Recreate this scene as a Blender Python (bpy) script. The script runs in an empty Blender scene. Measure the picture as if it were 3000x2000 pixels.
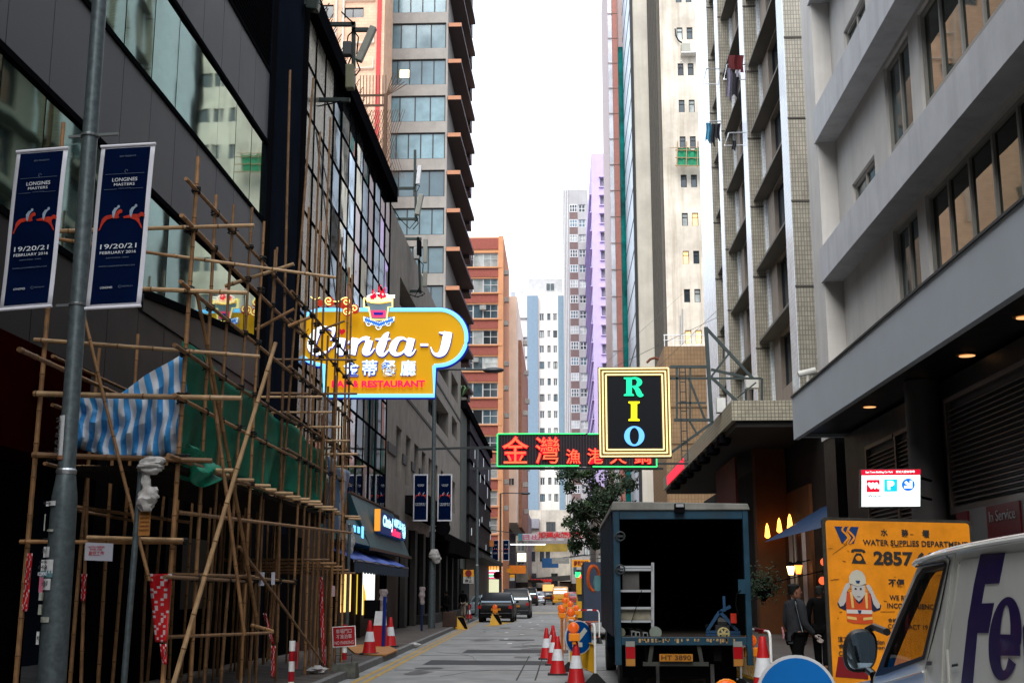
import bpy, math, random
from mathutils import Vector, Matrix
random.seed(7)
SC = bpy.context.scene
COL = SC.collection
PI = math.pi
# ---------------------------------------------------------------- camera
F_PX, CAM_H = 3650.0, 1.6
TH = math.atan(735 / F_PX)
PH = math.atan(150 * math.cos(TH) / F_PX)
cd = bpy.data.cameras.new('camera')
cd.sensor_width = 36.0
cd.lens = 36.0 * F_PX / 3000
cd.clip_start, cd.clip_end = 0.1, 3000
cam = bpy.data.objects.new('camera', cd)
COL.objects.link(cam)
cam.location = (0, 0, CAM_H)
cam.rotation_euler = (PI / 2 + TH, 0, PH)
SC.camera = cam
# ---------------------------------------------------------------- sky, sun, exposure
SUN_EL, SUN_AZ = math.radians(46), math.radians(192)
world = bpy.data.worlds.new('World')
SC.world = world
world.use_nodes = True
wn, wl = world.node_tree.nodes, world.node_tree.links
bg = wn['Background']
sky = wn.new('ShaderNodeTexSky')
sky.sky_type = 'NISHITA'
sky.sun_disc = False
sky.sun_elevation = SUN_EL
sky.sun_rotation = SUN_AZ
sky.dust_density = 4.0
sky.air_density = 1.2
cloud = wn.new('ShaderNodeMixRGB')          # an even white cloud cover over the clear sky
cloud.inputs['Fac'].default_value = 0.85
cloud.inputs['Color2'].default_value = (8.8, 9.8, 11.1, 1)
wl.new(sky.outputs['Color'], cloud.inputs['Color1'])
wl.new(cloud.outputs['Color'], bg.inputs['Color'])
bg.inputs['Strength'].default_value = 0.13
sd = bpy.data.lights.new('sun', 'SUN')
sd.energy = 2.2
sd.angle = math.radians(40)
sd.color = (1.0, 0.975, 0.94)
sun = bpy.data.objects.new('sun', sd)
COL.objects.link(sun)
sun.rotation_euler = (PI / 2 - SUN_EL, 0, PI - SUN_AZ)
SC.view_settings.view_transform = 'Standard'
SC.view_settings.look = 'None'
SC.view_settings.exposure = 0.75
SC.view_settings.gamma = 1
SC.render.engine = 'CYCLES'
SC.cycles.use_denoising = True
SC.cycles.max_bounces = 7
SC.cycles.diffuse_bounces = 3
SC.cycles.glossy_bounces = 3
SC.cycles.transmission_bounces = 4
SC.cycles.caustics_reflective = False
SC.cycles.caustics_refractive = False

# ---------------------------------------------------------------- placing: a line of sight met with a plane gives a real point
_d = (-math.sin(PH) * math.cos(TH), math.cos(PH) * math.cos(TH), math.sin(TH))
_r = (math.cos(PH), math.sin(PH), 0)
_u = (math.sin(PH) * math.sin(TH), -math.cos(PH) * math.sin(TH), math.cos(TH))
def at(px, py, Y=None, X=None, Z=None):
    a, b = (px - 1500) / F_PX, (1000 - py) / F_PX
    v = [_d[i] + a * _r[i] + b * _u[i] for i in range(3)]
    t = Y / v[1] if Y is not None else X / v[0] if X is not None else (Z - CAM_H) / v[2]
    return Vector((v[0] * t, v[1] * t, CAM_H + v[2] * t))

# ---------------------------------------------------------------- materials
MATS = {}
def mat(name, col, rough=0.65, metal=0.0, var=0.15, scale=2.5, bump=0.0, emit=0.0, streak=0.0, spec=0.22, tile=None, alpha=1.0, wave=0.0, coat=0.0, trans=0.0, grime=None, rand=0.0):
    if name in MATS: return MATS[name]
    m = bpy.data.materials.new(name); MATS[name] = m
    m.use_nodes = True
    N, L = m.node_tree.nodes, m.node_tree.links
    b = N['Principled BSDF']
    b.inputs['Roughness'].default_value = rough
    b.inputs['Metallic'].default_value = metal
    b.inputs['Specular IOR Level'].default_value = spec
    if coat: b.inputs['Coat Weight'].default_value = coat; b.inputs['Coat Roughness'].default_value = 0.04
    if trans: b.inputs['Transmission Weight'].default_value = trans
    c4 = tuple(col) + (1,)
    if emit:
        b.inputs['Base Color'].default_value = c4
        b.inputs['Emission Color'].default_value = c4
        b.inputs['Emission Strength'].default_value = emit * 0.68
        return m
    geo = N.new('ShaderNodeNewGeometry')
    pos = geo.outputs['Position']
    out = None
    if tile:                                   # (tile width, tile height, joint, joint colour, offset) on axis-aligned walls
        tw, thh, jt, jc, off = tile
        sx = N.new('ShaderNodeSeparateXYZ'); L.new(pos, sx.inputs[0])
        ad = N.new('ShaderNodeMath'); ad.operation = 'ADD'; L.new(sx.outputs[0], ad.inputs[0]); L.new(sx.outputs[1], ad.inputs[1])
        cb = N.new('ShaderNodeCombineXYZ'); L.new(ad.outputs[0], cb.inputs[0]); L.new(sx.outputs[2], cb.inputs[1])
        bt = N.new('ShaderNodeTexBrick'); L.new(cb.outputs[0], bt.inputs['Vector'])
        bt.offset = off
        bt.inputs['Scale'].default_value = 1.0
        bt.inputs['Brick Width'].default_value = tw
        bt.inputs['Row Height'].default_value = thh
        bt.inputs['Mortar Size'].default_value = jt
        bt.inputs['Mortar Smooth'].default_value = 0.1
        bt.inputs['Bias'].default_value = 0.0
        bt.inputs['Color1'].default_value = c4
        bt.inputs['Color2'].default_value = tuple(x * (1 - 1.1 * var) for x in col) + (1,)
        bt.inputs['Mortar'].default_value = tuple(jc) + (1,)
        out = bt.outputs['Color']
    if var:
        nz = N.new('ShaderNodeTexNoise'); nz.inputs['Scale'].default_value = scale; nz.inputs['Detail'].default_value = 5; nz.inputs['Roughness'].default_value = 0.62
        L.new(pos, nz.inputs['Vector'])
        rp = N.new('ShaderNodeMapRange'); rp.inputs[1].default_value = 0.3; rp.inputs[2].default_value = 0.7
        rp.inputs[3].default_value = 1 - var; rp.inputs[4].default_value = 1 + var * 0.6
        L.new(nz.outputs['Fac'], rp.inputs[0])
        mx = N.new('ShaderNodeMixRGB'); mx.blend_type = 'MULTIPLY'; mx.inputs[0].default_value = 1
        if out: L.new(out, mx.inputs[1])
        else: mx.inputs[1].default_value = c4
        L.new(rp.outputs[0], mx.inputs[2]); out = mx.outputs[0]
    if streak:                                 # rain streaks: noise stretched down the wall
        mp = N.new('ShaderNodeMapping'); mp.inputs['Scale'].default_value = (2.2, 2.2, 0.09); L.new(pos, mp.inputs[0])
        n2 = N.new('ShaderNodeTexNoise'); n2.inputs['Scale'].default_value = 1.0; n2.inputs['Detail'].default_value = 6; n2.inputs['Roughness'].default_value = 0.7
        L.new(mp.outputs[0], n2.inputs['Vector'])
        r2 = N.new('ShaderNodeMapRange'); r2.inputs[1].default_value = 0.48; r2.inputs[2].default_value = 0.72; r2.inputs[3].default_value = 0; r2.inputs[4].default_value = streak
        L.new(n2.outputs['Fac'], r2.inputs[0])
        m2 = N.new('ShaderNodeMixRGB'); L.new(r2.outputs[0], m2.inputs[0])
        if out: L.new(out, m2.inputs[1])
        else: m2.inputs[1].default_value = c4
        m2.inputs[2].default_value = tuple(grime or (x * 0.42 for x in col)) + (1,); out = m2.outputs[0]
    if rand:                                   # each object of a kind a little different
        oi = N.new('ShaderNodeObjectInfo'); r5 = N.new('ShaderNodeMapRange'); r5.inputs[3].default_value = 1 - rand; r5.inputs[4].default_value = 1 + rand
        L.new(oi.outputs['Random'], r5.inputs[0]); m5 = N.new('ShaderNodeMixRGB'); m5.blend_type = 'MULTIPLY'; m5.inputs[0].default_value = 1
        if out: L.new(out, m5.inputs[1])
        else: m5.inputs[1].default_value = c4
        L.new(r5.outputs[0], m5.inputs[2]); out = m5.outputs[0]
    if out: L.new(out, b.inputs['Base Color'])
    else: b.inputs['Base Color'].default_value = c4
    if var and not metal:
        rr = N.new('ShaderNodeMapRange'); rr.inputs[3].default_value = max(0.02, rough - 0.12); rr.inputs[4].default_value = min(1, rough + 0.12)
        L.new(nz.outputs['Fac'], rr.inputs[0]); L.new(rr.outputs[0], b.inputs['Roughness'])
    if bump or wave:
        n3 = N.new('ShaderNodeTexNoise'); n3.inputs['Scale'].default_value = 0.9 if wave else scale * 6; n3.inputs['Detail'].default_value = 1 if wave else 4
        L.new(pos, n3.inputs['Vector'])
        bp = N.new('ShaderNodeBump'); bp.inputs['Strength'].default_value = wave or bump; bp.inputs['Distance'].default_value = 0.05
        L.new(n3.outputs['Fac'], bp.inputs['Height']); L.new(bp.outputs[0], b.inputs['Normal'])
    if alpha < 1: b.inputs['Alpha'].default_value = alpha
    return m

# ---------------------------------------------------------------- mesh building
WM = {}
def parts(name, boxes, m, par):
    for bx in boxes: b = B(); b.box(*bx); b.build(name, m, par)
class B:
    def __init__(s): s.v = []; s.f = []; s.m = []
    def poly(s, pts, m=0):
        n = len(s.v); s.v += [Vector(p) for p in pts]; s.f.append(tuple(range(n, n + len(pts)))); s.m.append(m); return s
    def hexa(s, p, m=0):                       # eight corners: bottom ring 0-3, top ring 4-7
        n = len(s.v); s.v += [Vector(q) for q in p]
        for q in ((3, 2, 1, 0), (4, 5, 6, 7), (0, 1, 5, 4), (1, 2, 6, 5), (2, 3, 7, 6), (3, 0, 4, 7)): s.f.append(tuple(n + i for i in q)); s.m.append(m)
        return s
    def box(s, x0, x1, y0, y1, z0, z1, m=0):
        return s.hexa(((x0, y0, z0), (x1, y0, z0), (x1, y1, z0), (x0, y1, z0), (x0, y0, z1), (x1, y0, z1), (x1, y1, z1), (x0, y1, z1)), m)
    def bar(s, a, b, w, h, m=0, up=(0, 0, 1)):  # square bar from a to b
        a, b = Vector(a), Vector(b); d = (b - a).normalized(); u = Vector(up)
        if abs(d.dot(u)) > 0.98: u = Vector((0, 1, 0))
        sd_ = d.cross(u).normalized() * (w / 2); u2 = sd_.cross(d).normalized() * (h / 2)
        return s.hexa([a - sd_ - u2, a + sd_ - u2, b + sd_ - u2, b - sd_ - u2, a - sd_ + u2, a + sd_ + u2, b + sd_ + u2, b - sd_ + u2], m)
    def loft(s, rings, m=0, cap=True, closed=True):
        n0 = len(s.v); k = len(rings[0])
        for r in rings: s.v += [Vector(p) for p in r]
        for i in range(len(rings) - 1):
            for j in range(k if closed else k - 1):
                a, b_ = n0 + i * k + j, n0 + i * k + (j + 1) % k
                s.f.append((a, b_, b_ + k, a + k)); s.m.append(m)
        if cap and closed:
            s.f.append(tuple(n0 + j for j in reversed(range(k)))); s.m.append(m)
            s.f.append(tuple(n0 + (len(rings) - 1) * k + j for j in range(k))); s.m.append(m)
        return s
    def tube(s, pts, r, n=8, m=0, cap=True):
        pts = [Vector(p) for p in pts]; rs = r if isinstance(r, (list, tuple)) else [r] * len(pts)
        rings = []; ref = None
        for i, p in enumerate(pts):
            d = (pts[min(i + 1, len(pts) - 1)] - pts[max(i - 1, 0)]).normalized()
            if ref is None: ref = Vector((0, 0, 1)) if abs(d.z) < 0.9 else Vector((1, 0, 0))
            x = d.cross(ref).normalized(); y = d.cross(x).normalized(); ref = x.cross(d) if False else ref
            if abs(d.dot(ref)) > 0.97: ref = Vector((0, 1, 0)); x = d.cross(ref).normalized(); y = d.cross(x).normalized()
            rings.append([p + x * (rs[i] * math.cos(2 * PI * j / n)) + y * (rs[i] * math.sin(2 * PI * j / n)) for j in range(n)])
        return s.loft(rings, m, cap)
    def lathe(s, prof, c, n=16, m=0, axis='z'):
        rings = []
        for r, h in prof:
            ring = []
            for j in range(n):
                a = 2 * PI * j / n; q = (r * math.cos(a), r * math.sin(a), h)
                if axis == 'y': q = (q[0], q[2], -q[1])
                if axis == 'x': q = (q[2], q[0], q[1])
                ring.append(Vector(c) + Vector(q))
            rings.append(ring)
        return s.loft(rings, m, True)
    def ball(s, c, r, n=12, k=8, m=0):
        rx, ry, rz = r if isinstance(r, (tuple, list)) else (r, r, r)
        rings = []
        for i in range(k + 1):
            t = -PI / 2 + PI * (0.02 + 0.96 * i / k)
            rings.append([(c[0] + rx * math.cos(t) * math.cos(2 * PI * j / n), c[1] + ry * math.cos(t) * math.sin(2 * PI * j / n), c[2] + rz * math.sin(t)) for j in range(n)])
        return s.loft(rings, m, True)
    def prism(s, pts, o, x, y, d, m=0, back=True):  # 2D outline drawn in the plane (o; x, y), thickness d away from the viewer
        o, x, y = Vector(o), Vector(x), Vector(y); nn = y.cross(x).normalized()   # points to the back
        f = [o + x * p[0] + y * p[1] for p in pts]; g = [p + nn * d for p in f]; n = len(pts)
        s.poly(f, m)
        if back: s.poly(list(reversed(g)), m)
        for i in range(n): s.poly([f[(i + 1) % n], f[i], g[i], g[(i + 1) % n]], m)
        return s
    def ribbon(s, line, o, x, y, d, m=0):      # strokes of changing width: (u, v, width)
        o, x, y = Vector(o), Vector(x), Vector(y); nn = y.cross(x).normalized(); L_ = []; R_ = []
        for i, (u, v, w) in enumerate(line):
            a, b_ = line[max(i - 1, 0)], line[min(i + 1, len(line) - 1)]
            t = Vector((b_[0] - a[0], b_[1] - a[1])); t = t.normalized() if t.length else Vector((1, 0))
            L_.append((u - t.y * w / 2, v + t.x * w / 2)); R_.append((u + t.y * w / 2, v - t.x * w / 2))
        W = lambda p, k: o + x * p[0] + y * p[1] + nn * k
        for i in range(len(line) - 1):
            q = [L_[i], R_[i], R_[i + 1], L_[i + 1]]
            s.hexa([W(p, d) for p in q] + [W(p, 0) for p in q], m)
        return s
    def build(s, name, mats, parent=None, smooth=False, bevel=0.0, wn=False):
        if not isinstance(mats, (list, tuple)): mats = [mats]
        me = bpy.data.meshes.new(name)
        xs = [p.x for p in s.v]; ys = [p.y for p in s.v]; zs = [p.z for p in s.v]
        c = Vector(((min(xs) + max(xs)) / 2, (min(ys) + max(ys)) / 2, min(zs)))
        me.from_pydata([p - c for p in s.v], [], s.f)
        for mm in mats: me.materials.append(mm)
        me.polygons.foreach_set('material_index', s.m)
        if smooth: me.polygons.foreach_set('use_smooth', [True] * len(s.f))
        me.validate()
        o = put(name, me, c, parent)
        if not name.startswith('glass') :
            import bmesh
            bm = bmesh.new(); bm.from_mesh(me)
            if smooth: bmesh.ops.remove_doubles(bm, verts=bm.verts, dist=0.0004)
            bmesh.ops.recalc_face_normals(bm, faces=bm.faces)
            bm.to_mesh(me); bm.free()
        if smooth: me.set_sharp_from_angle(angle=math.radians(40))
        if bevel:
            md = o.modifiers.new('bevel', 'BEVEL'); md.width = bevel; md.segments = 2; md.limit_method = 'ANGLE'; md.harden_normals = False
        return o
def put(name, me, loc, parent=None, rot=None):
    o = bpy.data.objects.new(name, me); COL.objects.link(o)
    o.location = loc
    if rot: o.rotation_euler = rot
    w = Matrix.Translation(loc)
    if rot: w = w @ rot.to_matrix().to_4x4() if hasattr(rot, 'to_matrix') else w
    if parent is not None:
        o.parent = parent; o.matrix_parent_inverse = WM[parent.name].inverted()
    WM[o.name] = w
    return o
def tag(o, label=None, cat=None, group=None, kind=None):
    if label: o['label'] = label
    if cat: o['category'] = cat
    if group: o['group'] = group
    if kind: o['kind'] = kind
    return o
def thing(name, label, cat, loc=(0, 0, 0), group=None):
    o = bpy.data.objects.new(name, None); COL.objects.link(o)
    o.location = loc; o.empty_display_size = 0.3
    WM[o.name] = Matrix.Translation(loc)
    return tag(o, label, cat, group)
def struct(o): o['kind'] = 'structure'; return o
def copy_tree(o, parent=None, delta=(0, 0, 0), rotz=0.0, label=None, scale=None):
    c = o.copy(); COL.objects.link(c)
    if parent is not None: c.parent = parent; 
    else:
        c.location = o.location + Vector(delta); c.rotation_euler.z += rotz
        if scale: c.scale = (scale, scale, scale)
        if label: c['label'] = label
    WM[c.name] = Matrix.Translation(c.location)
    for ch in list(o.children): copy_tree(ch, c)
    return c
# ---------------------------------------------------------------- lettering
TXT = {}
def text_mesh(s, off, ext):
    k = (s, off, ext)
    if k not in TXT:
        c = bpy.data.curves.new('lettering', 'FONT'); c.body = s; c.offset = off; c.extrude = ext; c.resolution_u = 3
        c.align_x = 'CENTER'; c.space_line = 1.0
        o = bpy.data.objects.new('lettering', c); me = bpy.data.meshes.new_from_object(o)
        bpy.data.objects.remove(o); TXT[k] = me
    return TXT[k]
def text(s, c, x, y, h, w=None, m=None, parent=None, name='lettering', bold=0.0, depth=0.004, shear=0.0, label=None):
    """s centred at c; x right, y up (unit vectors); h letter height, w total width"""
    me = text_mesh(s, bold, 0.5).copy()
    xs = [v.co.x for v in me.vertices]; ys = [v.co.y for v in me.vertices]
    x0, x1, y0, y1 = min(xs), max(xs), min(ys), max(ys)
    ky = h / (y1 - y0); kx = (w / (x1 - x0)) if w else ky
    X, Y = Vector(x).normalized(), Vector(y).normalized(); Zn = X.cross(Y)
    for v in me.vertices:
        u = (v.co.x - (x0 + x1) / 2) * kx; q = (v.co.y - (y0 + y1) / 2) * ky; dd = (v.co.z + 0.5) * depth
        v.co = X * (u + shear * q) + Y * q + Zn * dd
    me.materials.clear(); me.materials.append(m); me.update()
    o = put(name, me, Vector(c), parent)
    if label: o['label'] = label
    return o
# ---------------------------------------------------------------- shared materials
BLACK = mat('black', (0.005, 0.005, 0.006), 0.7, var=0, spec=0)
DARK = mat('dark interior', (0.006, 0.005, 0.005), 0.9, var=0, spec=0)
GLASS = mat('window glass', (0.03, 0.042, 0.048), 0.06, var=0.4, scale=.8, spec=0.9, rand=.7)
GLASSB = mat('bluish window glass', (0.06, 0.105, 0.13), 0.08, var=0.4, scale=0.6, spec=0.9, rand=.6)
CURT = mat('net curtain behind glass', (0.42, 0.45, 0.43), 0.35, var=0.4, scale=1.2, rand=.5)
CURT2 = mat('patterned curtain behind glass', (0.14, 0.2, 0.22), 0.3, var=0.5, scale=1.6)
WFRAME = mat('pale window frame', (0.6, 0.6, 0.58), 0.5, var=0.1)
DFRAME = mat('dark window frame', (0.03, 0.03, 0.032), 0.45, var=0)
ALU = mat('aluminium', (0.55, 0.56, 0.57), 0.35, 0.9, var=0.1)
STEEL = mat('galvanised steel', (0.085, 0.105, 0.11), 0.45, 0.35, var=0.35, scale=14)
DSTEEL = mat('dark painted steel', (0.035, 0.04, 0.042), 0.5, 0.2, var=0.2)
WHITE = mat('white paint', (0.75, 0.75, 0.73), 0.5, var=0.08)
RED = mat('red plastic', (0.42, 0.012, 0.015), 0.42, var=0.12)
REFLW = mat('white reflective sleeve', (0.62, 0.63, 0.65), 0.4, var=0.12, scale=9)
RUBBER = mat('black rubber', (0.018, 0.018, 0.018), 0.75, var=0.2)
ORANGE = mat('orange plastic', (0.75, 0.22, 0.01), 0.4, var=0.12)
AMBER = mat('amber lens', (0.95, 0.13, 0.01), 0.15, var=0.25, scale=40, spec=0.8)
YELLOW = mat('yellow paint', (0.62, 0.33, 0.015), 0.45, var=0.15)
WARM = mat('warm lamp light', (1.0, 0.55, 0.16), emit=5)
COOL = mat('cool white light', (0.85, 0.95, 1.0), emit=3)

def pt(face, u, z, d):
    ax, c, s = face
    return (u, c + d * s, z) if ax == 'y' else (c + d * s, u, z)
def wall_holes(b, face, u0, u1, z0, z1, holes, depth=0.2, m=0, mr=None, back=None):
    us = sorted({u0, u1} | {h[0] for h in holes} | {h[1] for h in holes}); zs = sorted({z0, z1} | {h[2] for h in holes} | {h[3] for h in holes})
    us = [u for u in us if u0 <= u <= u1]; zs = [z for z in zs if z0 <= z <= z1]
    for j in range(len(zs) - 1):
        run = None
        for i in range(len(us)):
            cell = i < len(us) - 1 and not any(h[0] < (us[i] + us[i + 1]) / 2 < h[1] and h[2] < (zs[j] + zs[j + 1]) / 2 < h[3] for h in holes)
            if cell and run is None: run = us[i]
            if not cell and run is not None:
                b.poly([pt(face, run, zs[j], 0), pt(face, us[i], zs[j], 0), pt(face, us[i], zs[j + 1], 0), pt(face, run, zs[j + 1], 0)], m); run = None
    mr = m if mr is None else mr
    for a, c, e, g in holes:
        A = [(a, e), (c, e), (c, g), (a, g)]
        for i in range(4):
            p, q = A[i], A[(i + 1) % 4]
            b.poly([pt(face, p[0], p[1], 0), pt(face, q[0], q[1], 0), pt(face, q[0], q[1], depth), pt(face, p[0], p[1], depth)], mr)
        if back is not None: b.poly([pt(face, u, z, depth) for u, z in A], back)
WCACHE = {}
def window(root, face, u, z, w, h, d=0.0, cols=2, rows=1, frame=WFRAME, glass=GLASS, bar=0.06, split=None, label=None, name='window'):
    """a framed window with its pane(s) as a child; u, z the lower left corner, d the plane of the glass"""
    k = (face[0], face[2], round(w, 3), round(h, 3), cols, rows, frame.name, glass.name, bar, split)
    c = Vector(pt(face, u + w / 2, z, d))
    if k not in WCACHE:
        f0 = (face[0], 0.0, face[2])
        b = B()
        def bx(a0, a1, e0, e1, d0, d1):
            p, q = pt(f0, a0, e0, d0), pt(f0, a1, e1, d1)
            b.box(min(p[0], q[0]), max(p[0], q[0]), min(p[1], q[1]), max(p[1], q[1]), e0, e1)
        H = w / 2
        bx(-H, H, 0, bar, -0.05, 0.02); bx(-H, H, h - bar, h, -0.05, 0.02)
        bx(-H, -H + bar, bar, h - bar, -0.05, 0.02); bx(H - bar, H, bar, h - bar, -0.05, 0.02)
        for i in range(1, cols): x = -H + w * i / cols; bx(x - bar / 2, x + bar / 2, bar, h - bar, -0.045, 0.015)
        for zz in ([h * j / rows for j in range(1, rows)] if split is None else [h * split]):
            for i in range(cols): x0, x1 = -H + w * i / cols, -H + w * (i + 1) / cols; bx(x0 + bar / 2, x1 - bar / 2, zz - bar / 2, zz + bar / 2, -0.045, 0.015)
        me = bpy.data.meshes.new('window'); me.from_pydata(b.v, [], b.f); me.materials.append(frame)
        g = B(); g.poly([pt(f0, -H + bar * .5, bar * .5, 0), pt(f0, H - bar * .5, bar * .5, 0), pt(f0, H - bar * .5, h - bar * .5, 0), pt(f0, -H + bar * .5, h - bar * .5, 0)])
        mg = bpy.data.meshes.new('pane'); mg.from_pydata(g.v, [], g.f); mg.materials.append(glass)
        WCACHE[k] = (me, mg)
    me, mg = WCACHE[k]
    o = put(name, me, c, root)
    if label: o['label'] = label
    put('pane', mg, c, o)
    return o
def shell(root, X0, X1, Y0, Y1, Z1, wmat, front=(), side=(), sx='R', depth=0.18, Z0=0.0, extra=(), name='wall', roof=True, sidemat=None):
    """walls and roof of a block; front = holes in the face towards -Y, side = holes in the face towards the street"""
    b = B(); ms = [wmat] + ([sidemat] if sidemat else []); sm = 1 if sidemat else 0
    wall_holes(b, ('y', Y0, 1), X0, X1, Z0, Z1, list(front), depth)
    xs, xo, s = (X0, X1, 1) if sx == 'R' else (X1, X0, -1)
    wall_holes(b, ('x', xs, s), Y0, Y1, Z0, Z1, list(side), depth, sm, sm)
    b.poly([(xo, Y0, Z0), (xo, Y1, Z0), (xo, Y1, Z1), (xo, Y0, Z1)]); b.poly([(X0, Y1, Z0), (X1, Y1, Z0), (X1, Y1, Z1), (X0, Y1, Z1)])
    if roof: b.poly([(X0, Y0, Z1), (X1, Y0, Z1), (X1, Y1, Z1), (X0, Y1, Z1)])
    return b.build(name, ms, root)
def aircon(root, face, u, z, s=1.0):
    b = B(); p = pt(face, u, z, 0)
    w, h, dp = 0.62 * s, 0.42 * s, 0.42 * s
    if face[0] == 'y': b.box(p[0] - w / 2, p[0] + w / 2, p[1] - dp * face[2], p[1], z, z + h) if face[2] > 0 else None
    else:
        q = p[0] - dp * face[2]
        b.box(min(p[0], q), max(p[0], q), p[1] - w / 2, p[1] + w / 2, z, z + h)
    return b.build('air_conditioner', mat('air conditioner casing', (0.42, 0.41, 0.38), 0.55, var=0.3, scale=5), root)

# ================================================================ SETTING: ground, road, pavements
ASPH = mat('worn concrete carriageway', (0.235, 0.232, 0.225), 0.8, var=0.3, scale=1.3, bump=0.15)
b = B(); b.poly([(-420, -120, -0.02), (420, -120, -0.02), (420, 1200, -0.02), (-420, 1200, -0.02)])
struct(b.build('ground', mat('ground', (0.1, 0.1, 0.1), 0.9)))
def kerbx(y): return -4.15 - 0.0215 * (y - 26)        # the left kerb drifts away slowly
RK = 3.35
b = B()
YS = [-10, 0, 12, 20, 26, 34, 44, 60, 80, 105, 135, 170, 260]
for i in range(len(YS) - 1):
    y0, y1 = YS[i], YS[i + 1]
    b.poly([(kerbx(y0), y0, 0), (RK, y0, 0), (RK, y1, 0), (kerbx(y1), y1, 0)])
struct(b.build('road', ASPH))
PAVE = mat('grey brown paving blocks', (0.10, 0.082, 0.07), 0.8, var=0.4, scale=1.6, tile=(0.2, 0.1, 0.008, (0.05, 0.045, 0.04), 0.5))
KERB = mat('granite kerb', (0.16, 0.155, 0.15), 0.8, var=0.3, scale=6)
b = B(); k = B()
for i in range(len(YS) - 1):
    y0, y1 = YS[i], YS[i + 1]; a, c = kerbx(y0), kerbx(y1)
    b.poly([(-11, y0, .125), (a - .15, y0, .125), (c - .15, y1, .125), (-11, y1, .125)])
    k.hexa(((a - .15, y0, -.01), (a, y0, -.01), (c, y1, -.01), (c - .15, y1, -.01), (a - .15, y0, .13), (a - .012, y0, .13), (c - .012, y1, .13), (c - .15, y1, .13)))
struct(b.build('pavement', PAVE)); struct(k.build('kerb', KERB))
b = B(); b.poly([(RK + .15, -10, .125), (16, -10, .125), (16, 260, .125), (RK + .15, 260, .125)]); struct(b.build('pavement', PAVE))
b = B(); b.box(RK, RK + .15, -10, 260, -.01, .13); struct(b.build('kerb', KERB))
# road marks: double yellow line, trench patches, slab joints, white studs
YL = mat('worn yellow road paint', (0.42, 0.26, 0.06), 0.7, var=0.55, scale=7)
b = B()
for off in (.22, .42):
    for i in range(len(YS) - 1):
        y0, y1 = YS[i], min(YS[i + 1], 74)
        if y0 >= 74: break
        b.poly([(kerbx(y0) + off, y0, .004), (kerbx(y0) + off + .1, y0, .004), (kerbx(y1) + off + .1, y1, .004), (kerbx(y1) + off, y1, .004)])
b.poly([(-3.9, 62, .005), (-3.3, 62, .005), (-2.6, 74, .005), (-3.6, 74, .005)])
struct(b.build('road_marking', YL))
PATCH = mat('dark tar patch', (0.045, 0.045, 0.047), 0.75, var=0.3, scale=4)
b = B()
b.poly([(-2.75, 34.6, .004), (.2, 34.6, .004), (.2, 36.6, .004), (-2.75, 36.6, .004)])
b.poly([(-3.2, 29.0, .004), (-.1, 28.9, .004), (-.1, 30.6, .004), (-3.2, 31.0, .004)])
b.poly([(-2.2, 43.5, .004), (-1.0, 43.5, .004), (-1.0, 44.6, .004), (-2.2, 44.6, .004)])
struct(b.build('road_patch', PATCH))
b = B()
for y in (27, 33.2, 40, 48, 57, 67, 78, 90): b.box(kerbx(y) + .6, RK - .1, y, y + .035, -.01, .0045)
for x in (-.55, -.9): b.box(x, x + .03, 24, 60 if x > -.6 else 33, -.01, .0048)
struct(b.build('road_joint', mat('joint filler', (0.035, 0.033, 0.03), 0.8, var=0)))
b = B()
for x, y in ((-2.1, 45), (-1.7, 50), (-2.4, 52), (-1.5, 58), (-2.2, 62), (-1.8, 41), (-1.4, 66), (-1.3, 74), (-1.9, 70), (-.9, 90), (0.2, 92), (1.1, 88), (-1.6, 86)): b.box(x, x + .14, y, y + .5, -.01, .006)
struct(b.build('road_marking', mat('worn white road paint', (0.6, 0.6, 0.58), 0.7, var=0.5, scale=6)))
b = B(); b.poly([(-6, 100, .006), (3.3, 100, .006), (3.3, 106, .006), (-6, 106, .006)]); struct(b.build('road_marking', mat('pale crossing surface', (0.42, 0.37, 0.27), 0.75, var=0.25)))
b = B()
for x, y in ((-2.9, 27.6), (-1.3, 38.5)): b.lathe([(.31, .0045), (.30, .009), (.27, .009), (.265, .006)], (x, y, 0), 24)
tag(b.build('manhole_cover', mat('cast iron', (.05, .048, .045), .5, .3, var=.4, scale=12)), kind='structure')
rk = random.Random(11); b = B()
for k in range(8):
    x, y = rk.uniform(-3.6, .2), rk.uniform(24.5, 60); a = rk.uniform(0, PI); pts = [(x, y, .0045)]
    for j in range(rk.randint(4, 9)): a += rk.uniform(-.6, .6); x += .35 * math.cos(a); y += .8 * math.sin(a); pts.append((x, y, .0045))
    b.tube([(max(-3.9, min(RK - .2, p[0])), p[1], .002) for p in pts], .004, 4)
struct(b.build('road_crack', mat('joint filler', (0.035, 0.033, 0.03))))
OIL = mat('oil stain', (0.085, 0.08, 0.078), 0.6, var=.4, scale=5); b = B()
for k in range(14):
    x, y, r_ = rk.uniform(-3.2, 0), rk.uniform(25, 62), rk.uniform(.12, .42); b.poly([(x + r_ * rk.uniform(.5, 1.2) * math.cos(t_), y + r_ * 2.2 * rk.uniform(.5, 1.2) * math.sin(t_), .0035 + .00004 * k) for t_ in [2 * PI * i / 12 for i in range(12)]])
struct(b.build('road_stain', OIL))
# unseen block added behind the viewpoint to shade the low street
t = thing('apartment_building', 'plain grey unseen block added behind the viewpoint to shade the street', 'building', (0, -75, 0))
b = B(); b.box(-60, 60, -130, -112, 0, 24); b.build('wall', mat('plain grey render', (.2, .19, .18), .8, var=.2, streak=.2), t)
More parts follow.
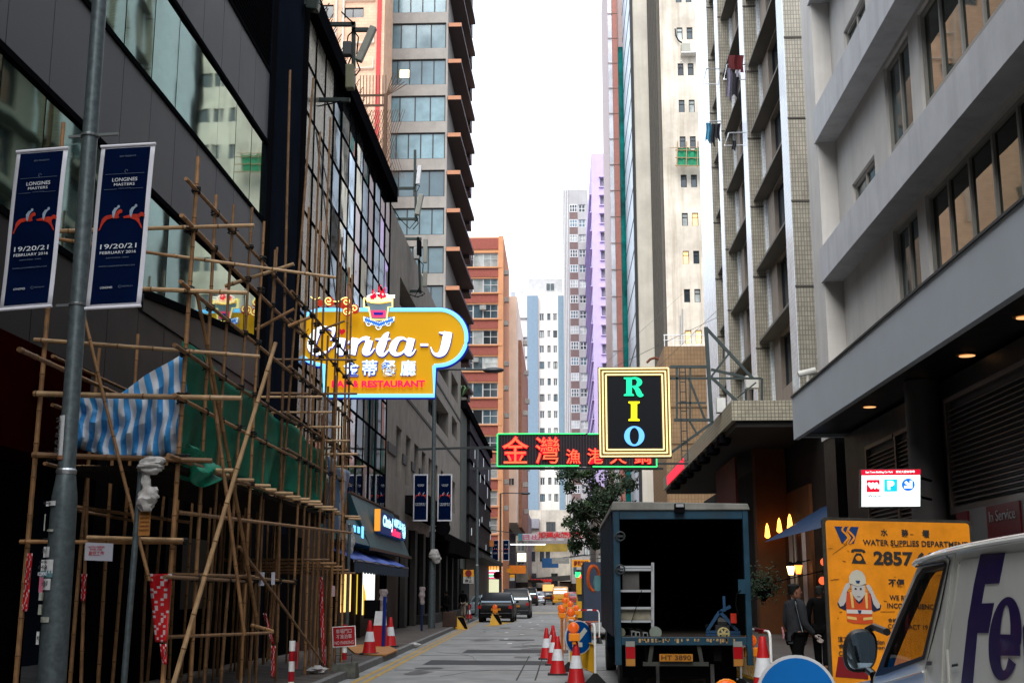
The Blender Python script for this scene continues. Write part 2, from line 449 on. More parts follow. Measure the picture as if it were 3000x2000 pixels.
# ================================================================ LEFT SIDE BUILDINGS
# --- grey panelled building with two glass bands
PAN = mat('grey metal cladding', (0.074, 0.074, 0.082), 0.5, 0.0, var=0.12, scale=0.8)
MIRG = mat('green tinted mirror glass', (0.19, 0.30, 0.245), 0.03, 0.96, var=0.12, scale=0.6, wave=0.05)
r = thing('office_building', 'dark grey panelled building with two bands of green reflective glass beside the scaffold', 'building', (-10, 16, 0))
x = -7.0
b = B()
b.box(-16, -7.3, -30, 28.05, 3.9, 26); b.box(-7.3, -7.0, -30, 2.1, .13, 26); b.build('wall', DARK, r)
pitch = 1.36; y0 = 28.05 - 19 * pitch
joints = [y0 + i * pitch for i in range(20)]
for zz0, zz1 in ((3.95, 6.25), (8.38, 10.12), (12.2, 13.9)):
    b = B()
    for i in range(19): b.box(-7.25, x, joints[i] + .012, joints[i + 1] - .012, zz0, zz1)
    b.build('wall_panel', mat('darker metal cladding', (0.026, 0.025, 0.026), .5, var=.15, spec=.08) if zz0 < 5 else PAN, r)  # lowest panel band darker than the bands above
b = B()
for zz in (6.25, 8.28, 10.12, 12.1, 13.9): b.box(-7.2, x + .03, joints[0], 28.05, zz, zz + .1)
b.build('trim', BLACK, r)
for zz0, zz1 in ((6.35, 8.28), (10.22, 12.1)):
    for i in range(19):
        g = B(); tl = random.uniform(-.006, .006)
        g.hexa(((-7.12, joints[i] + .022, zz0), (x - .02 + tl, joints[i] + .022, zz0), (x - .02 - tl, joints[i + 1] - .022, zz0), (-7.12, joints[i + 1] - .022, zz0), (-7.12, joints[i] + .022, zz1), (x - .02 + tl, joints[i] + .022, zz1), (x - .02 - tl, joints[i + 1] - .022, zz1), (-7.12, joints[i + 1] - .022, zz1)))
        g.build('window', MIRG, r)
b = B(); b.hexa(((-7.05, 20.0, 6.2), (-6.962, 20.0, 6.2), (-6.962, 28.05, 6.2), (-7.05, 28.05, 6.2), (-7.05, 20.0, 6.5), (-6.962, 20.0, 6.5), (-6.962, 28.05, 7.3), (-7.05, 28.05, 7.3))); b.build('wall_panel', mat('darker metal cladding', (0.026, 0.025, 0.026)), r)
b = B(); b.bar((-6.95, 20, 6.5), (-6.95, 28.05, 7.3), .06, .14); b.build('trim', BLACK, r)
b = B()
for k in range(60): b.box(-7.2, x, joints[0], 28.05, 14.02 + k * .11, 14.02 + k * .11 + .05)
b.build('louvre', BLACK, r)
b = B(); b.box(-16, -7.5, -30, 17.5, .1, 3.95); b.build('shopfront', DARK, r)
b = B(); b.box(-7.18, x - .06, 17.5, 27.9, .13, 3.9); b.build('shutter', mat('shutter toned for shade', (0.004, 0.004, 0.004), 0.7, var=0.3, spec=0), r)  # shutter colour lowered to hold the ground floor's shade
b = B(); b.box(-7.3, -6.6, 6, 17.0, 3.3, 4.65); b.build('signboard', mat('dark red fascia', (0.020, 0.0015, 0.0015), 0.6, var=0.2, spec=0), r)
parts('pier', [(-7.0, -6.85, yy, yy + .5, .13, 3.9) for yy in (18.5, 22, 25.2)], mat('shade toned granite', (0.006, 0.005, 0.005), 0.6, spec=0), r)  # pier colour also carries the ground floor shade
b = B(); b.box(-7.0, -6.96, 22.4, 24.6, 1.3, 2.6); b.build('notice_board', mat('dim notice board', (0.02, 0.018, 0.012), 0.6, var=0.3), r)
# --- black wall pier between the two glass fronts
r = thing('pier_building', 'narrow black windowless wall between grey panelled building and glass fronted building', 'building', (-8, 30, 0))
b = B(); b.box(-14, -6.98, 28.1, 31.85, 0, 24); b.build('wall', mat('black navy wall', (0.007, 0.009, 0.014), 0.5, var=0.25, scale=.7, spec=0), r)
b = B(); b.box(-6.98, -6.9, 28.1, 28.28, 0, 24); b.box(-6.98, -6.88, 31.6, 31.85, 3, 24); b.build('trim', BLACK, r)
# --- glass curtain building
MIRD = mat('dark mirror glass', (0.13, 0.14, 0.155), 0.03, 0.97, var=0.08, scale=0.5, wave=0.05)
MIRW = mat('mirror glass brightened for reflection', (0.80, 0.86, 0.92), 0.03, 0.98, var=0.06, scale=0.5, wave=0.10)  # pane colour brightened where the white tower's reflection falls
MIRB = mat('beige blind behind glass', (0.20, 0.18, 0.145), 0.25, var=0.35, scale=1.0, spec=0.7)
r = thing('glass_building', 'black framed glass building with heavy slanting parapet and roof spikes', 'building', (-8, 40, 0))
b = B(); b.box(-15, -7.2, 31.9, 49.2, 0, 17.4); b.build('wall', DARK, r)
ny, nz, ya, yb, za, zb = 12, 9, 31.95, 49.1, 4.7, 17.5
b = B()
for i in range(ny + 1): y = ya + (yb - ya) * i / ny; w = .07 if i % 3 else .14; b.box(-7.1, -6.975, y - w / 2, y + w / 2, za, zb)
b.build('mullion', BLACK, r)
b = B()
for j in range(nz + 1): z = za + (zb - za) * j / nz; b.box(-7.1, -6.98, ya, yb, z - .04, z + .04)
b.build('transom', BLACK, r)
for i in range(ny):
    y0_, y1_ = ya + (yb - ya) * i / ny + .08, ya + (yb - ya) * (i + 1) / ny - .08
    g = B()
    for j in range(nz):
        t = random.uniform(-.012, .012); z0_, z1_ = za + (zb - za) * j / nz + .05, za + (zb - za) * (j + 1) / nz - .05
        g.hexa(((-7.1, y0_, z0_), (-7.0 + t, y0_, z0_), (-7.0 - t, y1_, z0_), (-7.1, y1_, z0_), (-7.1, y0_, z1_), (-7.0 + t, y0_, z1_), (-7.0 - t, y1_, z1_), (-7.1, y1_, z1_)))
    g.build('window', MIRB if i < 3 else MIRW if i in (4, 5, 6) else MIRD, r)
b = B(); b.box(-7.4, -6.72, 31.9, 49.2, 17.42, 18.05); b.build('parapet', BLACK, r)
b = B()
for k in range(48):
    y = 32.2 + k * .35; b.bar((-7.2, y, 18.0), (-6.9 + .1 * (k % 2), y + .1, 18.75), .025, .025)
for z in (18.25, 18.5): b.bar((-7.1, 32, z), (-7.1, 49, z), .03, .03)
b.build('fence_spikes', mat('rusty spikes', (0.09, 0.05, 0.03), 0.8), r)
b = B()
p = [at(1055, 310, Y=49), at(1130, 310, Y=49)]
for z in (p[0].z, p[0].z + .45): b.bar((p[0].x, 49, z), (p[1].x, 49, z), .08, .08)
b.bar((p[1].x, 49, 17.5), (p[1].x, 49, p[0].z + .5), .14, .14)
for k in range(9):
    xx = p[0].x + (p[1].x - p[0].x) * k / 8; b.bar((xx, 49, p[0].z), (xx, 48.9, p[0].z + 1.3), .03, .03)
for k in range(6): b.bar((p[1].x, 49, p[0].z + .4), (p[1].x + .3 + .12 * k, 48.9, p[0].z + 1.4 - .1 * k), .025, .025)
for k in range(14):
    b.bar((p[0].x + .1 * k - .3, 49, p[0].z - .2), (p[0].x + .1 * k + .6, 49, p[0].z - 3.2), .018, .018); b.bar((p[0].x + .1 * k + .6, 49, p[0].z - .2), (p[0].x + .1 * k - .3, 49, p[0].z - 3.2), .018, .018)
b.build('climb_guard', mat('rusty spikes', (0.09, 0.05, 0.03)), r)
# --- concrete building with slit windows
CONC = mat('pinkish grey rendered concrete', (0.24, 0.21, 0.18), 0.85, var=0.22, scale=1.4, streak=0.35)
r = thing('concrete_building', 'low grey brown concrete building with deep slit windows and a dark canopy', 'building', (-9, 67, 0))
slots = [(51.9, 54.05), (55.2, 57.3), (58.4, 60.5), (61.6, 63.6), (64.8, 66.7), (68.1, 69.9), (71.4, 73.2), (74.6, 76.3)]
holes = [(a + .3, c, 6.35, 8.56) for a, c in slots] + [(64.5, 76.2, 10.9, 12.45), (78.6, 82.6, 11.5, 12.7), (69.5, 76.0, 14.0, 15.2), (78, 83, 14.0, 15.4), (79, 81.5, 6.6, 8.6), (52.5, 62, 13.9, 15.1), (52.5, 61, 10.9, 12.3)]
shell(r, -18, -7.0, 49.3, 85.3, 17.3, CONC, (), holes, 'L', depth=.7)
for h in holes: window(r, ('x', -7.0, -1), h[0], h[2], h[1] - h[0], h[3] - h[2], d=.66, cols=max(1, round((h[1] - h[0]) / 1.3)), frame=DFRAME)
b = B()
for z in (13.15, 10.2): b.box(-7.05, -6.96, 55, 85.3, z - .07, z + .07)
b.build('ledge', mat('dark groove strip', (0.06, 0.055, 0.05), 0.8), r)  # raised dark strips drawn in place of the wall's grooves
parts('plaque', [(-7.03, -6.93, a + .1, c, 7.15, 7.55) for a, c in [(49.4, 51.9)] + [(slots[i][1], slots[i + 1][0] + .3) for i in range(5)]], mat('dark spandrel', (0.03, 0.03, 0.03), 0.5), r)
parts('canopy', [(-7.1, -5.95, 55.5, 66, 5.05, 5.85), (-7.1, -6.2, 66, 85, 4.35, 4.75), (-7.1, -5.9, 69, 80, 3.7, 4.35)], mat('dark canopy', (0.009, 0.008, 0.008), 0.6, spec=0), r)
parts('pier', [(-7.0, -6.75, yy, yy + .9, .13, 4.4) for yy in (54, 57.5, 61, 65, 69, 73, 77, 81)], mat('dim stone pier', (0.03, 0.027, 0.024), 0.8, var=.25), r)
b = B(); b.box(-6.99, -6.97, 53.5, 85, .13, 4.4); b.build('shopfront', DARK, r)
b = B(); b.box(-7.0, -6.3, 60, 85, .13, .55); b.build('planter', mat('dim stone pier', (0.075, 0.07, 0.062)), r)
# a lantern sign disc by the second lamp post
b = B(); b.lathe([(.34, -.07), (.36, 0), (.34, .07)], at(1298, 1547, Y=60), 20, axis='y'); b.bar(at(1298, 1547, Y=60), at(1270, 1545, Y=60), .08, .12)
tag(b.build('round_sign', BLACK), 'black round sign seen from behind on the grey building', 'sign')
# --- dark louvred building
r = thing('louvre_building', 'dark building covered in black vertical fins with a potted palm on its roof', 'building', (-9, 100, 0))
b = B(); b.box(-18, -7.05, 85.4, 118, 0, 14.4); b.build('wall', mat('black green render', (0.009, 0.010, 0.009), 0.7, var=.2, spec=.2), r)
b = B(); b.box(-7.06, -6.95, 85.4, 90.5, 3.2, 14.6); b.build('pier', mat('grey green panel', (0.085, 0.095, 0.085), 0.7, var=.2, streak=.3), r)
parts('fin', [(-7.1, -6.75, 91 + k * .8, 91.22 + k * .8, 4.4, 14.1) for k in range(34)], mat('black fin', (0.009, 0.010, 0.011), 0.4, spec=.3), r)
b = B()
for k in range(5): b.box(-7.1, -6.68, 90.6, 118, 5 + k * 2, 5.18 + k * 2)
b.box(-7.3, -6.6, 85.4, 118, 14.1, 14.7); b.build('rail', BLACK, r)
b = B(); b.box(-7.2, -5.6, 88, 118, 4.0, 4.3); b.build('canopy', mat('grey awning', (0.03, 0.032, 0.03), 0.7), r)
b = B()
for k in range(16): y = 92 + k * 1.6 + random.random(); z = random.uniform(5, 12); b.box(-6.7, -6.66, y, y + .12, z, z + random.uniform(.3, 1.0))
b.build('lamp', mat('dim lamp strip', (0.6, 0.65, 0.7), emit=.35), r)
b = B(); b.box(-6.98, -6.9, 90, 118, .13, 4.0); b.build('shopfront', mat('dim shop', (0.02, 0.017, 0.015), 0.6, var=.4, scale=.8), r)
b = B(); b.box(-7.0, -6.4, 86.5, 94, .13, 2.9); b.build('kiosk', mat('stainless panel', (0.07, 0.075, 0.07), 0.4, 0.3), r)
# palm on the roof
r = thing('palm_plant', 'small green palm on the roof edge before the orange building', 'plant', (-7.1, 87, 14.6))
b = B(); b.lathe([(.3, 14.6), (.38, 15.1)], (-7.1, 87, 0), 10); b.build('pot', mat('pot', (0.2, 0.18, 0.15)), r)
b = B()
for k in range(16):
    a = k * 2.4; L_ = random.uniform(.7, 1.2); t = Vector((math.cos(a), math.sin(a), 0)); s_ = Vector((-t.y, t.x, 0)) * .07; c0 = Vector((-7.1, 87, 15.1))
    p1 = c0 + t * L_ * .5 + Vector((0, 0, .8)); p2 = c0 + t * L_ + Vector((0, 0, .45))
    b.poly([c0 - s_ * .3, c0 + s_ * .3, p1 + s_, p1 - s_]); b.poly([p1 - s_, p1 + s_, p2])
b.build('frond', mat('palm leaf', (0.04, 0.09, 0.03), 0.5), r)
# --- office tower with sun shades
TCON = mat('grey tower panels', (0.30, 0.275, 0.25), 0.8, var=0.15, scale=1.0, streak=.2)
TGL = mat('tower glass', (0.085, 0.155, 0.185), 0.08, var=0.45, scale=.25, spec=0.9, rand=.4)
TGL2 = mat('tower glass with blinds', (0.13, 0.22, 0.25), 0.12, var=0.4, scale=.4, spec=0.8, rand=.35)
r = thing('office_tower', 'grey tower with blue window bands and stepped brown sun shades down its street side', 'building', (-13, 108, 0))
fl = 3.34; zt = 49.95
fh = [(-14.95, -9.72, zt - k * fl - 2.35, zt - k * fl) for k in range(-3, 12)]
shell(r, -15.1, -9.55, 100, 116, 60.5, TCON, fh, (), 'L', depth=.25)
for i, h in enumerate(fh):
    window(r, ('y', 100, 1), h[0], h[2], h[1] - h[0], h[3] - h[2], d=.22, cols=(5, 4, 5, 4)[i % 4], frame=DFRAME, glass=(TGL, TGL2, TGL2)[(i * 2 + 1) % 3], bar=.09)
BRN = mat('brown sun shade', (0.060, 0.036, 0.030), 0.55, var=0.12)
ORE = mat('orange shade end', (0.42, 0.19, 0.105), 0.6, var=.1)
for k in range(-3, 12):
    z = zt - k * fl - .15
    b = B(); b.hexa(((-9.55, 99.9, z - .3), (-8.4, 99.9, z - .3), (-8.15, 113.5, z - .3), (-9.55, 113.5, z - .3), (-9.55, 99.9, z), (-8.4, 99.9, z), (-8.15, 113.5, z), (-9.55, 113.5, z)))
    f = b.build('sun_shade', BRN, r)
    b = B(); b.box(-9.5, -8.38, 99.82, 99.9, z - .32, z + .02); b.build('end_cap', ORE, f)
    b = B(); b.box(-9.62, -8.6, 113.6, 115.9, z - .6, z + .9); b.build('side_fin', BRN, f)
b = B()
for kx in range(4): b.lathe([(.09, 0), (.16, .05)], (-14 + kx * 1.1, 101.5, zt - .45), 10)
b.build('ceiling_light', mat('yellow downlight', (1.0, 0.62, 0.12), emit=4), r)
b = B(); b.box(-13.7, -12.9, 100.15, 100.2, 45.0, 45.7); b.build('ceiling_light', mat('warm panel light', (1, .8, .45), emit=2.2), r)
# --- peach block behind
PEACH = mat('peach tiled wall', (0.74, 0.46, 0.31), 0.75, var=0.14, scale=1.2, tile=(0.5, 0.25, 0.02, (0.62, 0.36, 0.24), 0.5), streak=.1)
r = thing('apartment_building', 'peach coloured block with a red pipe line and white pipes beyond the glass building', 'building', (-20, 97, 0))
ph = [(-19.8 + 0, -18.6, 48.1, 49.3), (-17.9, -16.1, 48.1, 49.0), (-18.4, -16.6, 42.0, 43.2), (-16.9, -16.0, 36.2, 37.2)]
shell(r, -27, -14.35, 95, 99.9, 62, PEACH, ph, (), 'L', depth=.2)
for h in ph: window(r, ('y', 95, 1), h[0], h[2], h[1] - h[0], h[3] - h[2], d=.16, cols=2, frame=DFRAME)
b = B(); b.box(-14.95, -14.6, 94.9, 95, 0, 62); b.build('pipe_casing', mat('red painted strip', (0.5, 0.05, 0.05), 0.6), r)
b = B()
for x_ in (-18.35, -17.75): b.tube([(x_, 94.85, 30), (x_, 94.85, 56)], .09, 6)
for z_ in (49.6, 43.6, 38.0, 45.8): b.tube([(-17.7, 94.85, z_), (-15.2, 94.85, z_)], .06, 6); b.tube([(-15.2, 94.85, z_), (-15.2, 94.85, z_ + .9)], .05, 6)
b.build('drain_pipe', mat('white plastic pipe', (0.62, 0.55, 0.48), 0.5), r)
# --- orange and brick red block
ORW = mat('orange painted render', (0.80, 0.37, 0.18), 0.75, var=0.12, scale=1.0, streak=.2)
BRK = mat('red mosaic spandrel', (0.40, 0.115, 0.085), 0.75, var=0.22, scale=8)
r = thing('apartment_building', 'orange and brick red apartment block with wide ribbon windows left of the street end', 'building', (-9, 138, 0))
f2 = 2.93; zr = 40.5
wh = [(-15.5, -6.95, zr - 1.9 - 1.6 - k * f2 + .1, zr - 1.9 - k * f2 + .1) for k in range(12)]
shell(r, -16, -6.35, 134, 149, zr, ORW, wh, (), 'L', depth=.3)
gl = [CURT, CURT, GLASSB, CURT, CURT2, GLASSB, GLASS, CURT, GLASS, GLASSB, GLASS, CURT]
for i, h in enumerate(wh):
    for j, (a, c, nc) in enumerate(((-15.5, -12.2, 3), (-12.2, -9.7, 3), (-9.7, -8.6, 1), (-8.6, -6.95, 2))):
        window(r, ('y', 134, 1), a, h[2], c - a, h[3] - h[2], d=.22, cols=nc, split=.55 if j in (1, 3) else None, frame=WFRAME, glass=(GLASS, GLASSB, gl[i], gl[(i + 3) % 12])[j], bar=.07)
    if i % 2 == 0: aircon(r, ('y', 134, 1), -10.2 + (i % 3) * .8, h[2] + .9, 1.1)
    b = B(); b.box(-16, -6.95, 133.93, 134, h[2] - f2 + 1.75, h[2] - .22); b.build('spandrel', BRK, r)
    b = B(); b.box(-16, -6.5, 133.75, 134, h[2] - .2, h[2] - .04); b.build('sill', ORW, r)
b = B(); b.box(-16, -6.5, 133.9, 134, zr - 1.4, zr - .15); b.build('spandrel', BRK, r)
b = B(); b.box(-6.9, -6.35, 133.8, 134, 0, zr + .1); b.build('pilaster', ORW, r)
for k in range(9): aircon(r, ('x', -6.35, -1), 135.5 + (k % 2), 36.5 - k * 3.4 + (k % 3) * .5, 1.2)
# --- blank cream slab hanging over the pavement
r = thing('apartment_building', 'blank cream wall overhanging the pavement beside the orange block', 'building', (-6.2, 160, 0))
b = B(); b.box(-6.95, -5.45, 150, 185, 9.8, 37.5); b.build('wall', mat('cream blank wall', (0.80, 0.67, 0.56), 0.8, var=.12, scale=.6, streak=.12), r)
b = B(); b.box(-5.45, -5.05, 155, 185, 9.5, 33); b.build('side_wall', mat('rust brown flank', (0.33, 0.15, 0.09), 0.8, var=.3), r)
b = B(); b.box(-16, -6.9, 150, 185, 0, 9.9); b.build('podium', mat('dark podium', (0.05, 0.045, 0.04), 0.7, var=.3), r)
for k in range(8): aircon(r, ('x', -4.9, -1), 156 + (k % 3) * 5, 32.5 - k * 3, 1.4)
for h in ((-6.55, 19.2), (-6.55, 14.2)): window(r, ('y', 150, 1), h[0], h[1], .8, .9, d=-.03, cols=2, frame=WFRAME)
# ================================================================ RIGHT SIDE BUILDINGS
# --- cream building with balcony bands and the deep grey canopy
CREAM = mat('warm grey plaster', (0.575, 0.55, 0.515), 0.75, var=0.12, scale=0.9, streak=0.28)
CREAM2 = mat('cool grey painted band', (0.52, 0.525, 0.54), 0.7, var=0.12, scale=1.2, streak=0.35)
FASC = mat('blue grey fascia', (0.44, 0.48, 0.52), 0.6, var=0.06, scale=1.0)
MIRY = mat('mirror glass tinted for reflection', (0.020, 0.034, 0.017), 0.03, 0.95, var=0.3, scale=.5, wave=0.06)  # dark green tint put in to tone the reflected tower
r = thing('office_building', 'warm grey building with slanting balcony bands and a deep blue grey canopy on the right', 'building', (8, 18, 0))
RX, RO = 6.95, 6.5
rows = []
for z0_ in (5.9, 9.95, 13.85, 17.75):
    zs_ = 7.72 if z0_ < 6 else z0_ + .55
    top = {5.9: 9.0, 9.95: 12.6}.get(z0_, z0_ + 2.7)
    rows.append((z0_, top))
holes = []
for z0_, top in rows:
    if z0_ < 6: holes += [(23.6, 25.4, 6.25, top), (17.2, 23.05, 6.25, top), (9.5, 16.6, 6.25, top)]
    else: holes += [(26.5, 28.65, z0_ + .1, z0_ + 1.15), (23.45, 25.35, z0_ + .1, top), (17.2, 22.8, z0_ + .1, top), (9.5, 16.6, z0_ + .1, top)]
b = B(); wall_holes(b, ('x', RX, 1), 2, 30.1, 5.2, 24, holes, .22)
b.box(RO, RX + .02, 30.1, 31.4, 5.3, 24); b.box(RX + .3, 14, -30, 31.4, 0, 24); b.box(RX, RX + .3, -30, 2.1, 5.2, 24)
b.build('wall', CREAM, r)
for h in holes:
    w = h[1] - h[0]; hh = h[3] - h[2]
    small = hh < 1.3
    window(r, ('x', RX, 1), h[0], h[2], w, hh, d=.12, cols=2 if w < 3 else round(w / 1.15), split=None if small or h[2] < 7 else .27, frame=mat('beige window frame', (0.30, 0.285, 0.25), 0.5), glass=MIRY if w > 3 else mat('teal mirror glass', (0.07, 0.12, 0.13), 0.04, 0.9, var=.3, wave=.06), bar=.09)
parts('balcony_band', [(RO - .06, RX + .01, 2, 30.25, z0_, z1_) for z0_, z1_ in ((9.1, 9.95), (12.72, 13.57), (16.5, 17.35))], CREAM2, r)
b = B(); b.box(5.5, 5.62, 2, 29.7, 5.15, 6.16); b.box(5.62, RX + .3, 29.55, 29.7, 5.2, 6.16); cf = b.build('canopy', FASC, r)
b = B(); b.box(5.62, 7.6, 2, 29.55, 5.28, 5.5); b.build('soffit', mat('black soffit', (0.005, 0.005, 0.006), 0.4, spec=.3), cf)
b = B(); b.box(5.47, 5.65, 2, 29.73, 6.16, 6.2); b.build('coping', DSTEEL, cf)
for (lx, ly) in ((6.17, 25.1), (6.35, 22.04), (6.37, 19.57), (6.28, 16.78)):
    q = B(); q.lathe([(.13, 5.262), (.15, 5.255), (.15, 5.275)], (lx, ly, 0), 16); dl = q.build('downlight', mat('brass ring', (0.5, 0.3, 0.12), 0.3, 0.8), r)
    q = B(); q.lathe([(.125, 5.25), (.02, 5.252)], (lx + .02, ly, 0), 14); q.build('bulb', mat('dim warm bulb', (1.0, 0.5, 0.2), emit=1.1), dl)
b = B(); b.box(RO + .05, RX + .3, 30.1, 31.4, .125, 5.3); b.box(6.62, 7.2, 2, 29.4, .125, 5.2); b.build('ground_wall', mat('shade toned granite wall', (0.010, 0.009, 0.008), 0.5, var=.2, spec=.3), r)  # wall colour darkened to stand for shade under the canopy
lv = mat('brown metal slat', (0.12, 0.095, 0.08), 0.4, 0.5, var=.1)
for (ya_, yb_, za_, zb_) in ((2, 21.3, 2.98, 4.75), (22.6, 24.6, 2.9, 4.6), (24.8, 27.0, 2.9, 4.6)):
    b = B(); n = int((zb_ - za_) / .085)
    for k in range(n): z = za_ + k * .085; b.hexa(((6.55, ya_, z), (6.62, ya_, z + .05), (6.62, yb_, z + .05), (6.55, yb_, z), (6.55, ya_, z + .018), (6.62, ya_, z + .062), (6.62, yb_, z + .062), (6.55, yb_, z + .018)))
    b.box(6.52, 6.62, ya_, yb_, za_ - .1, za_); b.box(6.52, 6.62, ya_, yb_, zb_, zb_ + .08)
    b.box(6.52, 6.62, yb_, yb_ + .1, za_ - .1, zb_ + .08)
    b.build('louvre', lv, r)
b = B(); b.lathe([(.3, .125), (.3, 5.25)], (6.35, 22.0, 0), 18); b.build('column', mat('dim grey column', (0.06, 0.055, 0.053), 0.5, var=.15), r, smooth=True)
# entry sign strip under the louvre
t = thing('fascia_sign', 'white and red car park entry strip under the brown louvre', 'sign', (6.5, 18, 2.4))
b = B(); b.box(6.48, 6.54, 10, 20.9, 2.3, 2.9); b.build('panel', mat('dim white panel', (0.13, 0.125, 0.12), 0.5, var=.15), t)
parts('red_panel', [(6.45, 6.48, 18.0, 19.4, 2.32, 2.88), (6.45, 6.48, 20.3, 20.9, 2.32, 2.88)], mat('dim red panel', (0.09, 0.004, 0.006), 0.5), t)
b = B(); b.box(6.45, 6.48, 17.3, 17.62, 2.42, 2.84); b.build('blue_panel', mat('dim blue panel', (0.02, 0.09, 0.2), 0.5), t)
TW = mat('sign white', (0.2, 0.2, 0.2), 0.5, var=0)
text('P', (6.44, 17.46, 2.63), (0, -1, 0), (0, 0, 1), .26, None, TW, t, depth=.004, bold=.02)
text('In Service', (6.44, 18.7, 2.72), (0, -1, 0), (0, 0, 1), .16, 1.1, TW, t)
text('Entry', (6.44, 16.75, 2.63), (0, -1, 0), (0, 0, 1), .22, .8, mat('grey letters', (0.12, 0.12, 0.12)), t)
# cctv tube lamp on the canopy corner
b = B(); c = at(2365, 1090, Y=30); b.tube([c + Vector((-.22, 0, -.05)), c + Vector((.2, 0, .05))], .075, 10); b.tube([c, c + Vector((0, 0, -.35))], .03, 6)
tag(b.build('floodlight', mat('off white casing', (0.55, 0.54, 0.5), 0.5)), 'pale tube floodlight on the top corner of the grey canopy', 'lamp')
# --- tiled column building
TILE = mat('olive beige mosaic tile', (0.30, 0.272, 0.205), 0.38, var=0.2, scale=2.0, tile=(0.095, 0.16, 0.014, (0.13, 0.11, 0.085), 0.0), streak=.15, spec=.6)
TILE_GLARE = mat('glossy tile with sky glare in colour', (0.72, 0.76, 0.79), 0.2, var=0.12, scale=2.5, spec=1.0, tile=(0.095, 0.16, 0.008, (0.45, 0.47, 0.48), 0.0))  # brighter tile copy, sky glare on the column sides put into its colour
BEIGE = mat('beige render recess', (0.26, 0.215, 0.175), 0.8, var=.15, streak=.35)
r = thing('apartment_building', 'beige tiled building of tall columns with laundry racks above a projecting canopy', 'building', (9, 52, 0))
XO, XI = 7.8, 8.45
ycols = [at(2306, 300, X=XO).y, at(2187, 300, X=XO).y, at(2111, 300, X=XO).y, at(2079, 300, X=XO).y]
Ya, Yz = ycols[0], ycols[3] + 4
b = B(); b.box(XI + .35, 18, Ya + .2, Yz + 6, 0, 40); b.build('wall', DARK, r)
for i, y in enumerate(ycols):
    b = B(); wd = 1.15 if i < 3 else 5
    b.hexa(((XO, y, 7), (XI + (5 if i == 0 else .3), y, 7), (XI + (5 if i == 0 else .3), y + wd, 7), (XO, y + wd, 7), (XO, y, 40), (XI + (5 if i == 0 else .3), y, 40), (XI + (5 if i == 0 else .3), y + wd, 40), (XO, y + wd, 40)))
    cobj = b.build('column', TILE, r)
    b = B(); b.box(XO - .03, XO - .001, y - .02, y + wd, 7.2, 40); b.build('column_side', TILE_GLARE, cobj)
    if i: b = B(); b.box(XI - .12, XI + .1, y - .25, y - .003, 8, 40); b.build('jamb', TILE_GLARE, cobj)
    parts('joint', [(XO - .02, XI + .28, y - .03, y - .004, 8.6 + k * 2.95 - (i % 2) * .4, 8.66 + k * 2.95 - (i % 2) * .4) for k in range(12)], mat('dark joint', (0.07, 0.06, 0.05), 0.8), cobj)
for i in range(3):
    y0_, y1_ = ycols[i] + 1.15, ycols[i + 1] - .25
    hs = [(y0_ + .5, y1_ - (1.5, 1.1, .9)[i], 9.2 + k * 2.95, 11.3 + k * 2.95) for k in range(9)]
    b = B(); wall_holes(b, ('x', XI, 1), y0_, y1_, 7, 40, hs, .25); b.build('recess_wall', BEIGE, r)
    for h in hs: window(r, ('x', XI, 1), h[0], h[2], h[1] - h[0], h[3] - h[2], d=.22, cols=3, frame=DFRAME)
    parts('ledge', [(XO + .12, XI, y0_, y1_ + .2, h[3] + .1, h[3] + .2) for h in hs], mat('ledge darkened for underside', (0.13, 0.12, 0.105), 0.7), r)  # ledge colour darkened to stand for the shaded underside
# canopy
b = B(); b.box(5.55, 9, Ya, 69, 7.1, 7.75); cn = b.build('canopy', mat('canopy tile', (0.36, 0.33, 0.24), 0.5, var=.2, tile=(0.12, 0.12, 0.012, (0.12, 0.10, 0.08), 0.0), streak=.3), r)
b = B(); b.box(5.7, 9, Ya + .15, 68.9, 6.9, 7.1); b.build('soffit', mat('dark soffit', (0.02, 0.018, 0.016), 0.8, var=.3), cn)  # soffit much darker than the canopy tile
parts('floodlight', [(5.5, 5.9, Ya + 3 + k * 3.2, Ya + 3.9 + k * 3.2, 6.72, 7.0) for k in range(7)], BLACK, cn)
# red light strip fixed along the far canopy edge
b = B(); b.box(5.50, 5.54, 57, 66, 7.14, 7.6); tag(b.build('neon_strip', mat('red neon glow strip', (1.0, 0.03, 0.06), emit=.9)), 'glowing red strip along the edge of the tiled canopy', 'sign')
# ground floor of the pub front and dark shops
r = thing('pub_front', 'dark pub front with orange wall lamps behind the walking men', 'shop', (8.5, 40, 0))
PUB = mat('pub ochre wall', (0.085, 0.03, 0.008), 0.7, var=.25, scale=1.5)
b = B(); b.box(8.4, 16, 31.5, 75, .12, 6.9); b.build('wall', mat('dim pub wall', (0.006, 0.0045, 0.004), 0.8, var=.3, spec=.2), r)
b = B(); b.box(8.3, 8.42, 42.5, 55, .12, 5.2); b.box(7.2, 8.35, 47.0, 47.6, .12, 6.9); b.build('front_wall', PUB, r)
b = B(); b.box(8.22, 8.31, 43.6, 45.0, 1.2, 3.8); b.box(8.22, 8.31, 46.0, 47.4, 1.2, 3.8); b.box(8.22, 8.31, 49, 51, 1.2, 3.8); b.build('window', GLASS, r)
b = B()
for y in (43.55, 45.0, 46.0, 47.4): b.box(8.18, 8.3, y - .05, y + .05, 1.1, 3.9)
b.build('window_frame', mat('dim white frame', (0.3, 0.26, 0.24), 0.6), r)
b = B(); b.hexa(((6.5, 32, 3.2), (6.53, 32, 3.2), (6.53, 41, 3.2), (6.5, 41, 3.2), (8.38, 32, 4.3), (8.4, 32, 4.3), (8.4, 41, 4.3), (8.38, 41, 4.3))); b.build('awning', mat('dark blue awning', (0.010, 0.03, 0.075), 0.6), r)
